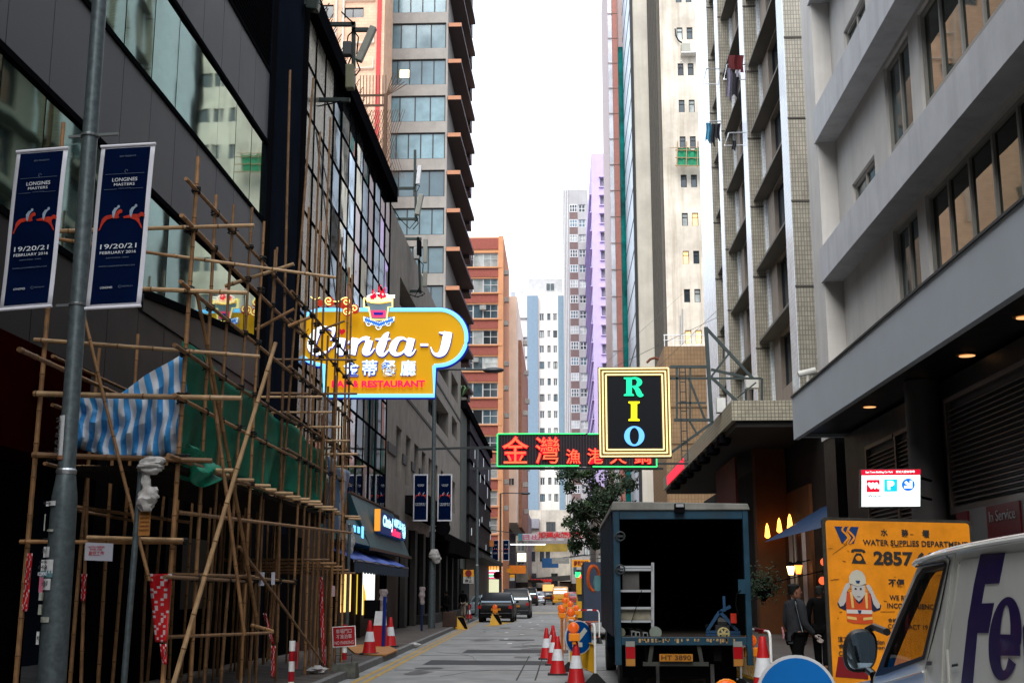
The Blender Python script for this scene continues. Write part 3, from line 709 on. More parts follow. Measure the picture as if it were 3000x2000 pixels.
b = B(); b.box(6.6, 6.7, 48, 54, 4.9, 6.7); b.build('signboard', mat('dark red hoarding', (0.07, 0.01, 0.008), 0.6, var=.3), r)
for (px, py) in ((2248, 1558), (2283, 1542), (2314, 1533)):
    q = at(px, py, Y=46.4 if px < 2300 else 42.2); b = B(); b.lathe([(.03, -.22), (.10, -.16), (.055, .2), (.01, .32)], q, 10); b.build('wall_lamp', mat('pub lamp glow', (1.0, 0.36, 0.04), emit=6), r)
for (px, py, e) in ((2317, 1668, 'lantern glow'), (2339, 1665, 'amber lantern glow')):
    q = at(px, py, X=7.9); b = B(); b.lathe([(.08, -.17), (.14, .12)], q, 6); ln = b.build('lantern', mat(e, (1.0, .62, .2) if e[0] == 'l' else (1, .25, .04), emit=9 if e[0] == 'l' else 3), r)
    b = B(); b.lathe([(.17, .12), (.03, .28)], q, 6); b.bar(q + Vector((0, 0, .2)), q + Vector((.45, 0, .3)), .04, .04); b.build('bracket', BLACK, ln)
for (px, py) in ((2410, 1700), (2415, 1645)):
    q = at(px, py, X=8.3); b = B(); b.ball(q, .13, 8, 6); b.build('wall_lamp', mat('red shop lamp', (1.0, 0.16, 0.05), emit=1.0), r)
# --- brown tiled block with roof rail
BRT = mat('tan brown mosaic', (0.27, 0.165, 0.085), 0.6, var=.12, scale=1.2, tile=(0.22, 0.3, 0.02, (0.17, 0.10, 0.05), 0.0), streak=.25)
r = thing('annex_building', 'low tan brown tiled block with a white roof rail behind the tall framed sign', 'building', (9, 90, 0))
b = B(); b.box(7.1, 14, 85, 98, 0, 18.3); b.build('wall', BRT, r)
b = B()
for z in (9, 11.5, 14, 16.2): b.box(7.05, 14, 84.95, 85.0, z, z + .08)
b.build('joint', mat('brown joint', (0.13, 0.08, 0.04), .8), r)
b = B(); b.bar((7.1, 85, 19.1), (14, 85, 19.1), .07, .07); b.bar((7.1, 85, 18.75), (14, 85, 18.75), .04, .04)
for k in range(12): b.bar((7.15 + k * .6, 85, 18.3), (7.15 + k * .6, 85, 19.1), .05, .05)
b.build('railing', WHITE, r)
# --- cream tower with paired small windows
CRT = mat('stained cream render', (0.60, 0.53, 0.44), 0.85, var=0.34, scale=0.35, streak=0.75, grime=(0.30, 0.24, 0.17))
r = thing('apartment_building', 'stained cream tower with pairs of small windows and a green netted scaffold', 'building', (11, 107, 0))
zrows = [48.33 - 3.24 * k for k in range(-1, 11)]
zrows = [at(2000, py, Y=101).z for py in (-27, 81, 186, 293, 400, 512, 624, 735, 847, 967)]
fh = []
for z in zrows:
    xx = at(1991, 400, Y=101).x; fh += [(xx, xx + .5, z - 1.12, z), (xx + .86, xx + 1.36, z - 1.12, z)]
far = [(a, a + .9, z - 1.3, z) for z in zrows for a in (14.6, 16.3, 17.6)]
side = [(102 + k * 1.75, 103 + k * 1.75, 10 + j * 1.9, 11.2 + j * 1.9) for j in range(26) for k in range(6)]
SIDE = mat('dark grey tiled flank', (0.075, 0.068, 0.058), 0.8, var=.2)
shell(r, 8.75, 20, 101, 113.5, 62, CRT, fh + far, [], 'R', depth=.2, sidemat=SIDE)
for i, h in enumerate(fh):
    lit = mat('warm lit window', (1.0, 0.62, 0.25), emit=.8) if i in (13, 14, 18, 19) else (CURT if i % 5 == 2 else GLASS)
    window(r, ('y', 101, 1), h[0], h[2], h[1] - h[0], h[3] - h[2], d=.14, cols=1, split=.68, frame=DFRAME, glass=lit, bar=.05)
b = B()
for h in far: b.poly([(h[0], 101.19, h[2]), (h[1], 101.19, h[2]), (h[1], 101.19, h[3]), (h[0], 101.19, h[3])])
b.build('window_row', GLASS, r)
b = B()
for h in side: b.box(8.62, 8.76, h[0], h[1], h[2], h[3])
b.build('side_window', mat('dark window grid', (0.03, 0.03, 0.03), .4), r)
b = B()
for k in range(7): b.box(8.5, 8.76, 101.2 + k * 1.75, 101.5 + k * 1.75, 8, 62)
b.build('rib', mat('grey rib', (0.10, 0.09, 0.075), 0.8), r)
# --- white blank tower with glass flank
r = thing('office_tower', 'plain off white tower wall with a mirror glass flank', 'building', (8, 122, 0))
b = B(); b.box(7.25, 16, 115, 130, 0, 70); b.build('wall', mat('off white render', (0.60, 0.56, 0.48), 0.85, var=.18, scale=.35, streak=.5, grime=(.45, .4, .32)), r)
MIRS = mat('glass in painted sky tone', (0.42, 0.52, 0.60), 0.3, 0.25, var=.5, scale=.35, spec=.6)  # the sky's reflection is put into the base colour
b = B(); b.box(7.1, 7.26, 115.2, 130, 8, 70); b.build('window', MIRS, r)
b = B()
for k in range(20): b.box(7.06, 7.12, 115, 130, 9 + k * 3.1, 9.15 + k * 3.1)
b.box(7.02, 7.3, 114.9, 115.2, 5, 70)
b.build('mullion', DFRAME, r)
# --- pinkish tower with teal glass strip
r = thing('office_tower', 'slim tower of red brown stone with teal and white glass strips', 'building', (7, 138, 0))
b = B(); b.box(5.5, 14, 132, 150, 0, 75); b.build('wall', mat('pinkish grey stone', (0.42, 0.33, 0.32), .6, var=.15), r)
b = B(); b.box(6.05, 6.62, 131.8, 132, 0, 75); b.build('pilaster', mat('red brown stone', (0.36, 0.15, 0.12), .5, var=.15), r)
b = B(); b.box(6.66, 7.2, 131.85, 132, 0, 62); b.build('window', mat('teal glass', (0.0, 0.13, 0.12), .08, var=.7, scale=.5), r)
b = B(); b.box(5.55, 6.0, 131.9, 132, 4, 75); b.build('window', mat('pale glass', (0.5, 0.5, 0.53), .15, .3, var=.3, scale=.4), r)
b = B()
for k in range(24): b.box(5.52, 6.62, 131.76, 131.8, 3 + k * 3, 3.08 + k * 3)
b.build('joint', mat('stone joint', (0.22, 0.14, 0.12), .6), r)
# --- purple tower
PUR = mat('lilac painted render', (0.50, 0.40, 0.65), 0.75, var=.08, scale=.6, streak=.12)
r = thing('apartment_building', 'lilac purple apartment tower', 'building', (8, 190, 0))
fp = 2.88
fh = [(6.1, 7.05, 63.6 - k * fp - 1.35, 63.6 - k * fp) for k in range(22)]; sh = [(a, a + 7, 62.8 - k * fp - 1.35, 62.8 - k * fp) for k in range(22) for a in (186, 206, 226)]
sh = [h for h in sh]
shell(r, 4.8, 16, 182, 250, 67.5, PUR, fh, sh, 'R', depth=.35)
for h in fh: window(r, ('y', 182, 1), h[0], h[2], h[1] - h[0], h[3] - h[2], d=.3, cols=2, frame=mat('grey frame', (.3, .3, .33)), glass=mat('lilac reflecting glass', (0.22, 0.2, 0.28), .15, var=.3))
b = B()
for h in sh: b.poly([(5.1, h[0], h[2]), (5.1, h[1], h[2]), (5.1, h[1], h[3]), (5.1, h[0], h[3])])
b.build('side_window', GLASS, r)
b = B()
for h in fh: b.box(5.95, 7.2, 181.75, 182, h[2] - .18, h[2] - .03); b.box(5.95, 7.2, 181.6, 182, h[3] + .05, h[3] + .2)
for k in range(22): b.box(4.5, 4.8, 182.3, 250, 61.1 - k * fp, 61.25 - k * fp)
b.build('sill', PUR, r)
b = B(); b.box(7.5, 7.75, 181.7, 182, 0, 67); b.build('pilaster', PUR, r)
# --- grey brown tower with white window boxes at the street end
r = thing('apartment_building', 'slim grey tower with brown bands and white windows closing the street', 'building', (3, 232, 0))
GW = mat('pale grey render', (0.36, 0.35, 0.34), .8, var=.12, scale=.5, streak=.25)
ft = 2.92
fh = [(1.75, 3.2, 73.1 - k * ft - 1.5, 73.1 - k * ft) for k in range(24)] + [(3.45, 4.7, 73.1 - k * ft - 1.5, 73.1 - k * ft) for k in range(24)]
shell(r, .55, 5.2, 225, 240, 76, GW, fh, (), 'R', depth=.3)
for i, h in enumerate(fh): window(r, ('y', 225, 1), h[0], h[2], h[1] - h[0], h[3] - h[2], d=.25 if i > 23 else -.05, cols=3 if i < 24 else 2, rows=2, frame=WFRAME, glass=(GLASS, GLASSB, CURT)[i % 3], bar=.11)
b = B()
for k in range(24): b.box(1.75, 3.25, 224.93, 225, 73.1 - (k + 1) * ft + .05, 73.1 - k * ft - 1.55)
b.build('spandrel', mat('brown mosaic band', (0.17, 0.115, 0.105), .8, var=.15), r)
b = B()
for x_ in (.7, 1.0, 1.3): b.box(x_, x_ + .12, 224.8, 225, 0, 76)
b.build('drain_pipe', mat('pale pipe', (.6, .6, .58)), r)
# --- pale blue and white block
r = thing('apartment_building', 'white block with pale blue corner piers at the far end of the street', 'building', (-3, 240, 0))
WHB = mat('white render', (0.74, 0.70, 0.64), .8, var=.1, scale=.4, streak=.22)
fb = 3.2
zz = [56.3 - .9 - k * 3.62 for k in range(15)]
zz = [at(1590, py, Y=230).z for py in (918, 968, 1012, 1059, 1108, 1154, 1203, 1253, 1300, 1355, 1398, 1446, 1500)]
fh = []
for z in zz: fh += [(-4.1, -3.2, z - 1.4, z), (-2.6, -2.0, z - 1.3, z), (-1.5, -.75, z - 1.4, z)]
shell(r, -8.3, .45, 230, 250, 57.3, WHB, fh, (), 'L', depth=.3)
for i, h in enumerate(fh): window(r, ('y', 230, 1), h[0], h[2], h[1] - h[0], h[3] - h[2], d=.2, cols=2, frame=(WFRAME, DFRAME)[i % 2], glass=(GLASS, GLASSB, GLASS, CURT)[i % 4], bar=.1)
PBL = mat('pale blue grey render', (0.21, 0.29, 0.36), .8, var=.1, streak=.15)
b = B(); b.box(-6.4, -4.35, 229.2, 230, 0, 56.6); b.box(-.55, .5, 229.4, 230, 0, 56.6); b.build('pier', PBL, r)
parts('balcony', [(-8.3, -6.4, 229.5, 230, 8 + k * 3.7, 9.5 + k * 3.7) for k in range(13)], WHB, r)
b = B(); b.box(-6.2, .3, 231, 240, 57.3, 60.3); b.build('roof_hut', mat('grey roof hut', (.5, .5, .5), .8), r)
b = B(); b.box(-8.0, -7.0, 229.7, 230, 0, 50); b.build('side_window', GLASS, r)
for z in (40, 33, 26, 18): aircon(r, ('y', 229.9, 1), -7.5, z, 2)
window(r, ('y', 231, 1), -2.8, 57.9, 1.6, 1.5, d=-.05, cols=2)
# --- old low houses in front of it
r = thing('old_house', 'old low white shophouse with a grey tiled lean-to at the street end', 'building', (-2, 215, 0))
shell(r, -7.8, 1.3, 214, 225, 15.4, mat('old cream render', (.58, .53, .44), .85, var=.25, scale=.6, streak=.5), [(-2.8, -1.2, 11.6, 13.4), (-.3, .2, 12.6, 13.2)], (), 'L')
window(r, ('y', 214, 1), -2.8, 11.6, 1.6, 1.8, d=.15, cols=3, frame=DFRAME)
b = B(); b.hexa(((-6.5, 213, 9.6), (1.2, 213, 9.6), (1.2, 214, 10.2), (-5.2, 214, 10.6), (-6.5, 213, 9.7), (1.2, 213, 9.7), (1.2, 214, 11), (-5.2, 214, 11.4))); b.build('roof', mat('grey tiles', (.16, .14, .13), .8, var=.3, scale=5), r)
b = B(); b.box(-7.0, -4.0, 213.2, 214, 12.3, 13.9); b.build('awning', mat('tin sheet', (.3, .3, .33), .5, .3), r)
for xx in (-5.4, -3.9, -2.9): window(r, ('y', 214, 1), xx, 6.8, .7, 1.6, d=-.06, cols=1, frame=DFRAME)
for xx in (-7.0, -5.6, -2.0): window(r, ('y', 214, 1), xx, 2.6, 1.1, 2.2, d=-.06, cols=2, frame=DFRAME)
b = B(); b.box(-7.8, 7, 212, 213, 0.05, 2.4); b.build('shopfront', mat('dark shop row', (.03, .022, .02), .7, var=.6, scale=.8), r)
# far hillside blocks, almost lost against the white sky
for i, (px0, px1, py, Y_) in enumerate(((1490, 1560, 838, 420), (1520, 1660, 828, 460), (1650, 1700, 540, 430))):
    a, c = at(px0, py, Y=Y_), at(px1, py, Y=Y_)
    b = B(); b.box(a.x, c.x, Y_, Y_ + 15, 0, a.z); b.build
    rr = thing('apartment_building', ('white block far behind the pale blue piers, low and narrow', 'broad white block far behind the pale blue piers', 'white tower far behind the grey brown tower')[i], 'building', (a.x, Y_, 0))
    b.build('wall', mat('far white render', (.85, .85, .84), .9, var=.06, scale=.2), rr)
    q = B()
    for k in range(4):
        for j in range(3): x_ = a.x + (c.x - a.x) * (j + .3) / 3; q.box(x_, x_ + 1.6, Y_ - .1, Y_, a.z - 4 - k * 4, a.z - 2 - k * 4)
    q.build('window_row', mat('far window', (.35, .37, .4), .4), rr)
# shop rows filling the far end of the street on both sides
def shop_row(label, x0, x1, y0, y1, z1, m, sx, seed):
    rr = random.Random(seed); t = thing('shophouse', label, 'building', ((x0 + x1) / 2, y0, 0)); hs = []
    n = max(1, int((x1 - x0) / 1.5)); k = 0; z = 4.6
    while z < z1 - 1.8:
        for i in range(n):
            u = x0 + (x1 - x0) * (i + .2) / n; hs.append((u, u + (x1 - x0) * .55 / n, z, z + 1.5))
        z += 3.0
    shell(t, x0, x1, y0, y1, z1, m, hs, (), sx, depth=.25)
    for i, h in enumerate(hs): window(t, ('y', y0, 1), h[0], h[2], h[1] - h[0], h[3] - h[2], d=.2, cols=2, frame=(WFRAME, DFRAME)[rr.random() < .4], glass=(GLASS, GLASSB, CURT)[int(rr.random() * 3)], bar=.09)
    for k in range(5): aircon(t, ('y', y0, 1), rr.uniform(x0 + .5, x1 - .5), rr.uniform(5, z1 - 1), 1.4)
    xs = x0 if sx == 'R' else x1; s_ = -1 if sx == 'R' else 1
    b = B(); b.box(min(xs, xs + s_ * 2.0), max(xs, xs + s_ * 2.0), y0 - .5, y1, 3.2, 3.45); b.build('canopy', mat('dark shop canopy', (.015, .013, .012), .7, var=.3), t)
    b = B(); b.box(x0, x1, y0 - .04, y0, .1, 3.1); b.build('shopfront', mat('dim far shopfront', (.03, .02, .015), .6, var=.6, scale=.9), t)
    for k in range(3):
        yy = y0 + rr.uniform(1, max(2, y1 - y0 - 3)); b = B(); b.box(min(xs, xs + s_ * .12), max(xs, xs + s_ * .12), yy, yy + 2.2, 3.5, 4.3); b.build('signboard', (mat('dark red far board', (.25, .015, .012), .6), mat('green far board', (.02, .16, .06), .6), mat('yellow far board', (.55, .3, .03), .6))[k], t)
        b = B(); b.box(min(xs, xs + s_ * .1), max(xs, xs + s_ * .1), yy + .3, yy + 1.8, 1.0, 2.4); b.build('lit_window', mat('warm far shop light', (1, .6, .25), emit=.8), t)
    return t
shop_row('cream low shophouse with air conditioners left of the far crossing', -9, -5.2, 187, 211, 13.5, mat('stained cream wall', (.42, .36, .28), .85, var=.25, streak=.5), 'L', 1)
shop_row('grey low shophouse with dark canopy right of the far crossing', 3.9, 10, 150, 181, 14.0, mat('stained grey wall', (.26, .25, .23), .85, var=.25, streak=.5), 'R', 2)
shop_row('narrow pale shophouse closing the street below the grey brown tower', 1.4, 5.0, 212, 224, 17.0, mat('stained pale wall', (.45, .43, .39), .85, var=.25, streak=.5), 'R', 3)
b = B(); b.hexa(((-6.8, 208, 3.0), (1.2, 208, 3.6), (1.2, 213, 4.4), (-6.8, 213, 3.8), (-6.8, 208, 3.1), (1.2, 208, 3.7), (1.2, 213, 4.5), (-6.8, 213, 3.9)))
tag(b.build('awning', mat('dark shop canopy', (.015, .013, .012))), 'long sloping dark awning over the shops at the street end', 'awning')
for i, (px, py, m, lab) in enumerate(((1562, 1700, (.5, .02, .02), 'row of dark red lanterns under the far awning'), (1606, 1716, (1, .5, .15), 'glowing shop opening under the far awning'))):
    c = at(px, py, Y=206); b = B()
    if i: b.box(c.x - .9, c.x + .9, 206, 206.1, .6, 2.9)
    else:
        for k in range(9): b.ball((c.x - 1.2 + k * .5, 206, c.z), .28, 8, 5)
    o = b.build('shop_light' if i else 'lantern_row', mat(lab, m, emit=.9 if i else .35)); tag(o, lab, 'shop light' if i else 'lanterns')
# ================================================================ HANGING SIGNS
UX, UZ = Vector((1, 0, 0)), Vector((0, 0, 1))
def smooth(pts, n=6):
    out = []
    for i in range(len(pts) - 1):
        p0, p1, p2, p3 = pts[max(i - 1, 0)], pts[i], pts[i + 1], pts[min(i + 2, len(pts) - 1)]
        for k in range(n):
            t = k / n
            out.append(tuple(0.5 * (2 * p1[j] + (p2[j] - p0[j]) * t + (2 * p0[j] - 5 * p1[j] + 4 * p2[j] - p3[j]) * t * t + (3 * p1[j] - p0[j] - 3 * p2[j] + p3[j]) * t ** 3) for j in range(len(p1))))
    out.append(tuple(pts[-1])); return out
NBLUE = mat('light blue neon', (0.16, 0.55, 1.0), emit=1.35)
NDEEP = mat('deep blue sign edge', (0.01, 0.02, 0.35), emit=0.35)
NWHITE = mat('white lit letters', (0.85, 0.95, 1.0), emit=1.2)
NRED = mat('red lit letters', (0.95, 0.01, 0.07), emit=.85)
NYEL = mat('warm bulb string', (1.0, 0.80, 0.25), emit=1.3)
# --- yellow restaurant sign
SY = 33.0
k42 = 4.2
def cz(zx, zy, Y=SY):
    p = at(840 + zx / k42, 830 + zy / k42, Y=Y); return (p.x, p.z)
M42 = (at(1000, 1000, Y=SY) - at(1001, 1000, Y=SY)).length / k42      # metres to one drawing unit
t = thing('neon_sign', 'yellow lit restaurant sign with light blue neon border and white script letters', 'sign', (cz(460, 1385)[0], SY, cz(460, 1385)[1]))
ol = [(1815, 1015), (1870, 1012)]
ol += [(1870 + 343 * math.sin(a), 668 + 343 * math.cos(a)) for a in [PI * i / 24 for i in range(1, 24)]]
ol += [(1870, 327), (420, 327)]
ol += [(440 - 335 * math.sin(a), 665 - 338 * math.cos(a)) for a in [PI * i / 24 for i in range(1, 24)]]
ol += [(462, 1003), (462, 1383), (1815, 1383)]
o2 = [cz(*p) for p in ol]
cx_, cy_ = cz(1150, 800)
b = B(); b.prism(o2, (0, SY, 0), UX, UZ, .32); b.build('cabinet', mat('lit yellow sign face', (0.56, 0.275, 0.002), emit=0.56), t)
b = B(); path = [Vector((p[0], SY - .03, p[1])) for p in o2 + [o2[0]]]
b.tube(path, .052, 8, cap=False); b.build('neon_border', NBLUE, t, smooth=True)
b = B(); b.tube([p + Vector((0, .12, 0)) for p in path], .09, 8, cap=False); b.build('sign_edge', NDEEP, t)
strokes = {
 'C': [[(548, 705, 8), (575, 640, 28), (588, 560, 48), (590, 545, 50)], [(585, 600, 10), (530, 556, 26), (450, 552, 40), (372, 610, 95), (325, 710, 112), (318, 800, 100), (365, 862, 62), (440, 868, 32), (505, 838, 20), (545, 790, 9)]],
 'i': [[(560, 800, 8), (600, 730, 26), (640, 690, 20)], [(692, 680, 78), (672, 770, 84), (655, 845, 76), (680, 872, 40), (715, 855, 20), (748, 800, 8)]],
 'n': [[(755, 748, 8), (800, 700, 26), (840, 690, 20)], [(852, 680, 86), (830, 780, 90), (805, 880, 92)], [(872, 760, 14), (920, 700, 34), (975, 684, 50), (1015, 700, 72)], [(1025, 705, 82), (1000, 790, 90), (975, 850, 84), (1000, 874, 44), (1042, 860, 20), (1085, 805, 8)]],
 't': [[(1262, 608, 14), (1225, 650, 62), (1185, 740, 96), (1155, 820, 100), (1165, 872, 70), (1205, 880, 30), (1270, 812, 8)], [(1095, 692, 12), (1190, 694, 22), (1282, 690, 12)]],
 'a': [[(1500, 715, 16), (1440, 682, 30), (1375, 695, 58), (1322, 765, 88), (1310, 835, 78), (1350, 878, 46), (1420, 862, 24), (1480, 800, 12)], [(1540, 682, 84), (1515, 780, 88), (1495, 850, 84), (1520, 880, 44), (1558, 862, 20), (1592, 812, 8)]],
 '-': [[(1648, 762, 26), (1745, 762, 26)]],
 'J': [[(1880, 612, 14), (1920, 618, 22), (1975, 612, 16)], [(1988, 606, 100), (1970, 700, 106), (1945, 800, 100), (1912, 862, 82), (1855, 886, 44), (1805, 858, 24), (1776, 790, 10)]]}
for ch, ss in strokes.items():
    b = B(); q = B()
    for i, s_ in enumerate(ss):
        line = [(*cz(x, y), w * M42) for x, y, w in smooth(s_, 5)]
        b.ribbon(line, (0, SY - .10 - .003 * i, 0), UX, UZ, .03)
        q.ribbon([(u, v - .012, w + 16 * M42) for u, v, w in line], (0, SY - .06 - .002 * i, 0), UX, UZ, .05)
    lt = b.build('letter', NWHITE, t); q.build('letter_back', NDEEP, lt)
hx = cz(683, 640); S_ = 1.0 * M42
b = B(); hp = [(16 * math.sin(a) ** 3 * 2.7 * S_, (13 * math.cos(a) - 5 * math.cos(2 * a) - 2 * math.cos(3 * a) - math.cos(4 * a)) * 2.7 * S_) for a in [2 * PI * i / 28 for i in range(28)]]
b.prism(hp, (cz(683, 600)[0], SY - .1, cz(683, 600)[1]), UX, UZ, .05); b.build('heart', mat('red heart', (0.45, 0.005, 0.02), emit=.7), t)
for s_, zx in zip('金蒂餐廳', (797, 1025, 1258, 1497)):
    c = cz(zx, 1045); o = text(s_, (c[0], SY - .06, c[1]), UX, UZ, 195 * M42, 185 * M42, mat('pale blue lit characters', (0.62, 0.85, 1.0), emit=1.0), t, 'character', bold=.012, depth=.03)
    text(s_, (c[0] + .01, SY - .015, c[1] - .015), UX, UZ, 205 * M42, 196 * M42, NDEEP, o, 'character_back', bold=.04, depth=.02)
for s_, a, c_ in (('BAR', 560, 790), ('&', 820, 890), ('RESTAURANT', 930, 1700)):
    c = cz((a + c_) / 2, 1240); text(s_, (c[0], SY - .05, c[1]), UX, UZ, 82 * M42, (c_ - a) * M42, NRED, t, 'lettering', bold=.035, depth=.04)
# noodle cup ornament
def zp(pts): return [cz(*p) for p in pts]
b = B(); b.prism(zp([(985, 250), (1310, 250), (1280, 300), (1235, 455), (1050, 455), (1015, 300)]), (0, SY - .16, 0), UX, UZ, .12); cup = b.build('cup_ornament', mat('grey blue cup', (0.13, 0.20, 0.25), emit=.5), t)
b = B(); b.prism(zp([(990 + 160 + 160 * math.cos(a) - 5, 225 + 42 * math.sin(a)) for a in [2 * PI * i / 20 for i in range(20)]]), (0, SY - .18, 0), UX, UZ, .1); b.build('noodles', mat('yellow noodles', (0.8, 0.4, 0.03), emit=.9), cup)
b = B()
for line in ([(965, 200), (962, 310), (1020, 310), (1050, 465), (1240, 465), (1262, 310), (1312, 310), (1312, 200), (1290, 195), (1240, 240), (1150, 258), (1050, 250), (985, 205), (965, 200)],):
    b.tube([Vector((cz(*p)[0], SY - .19, cz(*p)[1])) for p in line], .022, 6)
b.build('bulb_string', NYEL, cup)
b = B()
for k in range(13):
    x_ = 1000 + k * 24; b.tube([Vector((cz(x_, 215 + 25 * math.sin(k * .24))[0], SY - .2, cz(x_, 190 - (k % 3) * 12)[1])), Vector((cz(x_ + 8, 240)[0], SY - .2, cz(x_ + 8, 245)[1]))], .014, 5)
b.tube([Vector((*[cz(1000, 185)[0]], SY - .2, cz(1000, 185)[1])), Vector((cz(1100, 140)[0], SY - .2, cz(1100, 140)[1])), Vector((cz(1260, 160)[0], SY - .2, cz(1260, 160)[1]))], .02, 5)
for dy in (0, 26): b.tube([Vector((cz(1240, 175 + dy)[0], SY - .22, cz(1240, 175 + dy)[1])), Vector((cz(1345, 172 + dy)[0], SY - .22, cz(1345, 172 + dy)[1]))], .02, 5)
b.build('bulb_string', mat('white bulb string', (1, .88, .78), emit=1.1), cup)
b = B()
for (xa, ya_, h_) in ((1080, 205, 120), (1160, 180, 155), (1210, 190, 130), (1100, 190, 60), (1180, 200, 70), (1060, 205, 40)):
    for k in range(6): p = cz(xa + 10 * math.sin(k * 1.4), ya_ - h_ * k / 6); b.ball((p[0], SY - .22, p[1]), .034 - .003 * k, 6, 4)
b.build('flame', mat('red bulb cluster', (0.9, 0.0, 0.03), emit=1.3), cup)
b = B(); b.prism(zp([(1040, 350), (1228, 350), (1222, 435), (1058, 435)]), (0, SY - .19, 0), UX, UZ, .03); b.build('badge', mat('pink badge', (0.85, 0.05, 0.16), emit=.9), cup)
b = B(); b.prism(zp([(1080, 376), (1200, 376), (1196, 408), (1088, 408)]), (0, SY - .21, 0), UX, UZ, .02); b.build('badge', NDEEP, cup)
b = B(); b.prism(zp([(960, 425), (1040, 435), (1060, 475), (1140, 480), (1230, 470), (1250, 432), (1330, 425), (1325, 480), (1150, 545), (965, 485)]), (0, SY - .15, 0), UX, UZ, .1); b.build('stand', mat('blue stand', (0.03, 0.16, 0.62), emit=.6), cup)
b = B()
for line in ([(960, 430), (1150, 500), (1330, 430)], [(965, 480), (1150, 548), (1325, 480)], [(960, 430), (965, 480)], [(1330, 430), (1325, 480)]):
    for i in range(len(line) - 1):
        for k in range(9):
            p = cz(line[i][0] + (line[i + 1][0] - line[i][0]) * k / 9, line[i][1] + (line[i + 1][1] - line[i][1]) * k / 9); b.ball((p[0], SY - .17, p[1]), .014, 5, 4)
for (xa, ya_) in ((1020, 505), (1140, 550), (1258, 505)):
    for k in range(8): p = cz(xa + 32 * math.cos(PI * k / 7), ya_ + 32 * math.sin(PI * k / 7)); b.ball((p[0], SY - .17, p[1]), .014, 5, 4)
b.build('bulb_string', NWHITE, cup)
# cloud ornament
b = B()
for (xa, ya_, r_) in ((765, 378, 56), (860, 350, 56), (760, 265, 58), (548, 252, 58), (430, 265, 40)): b.prism(zp([(xa + r_ * math.cos(a), ya_ + r_ * math.sin(a)) for a in [2 * PI * i / 18 for i in range(18)]]), (0, SY - .12 - .0003 * xa, 0), UX, UZ, .08)
b.prism(zp([(600, 280), (690, 240), (760, 210), (800, 300), (700, 330), (640, 290)]), (0, SY - .11, 0), UX, UZ, .08)
cl = b.build('cloud_ornament', mat('dark red cloud panel', (0.42, 0.03, 0.01), emit=.5), t)
b = B()
for (xa, ya_, r_, s0) in ((765, 378, 50, 0), (860, 350, 50, 2), (760, 265, 52, 4), (548, 252, 52, 1)):
    b.tube([Vector((cz(xa + r_ * (1 - k / 24) * math.cos(s0 + k * .42), ya_ + r_ * (1 - k / 24) * math.sin(s0 + k * .42))[0], SY - .4, cz(xa, ya_ + r_ * (1 - k / 24) * math.sin(s0 + k * .42))[1])) for k in range(21)], .016, 5)
b.tube([Vector((cz(x_, y_)[0], SY - .4, cz(x_, y_)[1])) for x_, y_ in ((330, 205), (370, 240), (410, 232), (445, 215))], .016, 5)
b.tube([Vector((cz(x_, y_)[0], SY - .4, cz(x_, y_)[1])) for x_, y_ in ((605, 262), (660, 270), (720, 225), (790, 215))], .016, 5)
b.build('bulb_string', NYEL, cl)
b = B()
for zz in (400, 900): p = cz(300, zz); b.bar((-7.0, SY + .15, p[1]), (p[0], SY + .15, p[1]), .12, .12)
for px_ in (985, 1040): q = at(px_, 905, Y=SY); b.bar(q + Vector((0, .15, 0)), (-6.9, SY + .2, q.z + 5.2), .03, .03)
b.build('bracket', DSTEEL, t)
# --- tall black sign with three letters and a frame of tubes
RY = 44.0
def rz(zx, zy): p = at(1700 + zx / 1.96, 700 + zy / 1.96, Y=RY); return (p.x, p.z)
xl, xr, zt_, zb_ = rz(103, 900)[0], rz(518, 900)[0], rz(300, 735)[1], rz(300, 1255)[1]
t = thing('hanging_sign', 'tall black sign with green, yellow and blue letters framed by warm light tubes', 'sign', ((xl + xr) / 2, RY, zb_))
b = B(); b.box(xl, xr, RY, RY + .3, zb_, zt_); b.build('cabinet', mat('black sign face', (0.003, 0.004, 0.007), 0.5, var=0, spec=.15), t)
TUBE = mat('warm white tube', (1.0, 0.78, 0.34), emit=1.05)
b = B()
for k in range(3):
    i_ = .05 + k * .115
    for p, q in (((xl + i_, zb_ + i_), (xr - i_, zb_ + i_)), ((xl + i_, zt_ - i_), (xr - i_, zt_ - i_)), ((xl + i_, zb_ + i_), (xl + i_, zt_ - i_)), ((xr - i_, zb_ + i_), (xr - i_, zt_ - i_))): b.tube([(p[0], RY - .04, p[1]), (q[0], RY - .04, q[1])], .024, 8)
b.build('tube_frame', TUBE, t)
b = B(); b.box(xl + .01, xl + .335, RY - .015, RY - .001, zb_ + .01, zt_ - .01); b.box(xr - .335, xr - .01, RY - .015, RY - .001, zb_ + .01, zt_ - .01); b.box(xl + .335, xr - .335, RY - .015, RY - .001, zb_ + .01, zb_ + .335); b.box(xl + .335, xr - .335, RY - .015, RY - .001, zt_ - .335, zt_ - .01)
b.build('frame_back', mat('dull brass', (0.16, 0.10, 0.03), 0.4, 0.4), t)
def rpoly(bb, pts, k=0): bb.prism([rz(*p) for p in pts], (0, RY - .05 - .002 * k, 0), UX, UZ, .05 - .002 * k)
b = B()
rpoly(b, [(250, 795), (308, 795), (308, 803), (296, 806), (296, 888), (308, 893), (308, 901), (250, 901), (250, 893), (264, 888), (264, 806), (250, 803)])
Mr = (at(1000, 1000, Y=RY) - at(1001, 1000, Y=RY)).length / 1.96
b.ribbon([(*rz(x, y), w * Mr) for x, y, w in smooth([(296, 800, 11), (322, 801, 14), (340, 822, 30), (322, 846, 14), (296, 848, 10)], 6)], (0, RY - .053, 0), UX, UZ, .04)
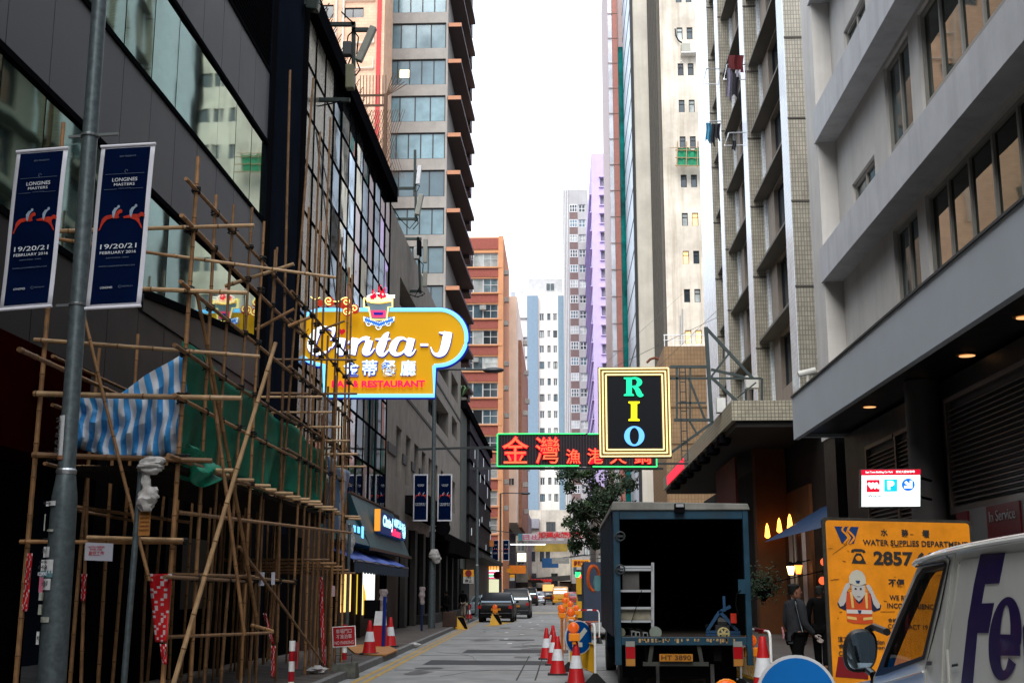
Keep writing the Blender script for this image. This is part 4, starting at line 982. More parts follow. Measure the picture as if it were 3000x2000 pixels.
b.ribbon([(*rz(x, y), w * Mr) for x, y, w in smooth([(306, 846, 14), (326, 864, 26), (342, 893, 30), (362, 897, 8)], 6)], (0, RY - .056, 0), UX, UZ, .04)
b.build('letter', mat('green lit letter', (0.01, 0.68, 0.28), emit=.8), t)
b = B(); rpoly(b, [(277, 933), (340, 933), (340, 942), (326, 947), (326, 1030), (340, 1035), (340, 1044), (277, 1044), (277, 1035), (291, 1030), (291, 947), (277, 942)]); b.build('letter', mat('yellow lit letter', (0.95, 0.80, 0.01), emit=.8), t)
b = B(); R1 = []; R2 = []
for i in range(40):
    a = 2 * PI * i / 40; R1.append(rz(310 + 58 * math.cos(a), 1131 + 57 * math.sin(a))); R2.append(rz(310 + 27 * math.cos(a), 1131 + 48 * math.sin(a)))
for i in range(40):
    j = (i + 1) % 40; q = [R1[i], R2[i], R2[j], R1[j]]
    b.hexa([(p[0], RY, p[1]) for p in q] + [(p[0], RY - .05, p[1]) for p in q])
b.build('letter', mat('blue lit letter', (0.12, 0.42, 1.0), emit=.75), t)
b = B()      # carrying truss anchored on the tiled canopy
def tr(px, py, Y=RY + .15): return at(px, py, Y=Y)
mast = [tr(2068, 958), tr(2080, 1120), tr(2085, 1235)]
G = mat('green grey steel', (0.05, 0.065, 0.065), 0.5, 0.3, var=.25)
for p, q, w in ((mast[0], mast[2], .13), (tr(1963, 1074), tr(2075, 1074), .1), (tr(1963, 1108), tr(2230, 1108), .07), (tr(1975, 1230), tr(2080, 1230), .1), (tr(1983, 1074), tr(1983, 1232), .07), (tr(2022, 1074), tr(2022, 1232), .06), (tr(1983, 1180), tr(2068, 1180), .06), (tr(2018, 1108), tr(2068, 1235), .07), (tr(2068, 960), tr(2205, 1108), .1), (tr(2083, 1104), tr(2160, 1176), .1), (tr(2083, 1104), tr(2140, 1030), .07), (tr(2083, 1082), tr(2180, 1104), .09), (tr(2018, 1230), tr(2045, 1275), .06), (tr(1968, 1324), tr(2090, 1235), .09), (tr(2160, 1165), tr(2215, 1120), .05), (tr(2232, 1108), tr(2232, 1178), .08)): b.bar(p, q, w, w)
b.build('truss', G, t)
b = B()
lx0, lx1 = tr(1993, 1200).x, tr(2010, 1200).x; z0_, z1_ = tr(2000, 1350).z, tr(2000, 1078).z
for x_ in (lx0, lx1): b.bar((x_, RY + .02, z0_), (x_, RY + .02, z1_), .035, .035)
for k in range(10): z = z0_ + (z1_ - z0_) * k / 9.5; b.bar((lx0, RY + .02, z), (lx1, RY + .02, z), .03, .03)
b.build('ladder', DSTEEL, t)
b = B(); b.tube([tr(1895, 1062), tr(1905, 1052), tr(1918, 1048), tr(1930, 1052)], .05, 6); b.build('cable', mat('rusty conduit', (.15, .05, .03), .7), t)
b = B()
for i_, (p, q) in enumerate(((tr(1800, 1074), at(2100, 930, Y=48)), (tr(1930, 1074), at(2110, 900, Y=50)), (tr(1760, 1076), at(2000, 860, Y=86)))): b.tube([p, q], .008, 4)
b.build('guy_wire', DSTEEL, t)
# small aerial boxes on the tiled canopy
t = thing('equipment_frame', 'small metal frame with white boxes on top of the tiled canopy', 'equipment', tr(2190, 1170))
b = B()
for p, q in ((tr(2185, 1130, 46), tr(2185, 1178, 46)), (tr(2205, 1100, 46), tr(2205, 1178, 46)), (tr(2160, 1175, 46), tr(2240, 1175, 46)), (tr(2120, 1020, 47), tr(2120, 1050, 47))): b.bar(p, q, .06, .06)
b.build('frame', DSTEEL, t)
b = B(); p = tr(2190, 1140, 45.9); b.box(p.x - .1, p.x + .35, 45.5, 45.9, p.z, p.z + .45); b.build('box', mat('off white casing', (.5, .5, .46)), t)
b = B(); p = tr(2115, 1210, 43.5); b.box(p.x - .2, p.x + .1, 43.2, 43.6, p.z, p.z + .5); b.build('box', mat('white box', (.6, .6, .58)), t)
# --- wide neon sign with red characters
GY = 55.0
def gz(zx, zy): p = at(1420 + zx / 4.356, 1250 + zy / 4.356, Y=GY); return (p.x, p.z)
xl, xr, zt_, zb_ = gz(163, 300)[0], gz(2190, 300)[0], gz(900, 88)[1], gz(900, 500)[1]
t = thing('neon_sign', 'wide black neon sign with red characters and a green tube border across the street', 'sign', ((xl + xr) / 2, GY, zb_))
b = B(); b.box(xl, xr, GY, GY + .3, zb_, zt_); b.build('cabinet', mat('black ribbed sign face', (0.012, 0.008, 0.012), 0.6, var=0, spec=.2), t)
b = B()
for k in range(56): x_ = xl + (xr - xl) * (k + .5) / 56; b.box(x_ - .012, x_ + .012, GY - .02, GY - .001, zb_ + .04, zt_ - .04)
b.build('rib', mat('dark rib', (0.05, 0.04, 0.048), 0.5), t)
b = B()
for p, q in (((xl, zb_), (xl, zt_)), ((xl, zt_), (xl + 3.9, zt_)), ((xl + 4.0, zt_ - .02), (xr, zt_ - .02)), ((xl, zb_), (xl + 3.6, zb_)), ((xl + 4.2, zb_ - .03), (xr, zb_ - .05)), ((xr, zb_ - .05), (xr, zt_))): b.tube([(p[0], GY - .04, p[1]), (q[0], GY - .04, q[1])], .03, 6)
b.build('neon_border', mat('green neon', (0.05, 0.95, 0.22), emit=.85), t)
NR1, NR2 = mat('orange red neon', (1.0, 0.13, 0.05), emit=.85), mat('red neon rim', (1.0, 0.0, 0.02), emit=.9)
for s_, a, c_, y0_, y1_ in (('金', 225, 560, 120, 475), ('灣', 648, 958, 128, 475), ('漁', 1038, 1222, 285, 475), ('港', 1308, 1525, 275, 475), ('火', 1595, 1808, 285, 475), ('鍋', 1905, 2120, 285, 475)):
    c = gz((a + c_) / 2, (y0_ + y1_) / 2); w_, h_ = gz(c_, 0)[0] - gz(a, 0)[0], gz(0, y0_)[1] - gz(0, y1_)[1]
    o = text(s_, (c[0], GY - .10, c[1]), UX, UZ, h_ * .96, w_ * .96, NR1, t, 'character', bold=.0, depth=.02)
    text(s_, (c[0], GY - .06, c[1]), UX, UZ, h_ * 1.02, w_ * 1.02, NR2, o, 'character_rim', bold=.022, depth=.02)
b = B(); b.bar((xl - 3.6, GY + .15, zt_ - .65), (xl, GY + .15, zt_ - .55), .09, .09); b.bar((xr, GY + .15, zb_ + .1), (8, GY + .15, zb_ + .1), .09, .09); b.bar((xl - 1.2, GY + .15, zb_ - .06), (xr + .3, GY + .15, zb_ - .12), .1, .1); b.build('bracket', DSTEEL, t)
# --- backlit car park sign
CY = 20.2
def kz(zx, zy): p = at(2400 + zx / 4.704, 1350 + zy / 4.704, Y=CY); return (p.x, p.z)
xl, xr, zt_, zb_ = kz(575, 300)[0], kz(1385, 300)[0], kz(1000, 118)[1], kz(1000, 628)[1]
t = thing('lightbox_sign', 'backlit white car park sign with red top strip hanging below the grey canopy', 'sign', ((xl + xr) / 2, CY, zb_))
ax_ = Vector((math.cos(.10), -math.sin(.10), 0)); az_ = UZ
def kp(zx, zy, d=0): c = kz(980, 370); p = kz(zx, zy); return Vector((c[0], CY, c[1])) + ax_ * (p[0] - c[0]) + UZ * (p[1] - c[1]) + Vector((0, -d, 0))
def kpr(bb, pts, d, th=.012):
    bb.prism([(kz(*p)[0] - kz(980, 370)[0], kz(*p)[1] - kz(980, 370)[1]) for p in pts], Vector((kz(980, 370)[0], CY - d, kz(980, 370)[1])), ax_, UZ, th)
b = B(); kpr(b, [(570, 640), (1395, 640), (1395, 105), (570, 105)], 0, .16); b.build('case', mat('dark sign case', (.03, .03, .03), .4), t)
b = B(); kpr(b, [(590, 625), (1380, 625), (1380, 195), (590, 195)], .012); b.build('light_panel', mat('backlit white panel', (0.86, 1.0, 0.98), emit=.85), t)
b = B(); kpr(b, [(585, 190), (1385, 190), (1385, 118), (585, 118)], .012); b.build('red_strip', mat('backlit red', (0.55, 0.0, 0.02), emit=.75), t)
LW = mat('backlit white marks', (1, 1, 1), emit=.9)
b = B(); kpr(b, [(655, 425), (830, 425), (830, 258), (655, 258)], .024); lg = b.build('logo_tile', mat('backlit red', (0.55, 0.0, 0.02), emit=.75), t)
b = B()
for k in range(3): x_ = 665 + k * 48; kpr(b, [(x_ + 46, 385), (x_ + 68, 378), (x_ + 72, 362), (x_ + 36, 296), (x_ + 18, 292), (x_, 308), (x_ + 2, 322)], .036)
b.build('logo_stroke', LW, lg)
b = B(); kpr(b, [(895, 418), (1068, 418), (1068, 252), (895, 252)], .024); pl = b.build('logo_tile', mat('backlit sky blue', (0.0, 0.48, 0.95), emit=.7), t)
text('P', kp(980, 335, .036), ax_, UZ, 128 * .0011, 96 * .0011, LW, pl, bold=.05, depth=.01)
b = B(); kpr(b, [(1217 + 86 * math.cos(a), 327 - 84 * math.sin(a)) for a in [2 * PI * i / 28 for i in range(28)]], .024); dl = b.build('arrow_disc', mat('backlit blue', (0.0, 0.13, 0.75), emit=.8), t)
b = B(); kpr(b, [(1270, 378), (1270, 272), (1235, 272), (1235, 320), (1187, 276), (1162, 302), (1208, 344), (1160, 344), (1160, 378)], .036); b.build('arrow', LW, dl)
text('Wilson', kp(760, 478, .026), ax_, UZ, 42 * .0011, 190 * .0011, mat('grey print', (.1, .14, .15), .5), t, bold=.01)
text('Parking', kp(742, 545, .026), ax_, UZ, 40 * .0011, 150 * .0011, mat('washed grey print', (.75, .9, .88), emit=.8), t)
text('East Town Building Car Park', kp(825, 155, .026), ax_, UZ, 38 * .0011, 385 * .0011, LW, t, bold=.012)
text('東城大廈停車場', kp(1175, 150, .026), ax_, UZ, 36 * .0011, 265 * .0011, LW, t, bold=.012)
b = B()
for zz in (225, 490): p = kp(1395, zz, -.08); b.bar(p, p + Vector((.35, .6, 0)), .035, .035)
b.build('bracket', BLACK, t)
# --- small lit sign on the teal mansard of the corner restaurant comes with the shop itself
# ================================================================ CORNER RESTAURANT (left, under the glass building)
t = thing('restaurant_front', 'corner restaurant with teal mansard roof, lit windows and a small neon sign', 'shop', (-6.8, 44, .12))
SHW = mat('brown shop wall', (0.035, 0.02, 0.014), 0.7, var=.25)
b = B(); b.box(-7.3, -6.95, 36.5, 53.3, .12, 4.8); b.box(-7.0, -6.7, 33, 36.4, .12, 3.3); b.build('wall', SHW, t)
TEAL = mat('teal metal roof', (0.05, 0.12, 0.135), 0.5, 0.2, var=.25, scale=3)
b = B(); b.hexa(((-6.35, 41.5, 3.05), (-6.35, 52.2, 3.05), (-7.0, 52.2, 3.05), (-7.0, 41.5, 3.05), (-6.86, 40.2, 4.75), (-6.86, 50.5, 4.75), (-7.0, 50.5, 4.75), (-7.0, 40.2, 4.75)))
rf = b.build('roof', TEAL, t)
b = B(); b.bar((-6.86, 40.2, 4.78), (-6.86, 50.5, 4.78), .1, .06); b.bar((-6.33, 41.5, 3.02), (-6.33, 52.2, 3.02), .12, .1); b.build('ridge', mat('brown trim', (.09, .05, .035)), rf)
b = B(); b.hexa(((-6.35, 36, 3.1), (-6.35, 41.3, 3.1), (-7.0, 41.3, 3.1), (-7.0, 36, 3.1), (-6.75, 36, 3.9), (-6.75, 41.3, 3.9), (-7.0, 41.3, 3.9), (-7.0, 36, 3.9))); b.build('roof', TEAL, t)
b = B(); b.box(-6.6, -6.5, 37.3, 41.4, 3.3, 3.6); sg = b.build('signboard', mat('dark teal board', (.01, .03, .035)), t)
b = B(); b.box(-6.48, -6.46, 40.3, 40.7, 3.2, 3.7); b.box(-6.48, -6.46, 38.7, 39.1, 3.45, 3.65); b.box(-6.48, -6.46, 39.5, 39.9, 3.45, 3.65); b.build('neon_tile', NBLUE, sg)
text('S', (-6.45, 37.8, 3.5), (0, 1, 0), UZ, .28, None, mat('pale letter', (.5, .7, .75), emit=.5), sg)
# neon box on the mansard, turned to the street
b = B(); b.box(-6.5, -6.35, 43.6, 50.6, 3.65, 4.38); nb = b.build('neon_box', mat('dark blue sign box', (0.01, 0.03, 0.12), emit=.4), t)
text('Cinta-J', (-6.33, 45.4, 4.05), (0, 1, 0), UZ, .52, 2.6, mat('cyan white letters', (.45, .85, 1), emit=1.4), nb, bold=.05, shear=.2)
text('金蒂餐廳', (-6.33, 48.1, 4.18), (0, 1, 0), UZ, .34, 2.2, mat('cyan white letters', (.45, .85, 1), emit=1.4), nb, bold=.03)
text('Bar & Restaurant', (-6.33, 47.7, 3.82), (0, 1, 0), UZ, .28, 2.4, mat('pinkish red letters', (1, .02, .08), emit=2.0), nb, bold=.03)
text('餐廳', (-6.33, 49.9, 4.0), (0, 1, 0), UZ, .6, 1.1, mat('cyan white letters', (.45, .85, 1), emit=1.4), nb, bold=.05)
b = B(); b.box(-6.52, -6.34, 43.35, 43.55, 3.7, 4.45); b.build('end_strip', mat('amber strip', (.8, .3, .03), emit=.8), nb)
# awning and lit windows
AWN = mat('blue awning cloth', (0.045, 0.09, 0.36), 0.6, var=.15); AWD = mat('dark blue valance', (0.008, 0.028, 0.055), 0.6)
b = B(); n = 12
for k in range(n):
    y0_, y1_ = 36 + 12.6 * k / n, 36 + 12.6 * (k + 1) / n; s0, s1 = .05 * math.sin(k * 1.9), .05 * math.sin((k + 1) * 1.9)
    b.hexa(((-5.95, y0_, 2.5 + s0), (-5.95, y1_, 2.5 + s1), (-7.0, y1_, 3.0), (-7.0, y0_, 3.0), (-5.95, y0_, 2.53 + s0), (-5.95, y1_, 2.53 + s1), (-7.0, y1_, 3.03), (-7.0, y0_, 3.03)))
aw = b.build('awning', AWN, t)
b = B()
for k in range(42): y = 36 + 12.6 * k / 42; b.box(-5.97, -5.95, y, y + .29, 2.16 + .03 * (k % 2), 2.5)
b.build('valance', AWD, aw)
b = B()
for k in range(10): y = 36.5 + 1.2 * k; b.box(-5.985, -5.972, y, y + .7, 2.28, 2.32)
b.build('fringe', mat('pale awning print', (.4, .45, .5), .7), aw)
b = B(); b.box(-5.99, -5.95, 36, 48.6, 2.47, 2.55); b.build('trim', mat('pale stripe', (.32, .30, .36), .6), aw)
LITW = mat('warm lit shop window', (1.0, 0.60, 0.18), emit=1.4)
for (ya_, yb_, za_, zb_) in ((38.7, 39.5, 1.0, 2.2), (39.8, 41.1, 1.0, 2.2), (36.6, 37.0, 1.2, 2.2)):
    b = B(); b.box(-6.96, -6.9, ya_, yb_, za_, zb_); b.build('lit_window', LITW, t)
b = B(); b.box(-6.96, -6.9, 43.5, 46.3, .85, 2.35); po = b.build('poster', mat('backlit poster', (.9, .92, .88), emit=1.15), t)
b = B(); b.prism([(43.5, .85), (44.5, .85), (44.0, 1.6), (43.5, 1.9)], (-6.88, 0, 0), (0, 1, 0), UZ, .01); b.build('poster_print', mat('yellow print', (.9, .5, .02), emit=.9), po)
b = B(); b.box(-6.95, -6.88, 41.6, 42.3, .9, 2.2); b.build('poster', mat('yellow and teal poster', (.8, .55, .04), emit=.9), t)
parts('pilaster', [(-6.95, -6.82, y, y + .35, .12, 3.0) for y in (36.2, 38.4, 41.35, 42.6, 46.6)], SHW, t)
parts('door', [(-6.94, -6.88, 37.2, 38.3, .12, 2.6), (-6.94, -6.88, 47.3, 49.3, .12, 2.5), (-6.94, -6.8, 29.4, 32.8, .12, 3.0)], BLACK, t)
# ================================================================ SMALL DISTANT SIGNS
def flat_sign(name, label, px0, px1, py0, py1, Y, m, group=None, th=.15):
    p, q = at(px0, py1, Y=Y), at(px1, py0, Y=Y)
    tt = thing(name, label, 'sign', (p.x, Y, p.z), group)
    b = B(); b.box(p.x, q.x, Y, Y + th, p.z, q.z); b.build('board', m, tt)
    return tt, p, q
def hang(tt, p, q, side):
    b = B(); xx = q.x if side > 0 else p.x
    b.bar((xx, tt.location.y + .1, q.z), (xx + side * 3, tt.location.y + .1, q.z + .4), .08, .08); b.build('bracket', DSTEEL, tt)
tt, p, q = flat_sign('banner_sign', 'red and white character signboard strung across the far street', 1574, 1712, 1556, 1576, 125, mat('pale red board', (.5, .32, .3), .7, var=.3)); hang(tt, p, q, 1)
text('鴻運火鍋酒家', ((p.x + q.x) / 2, 124.95, (p.z + q.z) / 2), UX, UZ, (q.z - p.z) * .9, (q.x - p.x) * .95, mat('faded red characters', (.6, .02, .03), .6), tt, bold=.05)
tt, p, q = flat_sign('banner_sign', 'pale signboard with pink characters below the red and white one', 1518, 1652, 1562, 1583, 130, mat('pale pink board', (.5, .46, .46), .7, var=.3)); hang(tt, p, q, -1)
text('日出海鮮', ((p.x + q.x) / 2, 129.95, (p.z + q.z) / 2), UX, UZ, (q.z - p.z) * .75, (q.x - p.x) * .8, mat('faded pink characters', (.5, .12, .2), .6), tt, bold=.03)
b = B(); b.box(p.x, p.x + .45, 129.9, 130, p.z, q.z); b.build('end_panel', mat('teal end panel', (.05, .16, .2), .6), tt)
tt, p, q = flat_sign('banner_sign', 'long faded yellow billboard over the far street', 1567, 1662, 1592, 1615, 135, mat('faded yellow board', (.38, .26, .05), .7, var=.4, scale=1)); hang(tt, p, q, 1)
tt, p, q = flat_sign('banner_sign', 'plain blue signboard over the far crossing', 1588, 1636, 1634, 1662, 140, mat('blue board', (.02, .09, .24), .6, var=.2)); hang(tt, p, q, 1)
tt, p, q = flat_sign('banner_sign', 'dull white signboard beside the plain blue one', 1617, 1668, 1632, 1650, 138, mat('dull white board', (.3, .3, .28), .6, var=.3)); hang(tt, p, q, 1)
tt, p, q = flat_sign('banner_sign', 'amber signboard with dark characters right of the far street', 1676, 1728, 1638, 1660, 120, mat('amber board', (.75, .32, .02), .6, var=.15)); hang(tt, p, q, 1)
text('壽司料理', ((p.x + q.x) / 2, 119.95, (p.z + q.z) / 2), UX, UZ, (q.z - p.z) * .7, (q.x - p.x) * .8, mat('dark red characters', (.2, .02, .01), .6), tt, bold=.03)
tt, p, q = flat_sign('banner_sign', 'bright orange signboard left of the far street', 1492, 1541, 1655, 1679, 145, mat('bright orange board', (.85, .26, .03), .6, var=.15)); hang(tt, p, q, -1)
tt, p, q = flat_sign('banner_sign', 'small yellow orange signboard beside the bright orange one', 1481, 1500, 1664, 1676, 143, mat('yellow orange board', (.8, .34, .02), .6)); hang(tt, p, q, -1)
tt, p, q = flat_sign('lightbox_sign', 'small square white lightbox with a yellow ring', 1516, 1541, 1619, 1644, 128, mat('cream light', (1, .97, .82), emit=1.2)); hang(tt, p, q, -1)
b = B(); c = (p + q) / 2; rg = [(c.x + .3 * math.cos(a), 127.95, c.z + .3 * math.sin(a)) for a in [2 * PI * i / 20 for i in range(21)]]; b.tube(rg, .05, 5); b.build('ring', mat('yellow ring', (.9, .6, .15), emit=.9), tt)
# convenience store at the crossing, seen end on
p, q = at(1411, 1724, Y=119), at(1462, 1640, Y=119)
t = thing('corner_store', 'corner store with orange, green and red lit stripes under glowing bulbs', 'shop', (p.x, 119, .12))
b = B(); b.box(p.x, q.x, 119, 124, .12, q.z + .2); b.build('wall', mat('pale shop wall', (.5, .5, .45), .7), t)
zs = [at(1430, y, Y=119).z for y in (1670, 1674, 1679, 1683, 1688, 1690, 1694)]
b = B(); b.box(p.x, q.x, 118.9, 119, zs[6], zs[0]); b.build('light_panel', mat('cool lit panel', (.85, .85, 1), emit=1.5), t)
for i_, (a_, c_, m_) in enumerate(((1, 2, mat('red lit stripe', (.9, .02, .1), emit=1)), (3, 4, mat('green lit stripe', (0, .5, .12), emit=1)), (5, 6, mat('red lit stripe', (.9, .02, .1))))):
    b = B(); b.box(p.x, q.x, 118.86, 118.9, zs[c_], zs[a_]); b.build('stripe', m_, t)
b = B(); b.box(p.x + .1, q.x, 118.85, 118.9, .3, zs[6] - .1); b.build('shop_window', mat('lit shop interior', (.85, .85, .55), emit=.8), t)
b = B()
for k in range(6):
    for j in range(4): b.ball((p.x + .15 + k * .28, 118.7, zs[0] + .15 + j * .22), .09, 6, 4)
b.build('bulb', mat('amber bulbs', (1, .4, .05), emit=1.6), t)
tt, p, q = flat_sign('banner_sign', 'plain orange panel above the corner store', 1428, 1447, 1581, 1600, 116, mat('orange board', (.6, .2, .06), .7))
# ================================================================ BAMBOO SCAFFOLD
BAM = mat('dry bamboo', (0.25, 0.125, 0.048), 0.55, rand=.4, var=0.4, scale=7, spec=.4)
BAM2 = mat('pale bamboo', (0.42, 0.26, 0.13), 0.5, rand=.25, var=0.35, scale=7, spec=.4)
NODE = mat('bamboo node', (0.13, 0.065, 0.025), 0.6, var=.2)
TIE = mat('black nylon tie', (0.01, 0.01, 0.01), 0.6, var=0)
OX, IX, FY = -4.75, -6.35, 15.2
sc = thing('bamboo_scaffold', 'bamboo pole scaffold lashed with black ties over the left pavement', 'scaffold', (-5.5, 21, .12))
ties = B()
def pole(a, b_, r=.032, m=BAM, taper=.85):
    r *= random.uniform(.82, 1.0)
    a, b_ = Vector(a), Vector(b_); L_ = (b_ - a).length; n = max(2, int(L_ / .42)); b = B()
    bend = Vector((random.uniform(-1, 1), random.uniform(-1, 1), random.uniform(-.3, .3))) * .012 * min(L_, 6) / 3
    ph = random.random() * .3
    pts = []; rs = []; P = lambda t: a.lerp(b_, t) + bend * math.sin(PI * t)
    ts = [0] + [min(1, max(0, (i + ph + random.uniform(-.08, .08)) / n)) for i in range(n)] + [1]
    ts = sorted(set(round(t, 4) for t in ts))
    for t in ts:
        R = r * (1 - (1 - taper) * t)
        d = .018 / L_
        if 0 < t < 1: pts += [P(t - d * 1.6), P(t - d * .5), P(t + d * .5), P(t + d * 1.6)]; rs += [R, R * 1.13, R * 1.13, R]
        else: pts.append(P(t)); rs.append(R)
    n0 = len(b.f); b.tube(pts, rs, 8)
    k = 0
    for i in range(len(pts) - 1):
        if abs(rs[i] - rs[i + 1]) < 1e-6 and rs[i] > r * 1.02 * (1 - (1 - taper)):
            for j in range(8): b.m[n0 + i * 8 + j] = 1
    for i in range(len(pts) - 1):
        if (pts[i + 1] - pts[i]).length < .0185:
            for j in range(8): b.m[n0 + i * 8 + j] = 1
    return b.build('pole', [m, NODE], sc, smooth=True)
def tie(p, r=.055):
    p = Vector(p)
    for k in range(3):
        q = p + Vector((0, 0, (k - 1) * .028)); R = r * random.uniform(.92, 1.1)
        ties.tube([q + Vector((R * math.cos(a), R * math.sin(a), random.uniform(-.012, .012))) for a in [2 * PI * j / 7 for j in range(8)]], .011, 4, cap=False)
    if random.random() < .35: ties.bar(p, p + Vector((random.uniform(-.15, .15), -.05, random.uniform(-.1, .15))), .008, .008)
# standards along the outer row
pxs = [529, 590, 636, 678, 726, 764, 793, 825, 846, 869, 892, 915, 936, 957, 976, 997, 1017]
Yo = [at(x, 1260, X=OX).y for x in pxs]
tops = {0: 459, 1: 557, 2: 580, 3: 582, 4: 640, 5: 712, 6: 715, 7: 206, 8: 229, 9: 600, 10: 387, 11: 640, 12: 344, 13: 660, 14: 690, 15: 780, 16: 800}
outer = []
for i, y in enumerate(Yo):
    zt = at(1500, tops[i], Y=y).z
    jx = random.uniform(-.06, .06) if i else 0
    t_ = Vector((OX + jx + random.uniform(-.03, .08) * (i > 0), y + random.uniform(-.05, .3) * (i > 0), zt)); b0 = Vector((OX + jx + random.uniform(-.05, .05), y, .13))
    if i == 0: t_ = at(581, 459, Y=FY); b0 = at(474, 2040, Y=FY)
    if i == 7: t_ = at(850, 206, Y=y); b0 = at(812, 1880, Y=y)
    if i == 8: t_ = at(918, 229, Y=y); b0 = at(790, 1930, Y=y - .4)
    if i == 10: t_ = at(938, 387, Y=y); b0 = at(872, 1940, Y=y)
    if i == 12: t_ = at(968, 344, Y=y); b0 = at(905, 1950, Y=y)
    outer.append((b0, t_)); pole(b0, t_, .031 if i < 2 else .0265)
def on(i, z): a, c = outer[i]; return a.lerp(c, (z - a.z) / (c.z - a.z))
# inner row
for i in range(1, 17):
    if i: pole((IX + random.uniform(-.1, .1), Yo[i] + .3, .13), (IX + .05, Yo[i] + .3, random.uniform(3.4, 5.6)), .028)
pole(at(42, 2040, Y=FY), at(186, 360, Y=FY), .036); pole(at(236, 2040, Y=16.4), at(258, 1400, Y=16.4), .03)
pole(at(1000, 1985, Y=25.4), at(1003, 1300, Y=25.4), .026); pole(at(965, 1985, Y=24.8), at(985, 1100, Y=24.8), .03)
# ledgers along the street
ZL = [at(555, p, Y=FY).z for p in (557, 668, 850, 1035, 1173, 1347, 1690)]
for j, z in enumerate(ZL):
    y0, y1 = FY - .45 - .1 * (j % 2), Yo[16] + .4
    if j == 6: y1 = Yo[9]
    mid = (y0 + y1) / 2
    pole((OX + .06, y0, z), (OX + .06, mid + .6, z - .02), .03); pole((OX + .07, mid - .3, z + .05), (OX + .05, y1, z), .027)
    for i in range(17):
        if z < outer[i][1].z - .1 and (j != 6 or i < 10): tie(on(i, z))
    if j in (3, 4, 5): pole((IX, y0 + .4, z - .05), (IX, y1, z - .05), .028)
# a slanting ledger at lower height and short ledgers near the ground
for a, c, r in ((at(735, 1830, Y=18.4), at(800, 1848, Y=18.6), .028), (at(500, 1682, Y=FY + .3), at(745, 1688, Y=18), .026), (at(490, 1865, Y=FY + .3), at(800, 1852, Y=18.6), .026), (at(520, 1500, Y=FY + .2), at(1030, 1560, Y=25), .028)): pole(a, c, r)
# transoms on the end face and short ones further along
for p, q, Y, r, m in (((90, 680), (745, 660), FY - .08, .036, BAM2), ((100, 690), (520, 752), FY - .06, .03, BAM), ((500, 748), (984, 813), FY + .5, .026, BAM2), ((230, 838), (725, 858), FY - .09, .036, BAM2), ((100, 995), (761, 1044), FY - .08, .034, BAM2), ((98, 1153), (708, 1166), FY - .1, .044, BAM2), ((95, 1332), (622, 1349), FY - .1, .038, BAM), ((58, 1586), (535, 1588), FY - .1, .03, BAM), ((255, 1573), (537, 1580), FY - .16, .028, BAM2), ((659, 838), (861, 773), 18.2, .034, BAM2), ((749, 966), (862, 905), 19.5, .03, BAM), ((845, 955), (908, 930), 20, .03, BAM), ((952, 962), (1010, 940), 23.0, .03, BAM), ((800, 1053), (1044, 1054), 23.5, .025, BAM), ((790, 1152), (1046, 1153), 23.8, .028, BAM), ((190, 1480), (560, 1530), 16.6, .028, BAM), ((200, 1490), (420, 1530), 17.2, .026, BAM)):
    pole(at(*p, Y=Y), at(*q, Y=Y), r, m)
for x in (150, 545, 529): tie(at(x, 1160, Y=FY - .05)); tie(at(x - 3, 1340, Y=FY - .05)); tie(at(x - 10, 1586, Y=FY - .05))
tie(at(553, 672, Y=FY - .05)); tie(at(549, 852, Y=FY - .05)); tie(at(540, 1030, Y=FY - .05))
# braces
pole(at(438, 1700, Y=FY - .2), at(222, 820, Y=FY - .1), .028); pole(at(754, 1826, Y=18.2), at(575, 850, Y=FY + .1), .03)
pole(at(500, 2030, Y=FY - .35), at(808, 1003, Y=FY + .2), .033, BAM2)
pole(at(56, 1023, Y=13.4), at(340, 1152, Y=16.8), .032); pole(at(700, 1600, Y=18), at(945, 1940, Y=23), .026); pole(at(610, 1040, Y=16.2), at(716, 1860, Y=16.4), .028)
xp = B()
for k in range(20):
    y = random.uniform(20.5, 27.2); x_ = random.choice((OX + random.uniform(-.12, .12), IX + random.uniform(0, .9))); z1 = random.uniform(4.0, 6.6) if x_ > -5.2 else random.uniform(3.4, 5.4)
    a, c = Vector((x_, y, .13)), Vector((x_ + random.uniform(-.12, .12), y + random.uniform(-.35, .35), z1)); n = int(z1 / .4); rs = []; pts = []
    for i in range(n + 1):
        for e, q in ((-.012, 1), (0, 1.14), (.012, 1)): pts.append(a.lerp(c, max(0, min(1, i / n + e)))); rs.append(.021 * q)
    xp.tube(pts, rs, 7)
ex = xp.build('pole', BAM, sc, smooth=True); ex['kind'] = 'stuff'
# working deck with its row of stub ends
zd = 3.2
for i in range(1, 17):
    y = Yo[i] + .12
    if i % 2: pole((IX - .1, y, zd + .03), (OX + random.uniform(.25, .5), y, zd - .02), .032, BAM2)
    else: pole((OX - .5, y, zd), (OX + random.uniform(.2, .4), y, zd - .02), .032, BAM2)
for k in range(6): z = 5.05 - .18 * k; y = Yo[9 + k]; pole((IX, y, z), (OX + .45 + .05 * k, y, z), .028, BAM2)
for k in range(5): y = Yo[11 + k]; pole((IX, y, 2.2 - .05 * k), (OX + .4, y, 2.2 - .05 * k), .026, BAM)
b = B()
for k in range(10): x = IX + .1 + k * .155; b.hexa(((x, FY, zd - .12), (x + .14, FY, zd - .12), (x + .14, Yo[16], zd - .12), (x, Yo[16], zd - .12), (x, FY, zd - .06), (x + .14, FY, zd - .06), (x + .14, Yo[16], zd - .06), (x, Yo[16], zd - .06)))
b.build('deck', mat('dark deck boards', (0.010, 0.008, 0.006), .85, var=.4, spec=.1), sc)  # one near-black tone for the whole deck
tk = ties.build('lashing', TIE, sc); tk['kind'] = 'stuff'
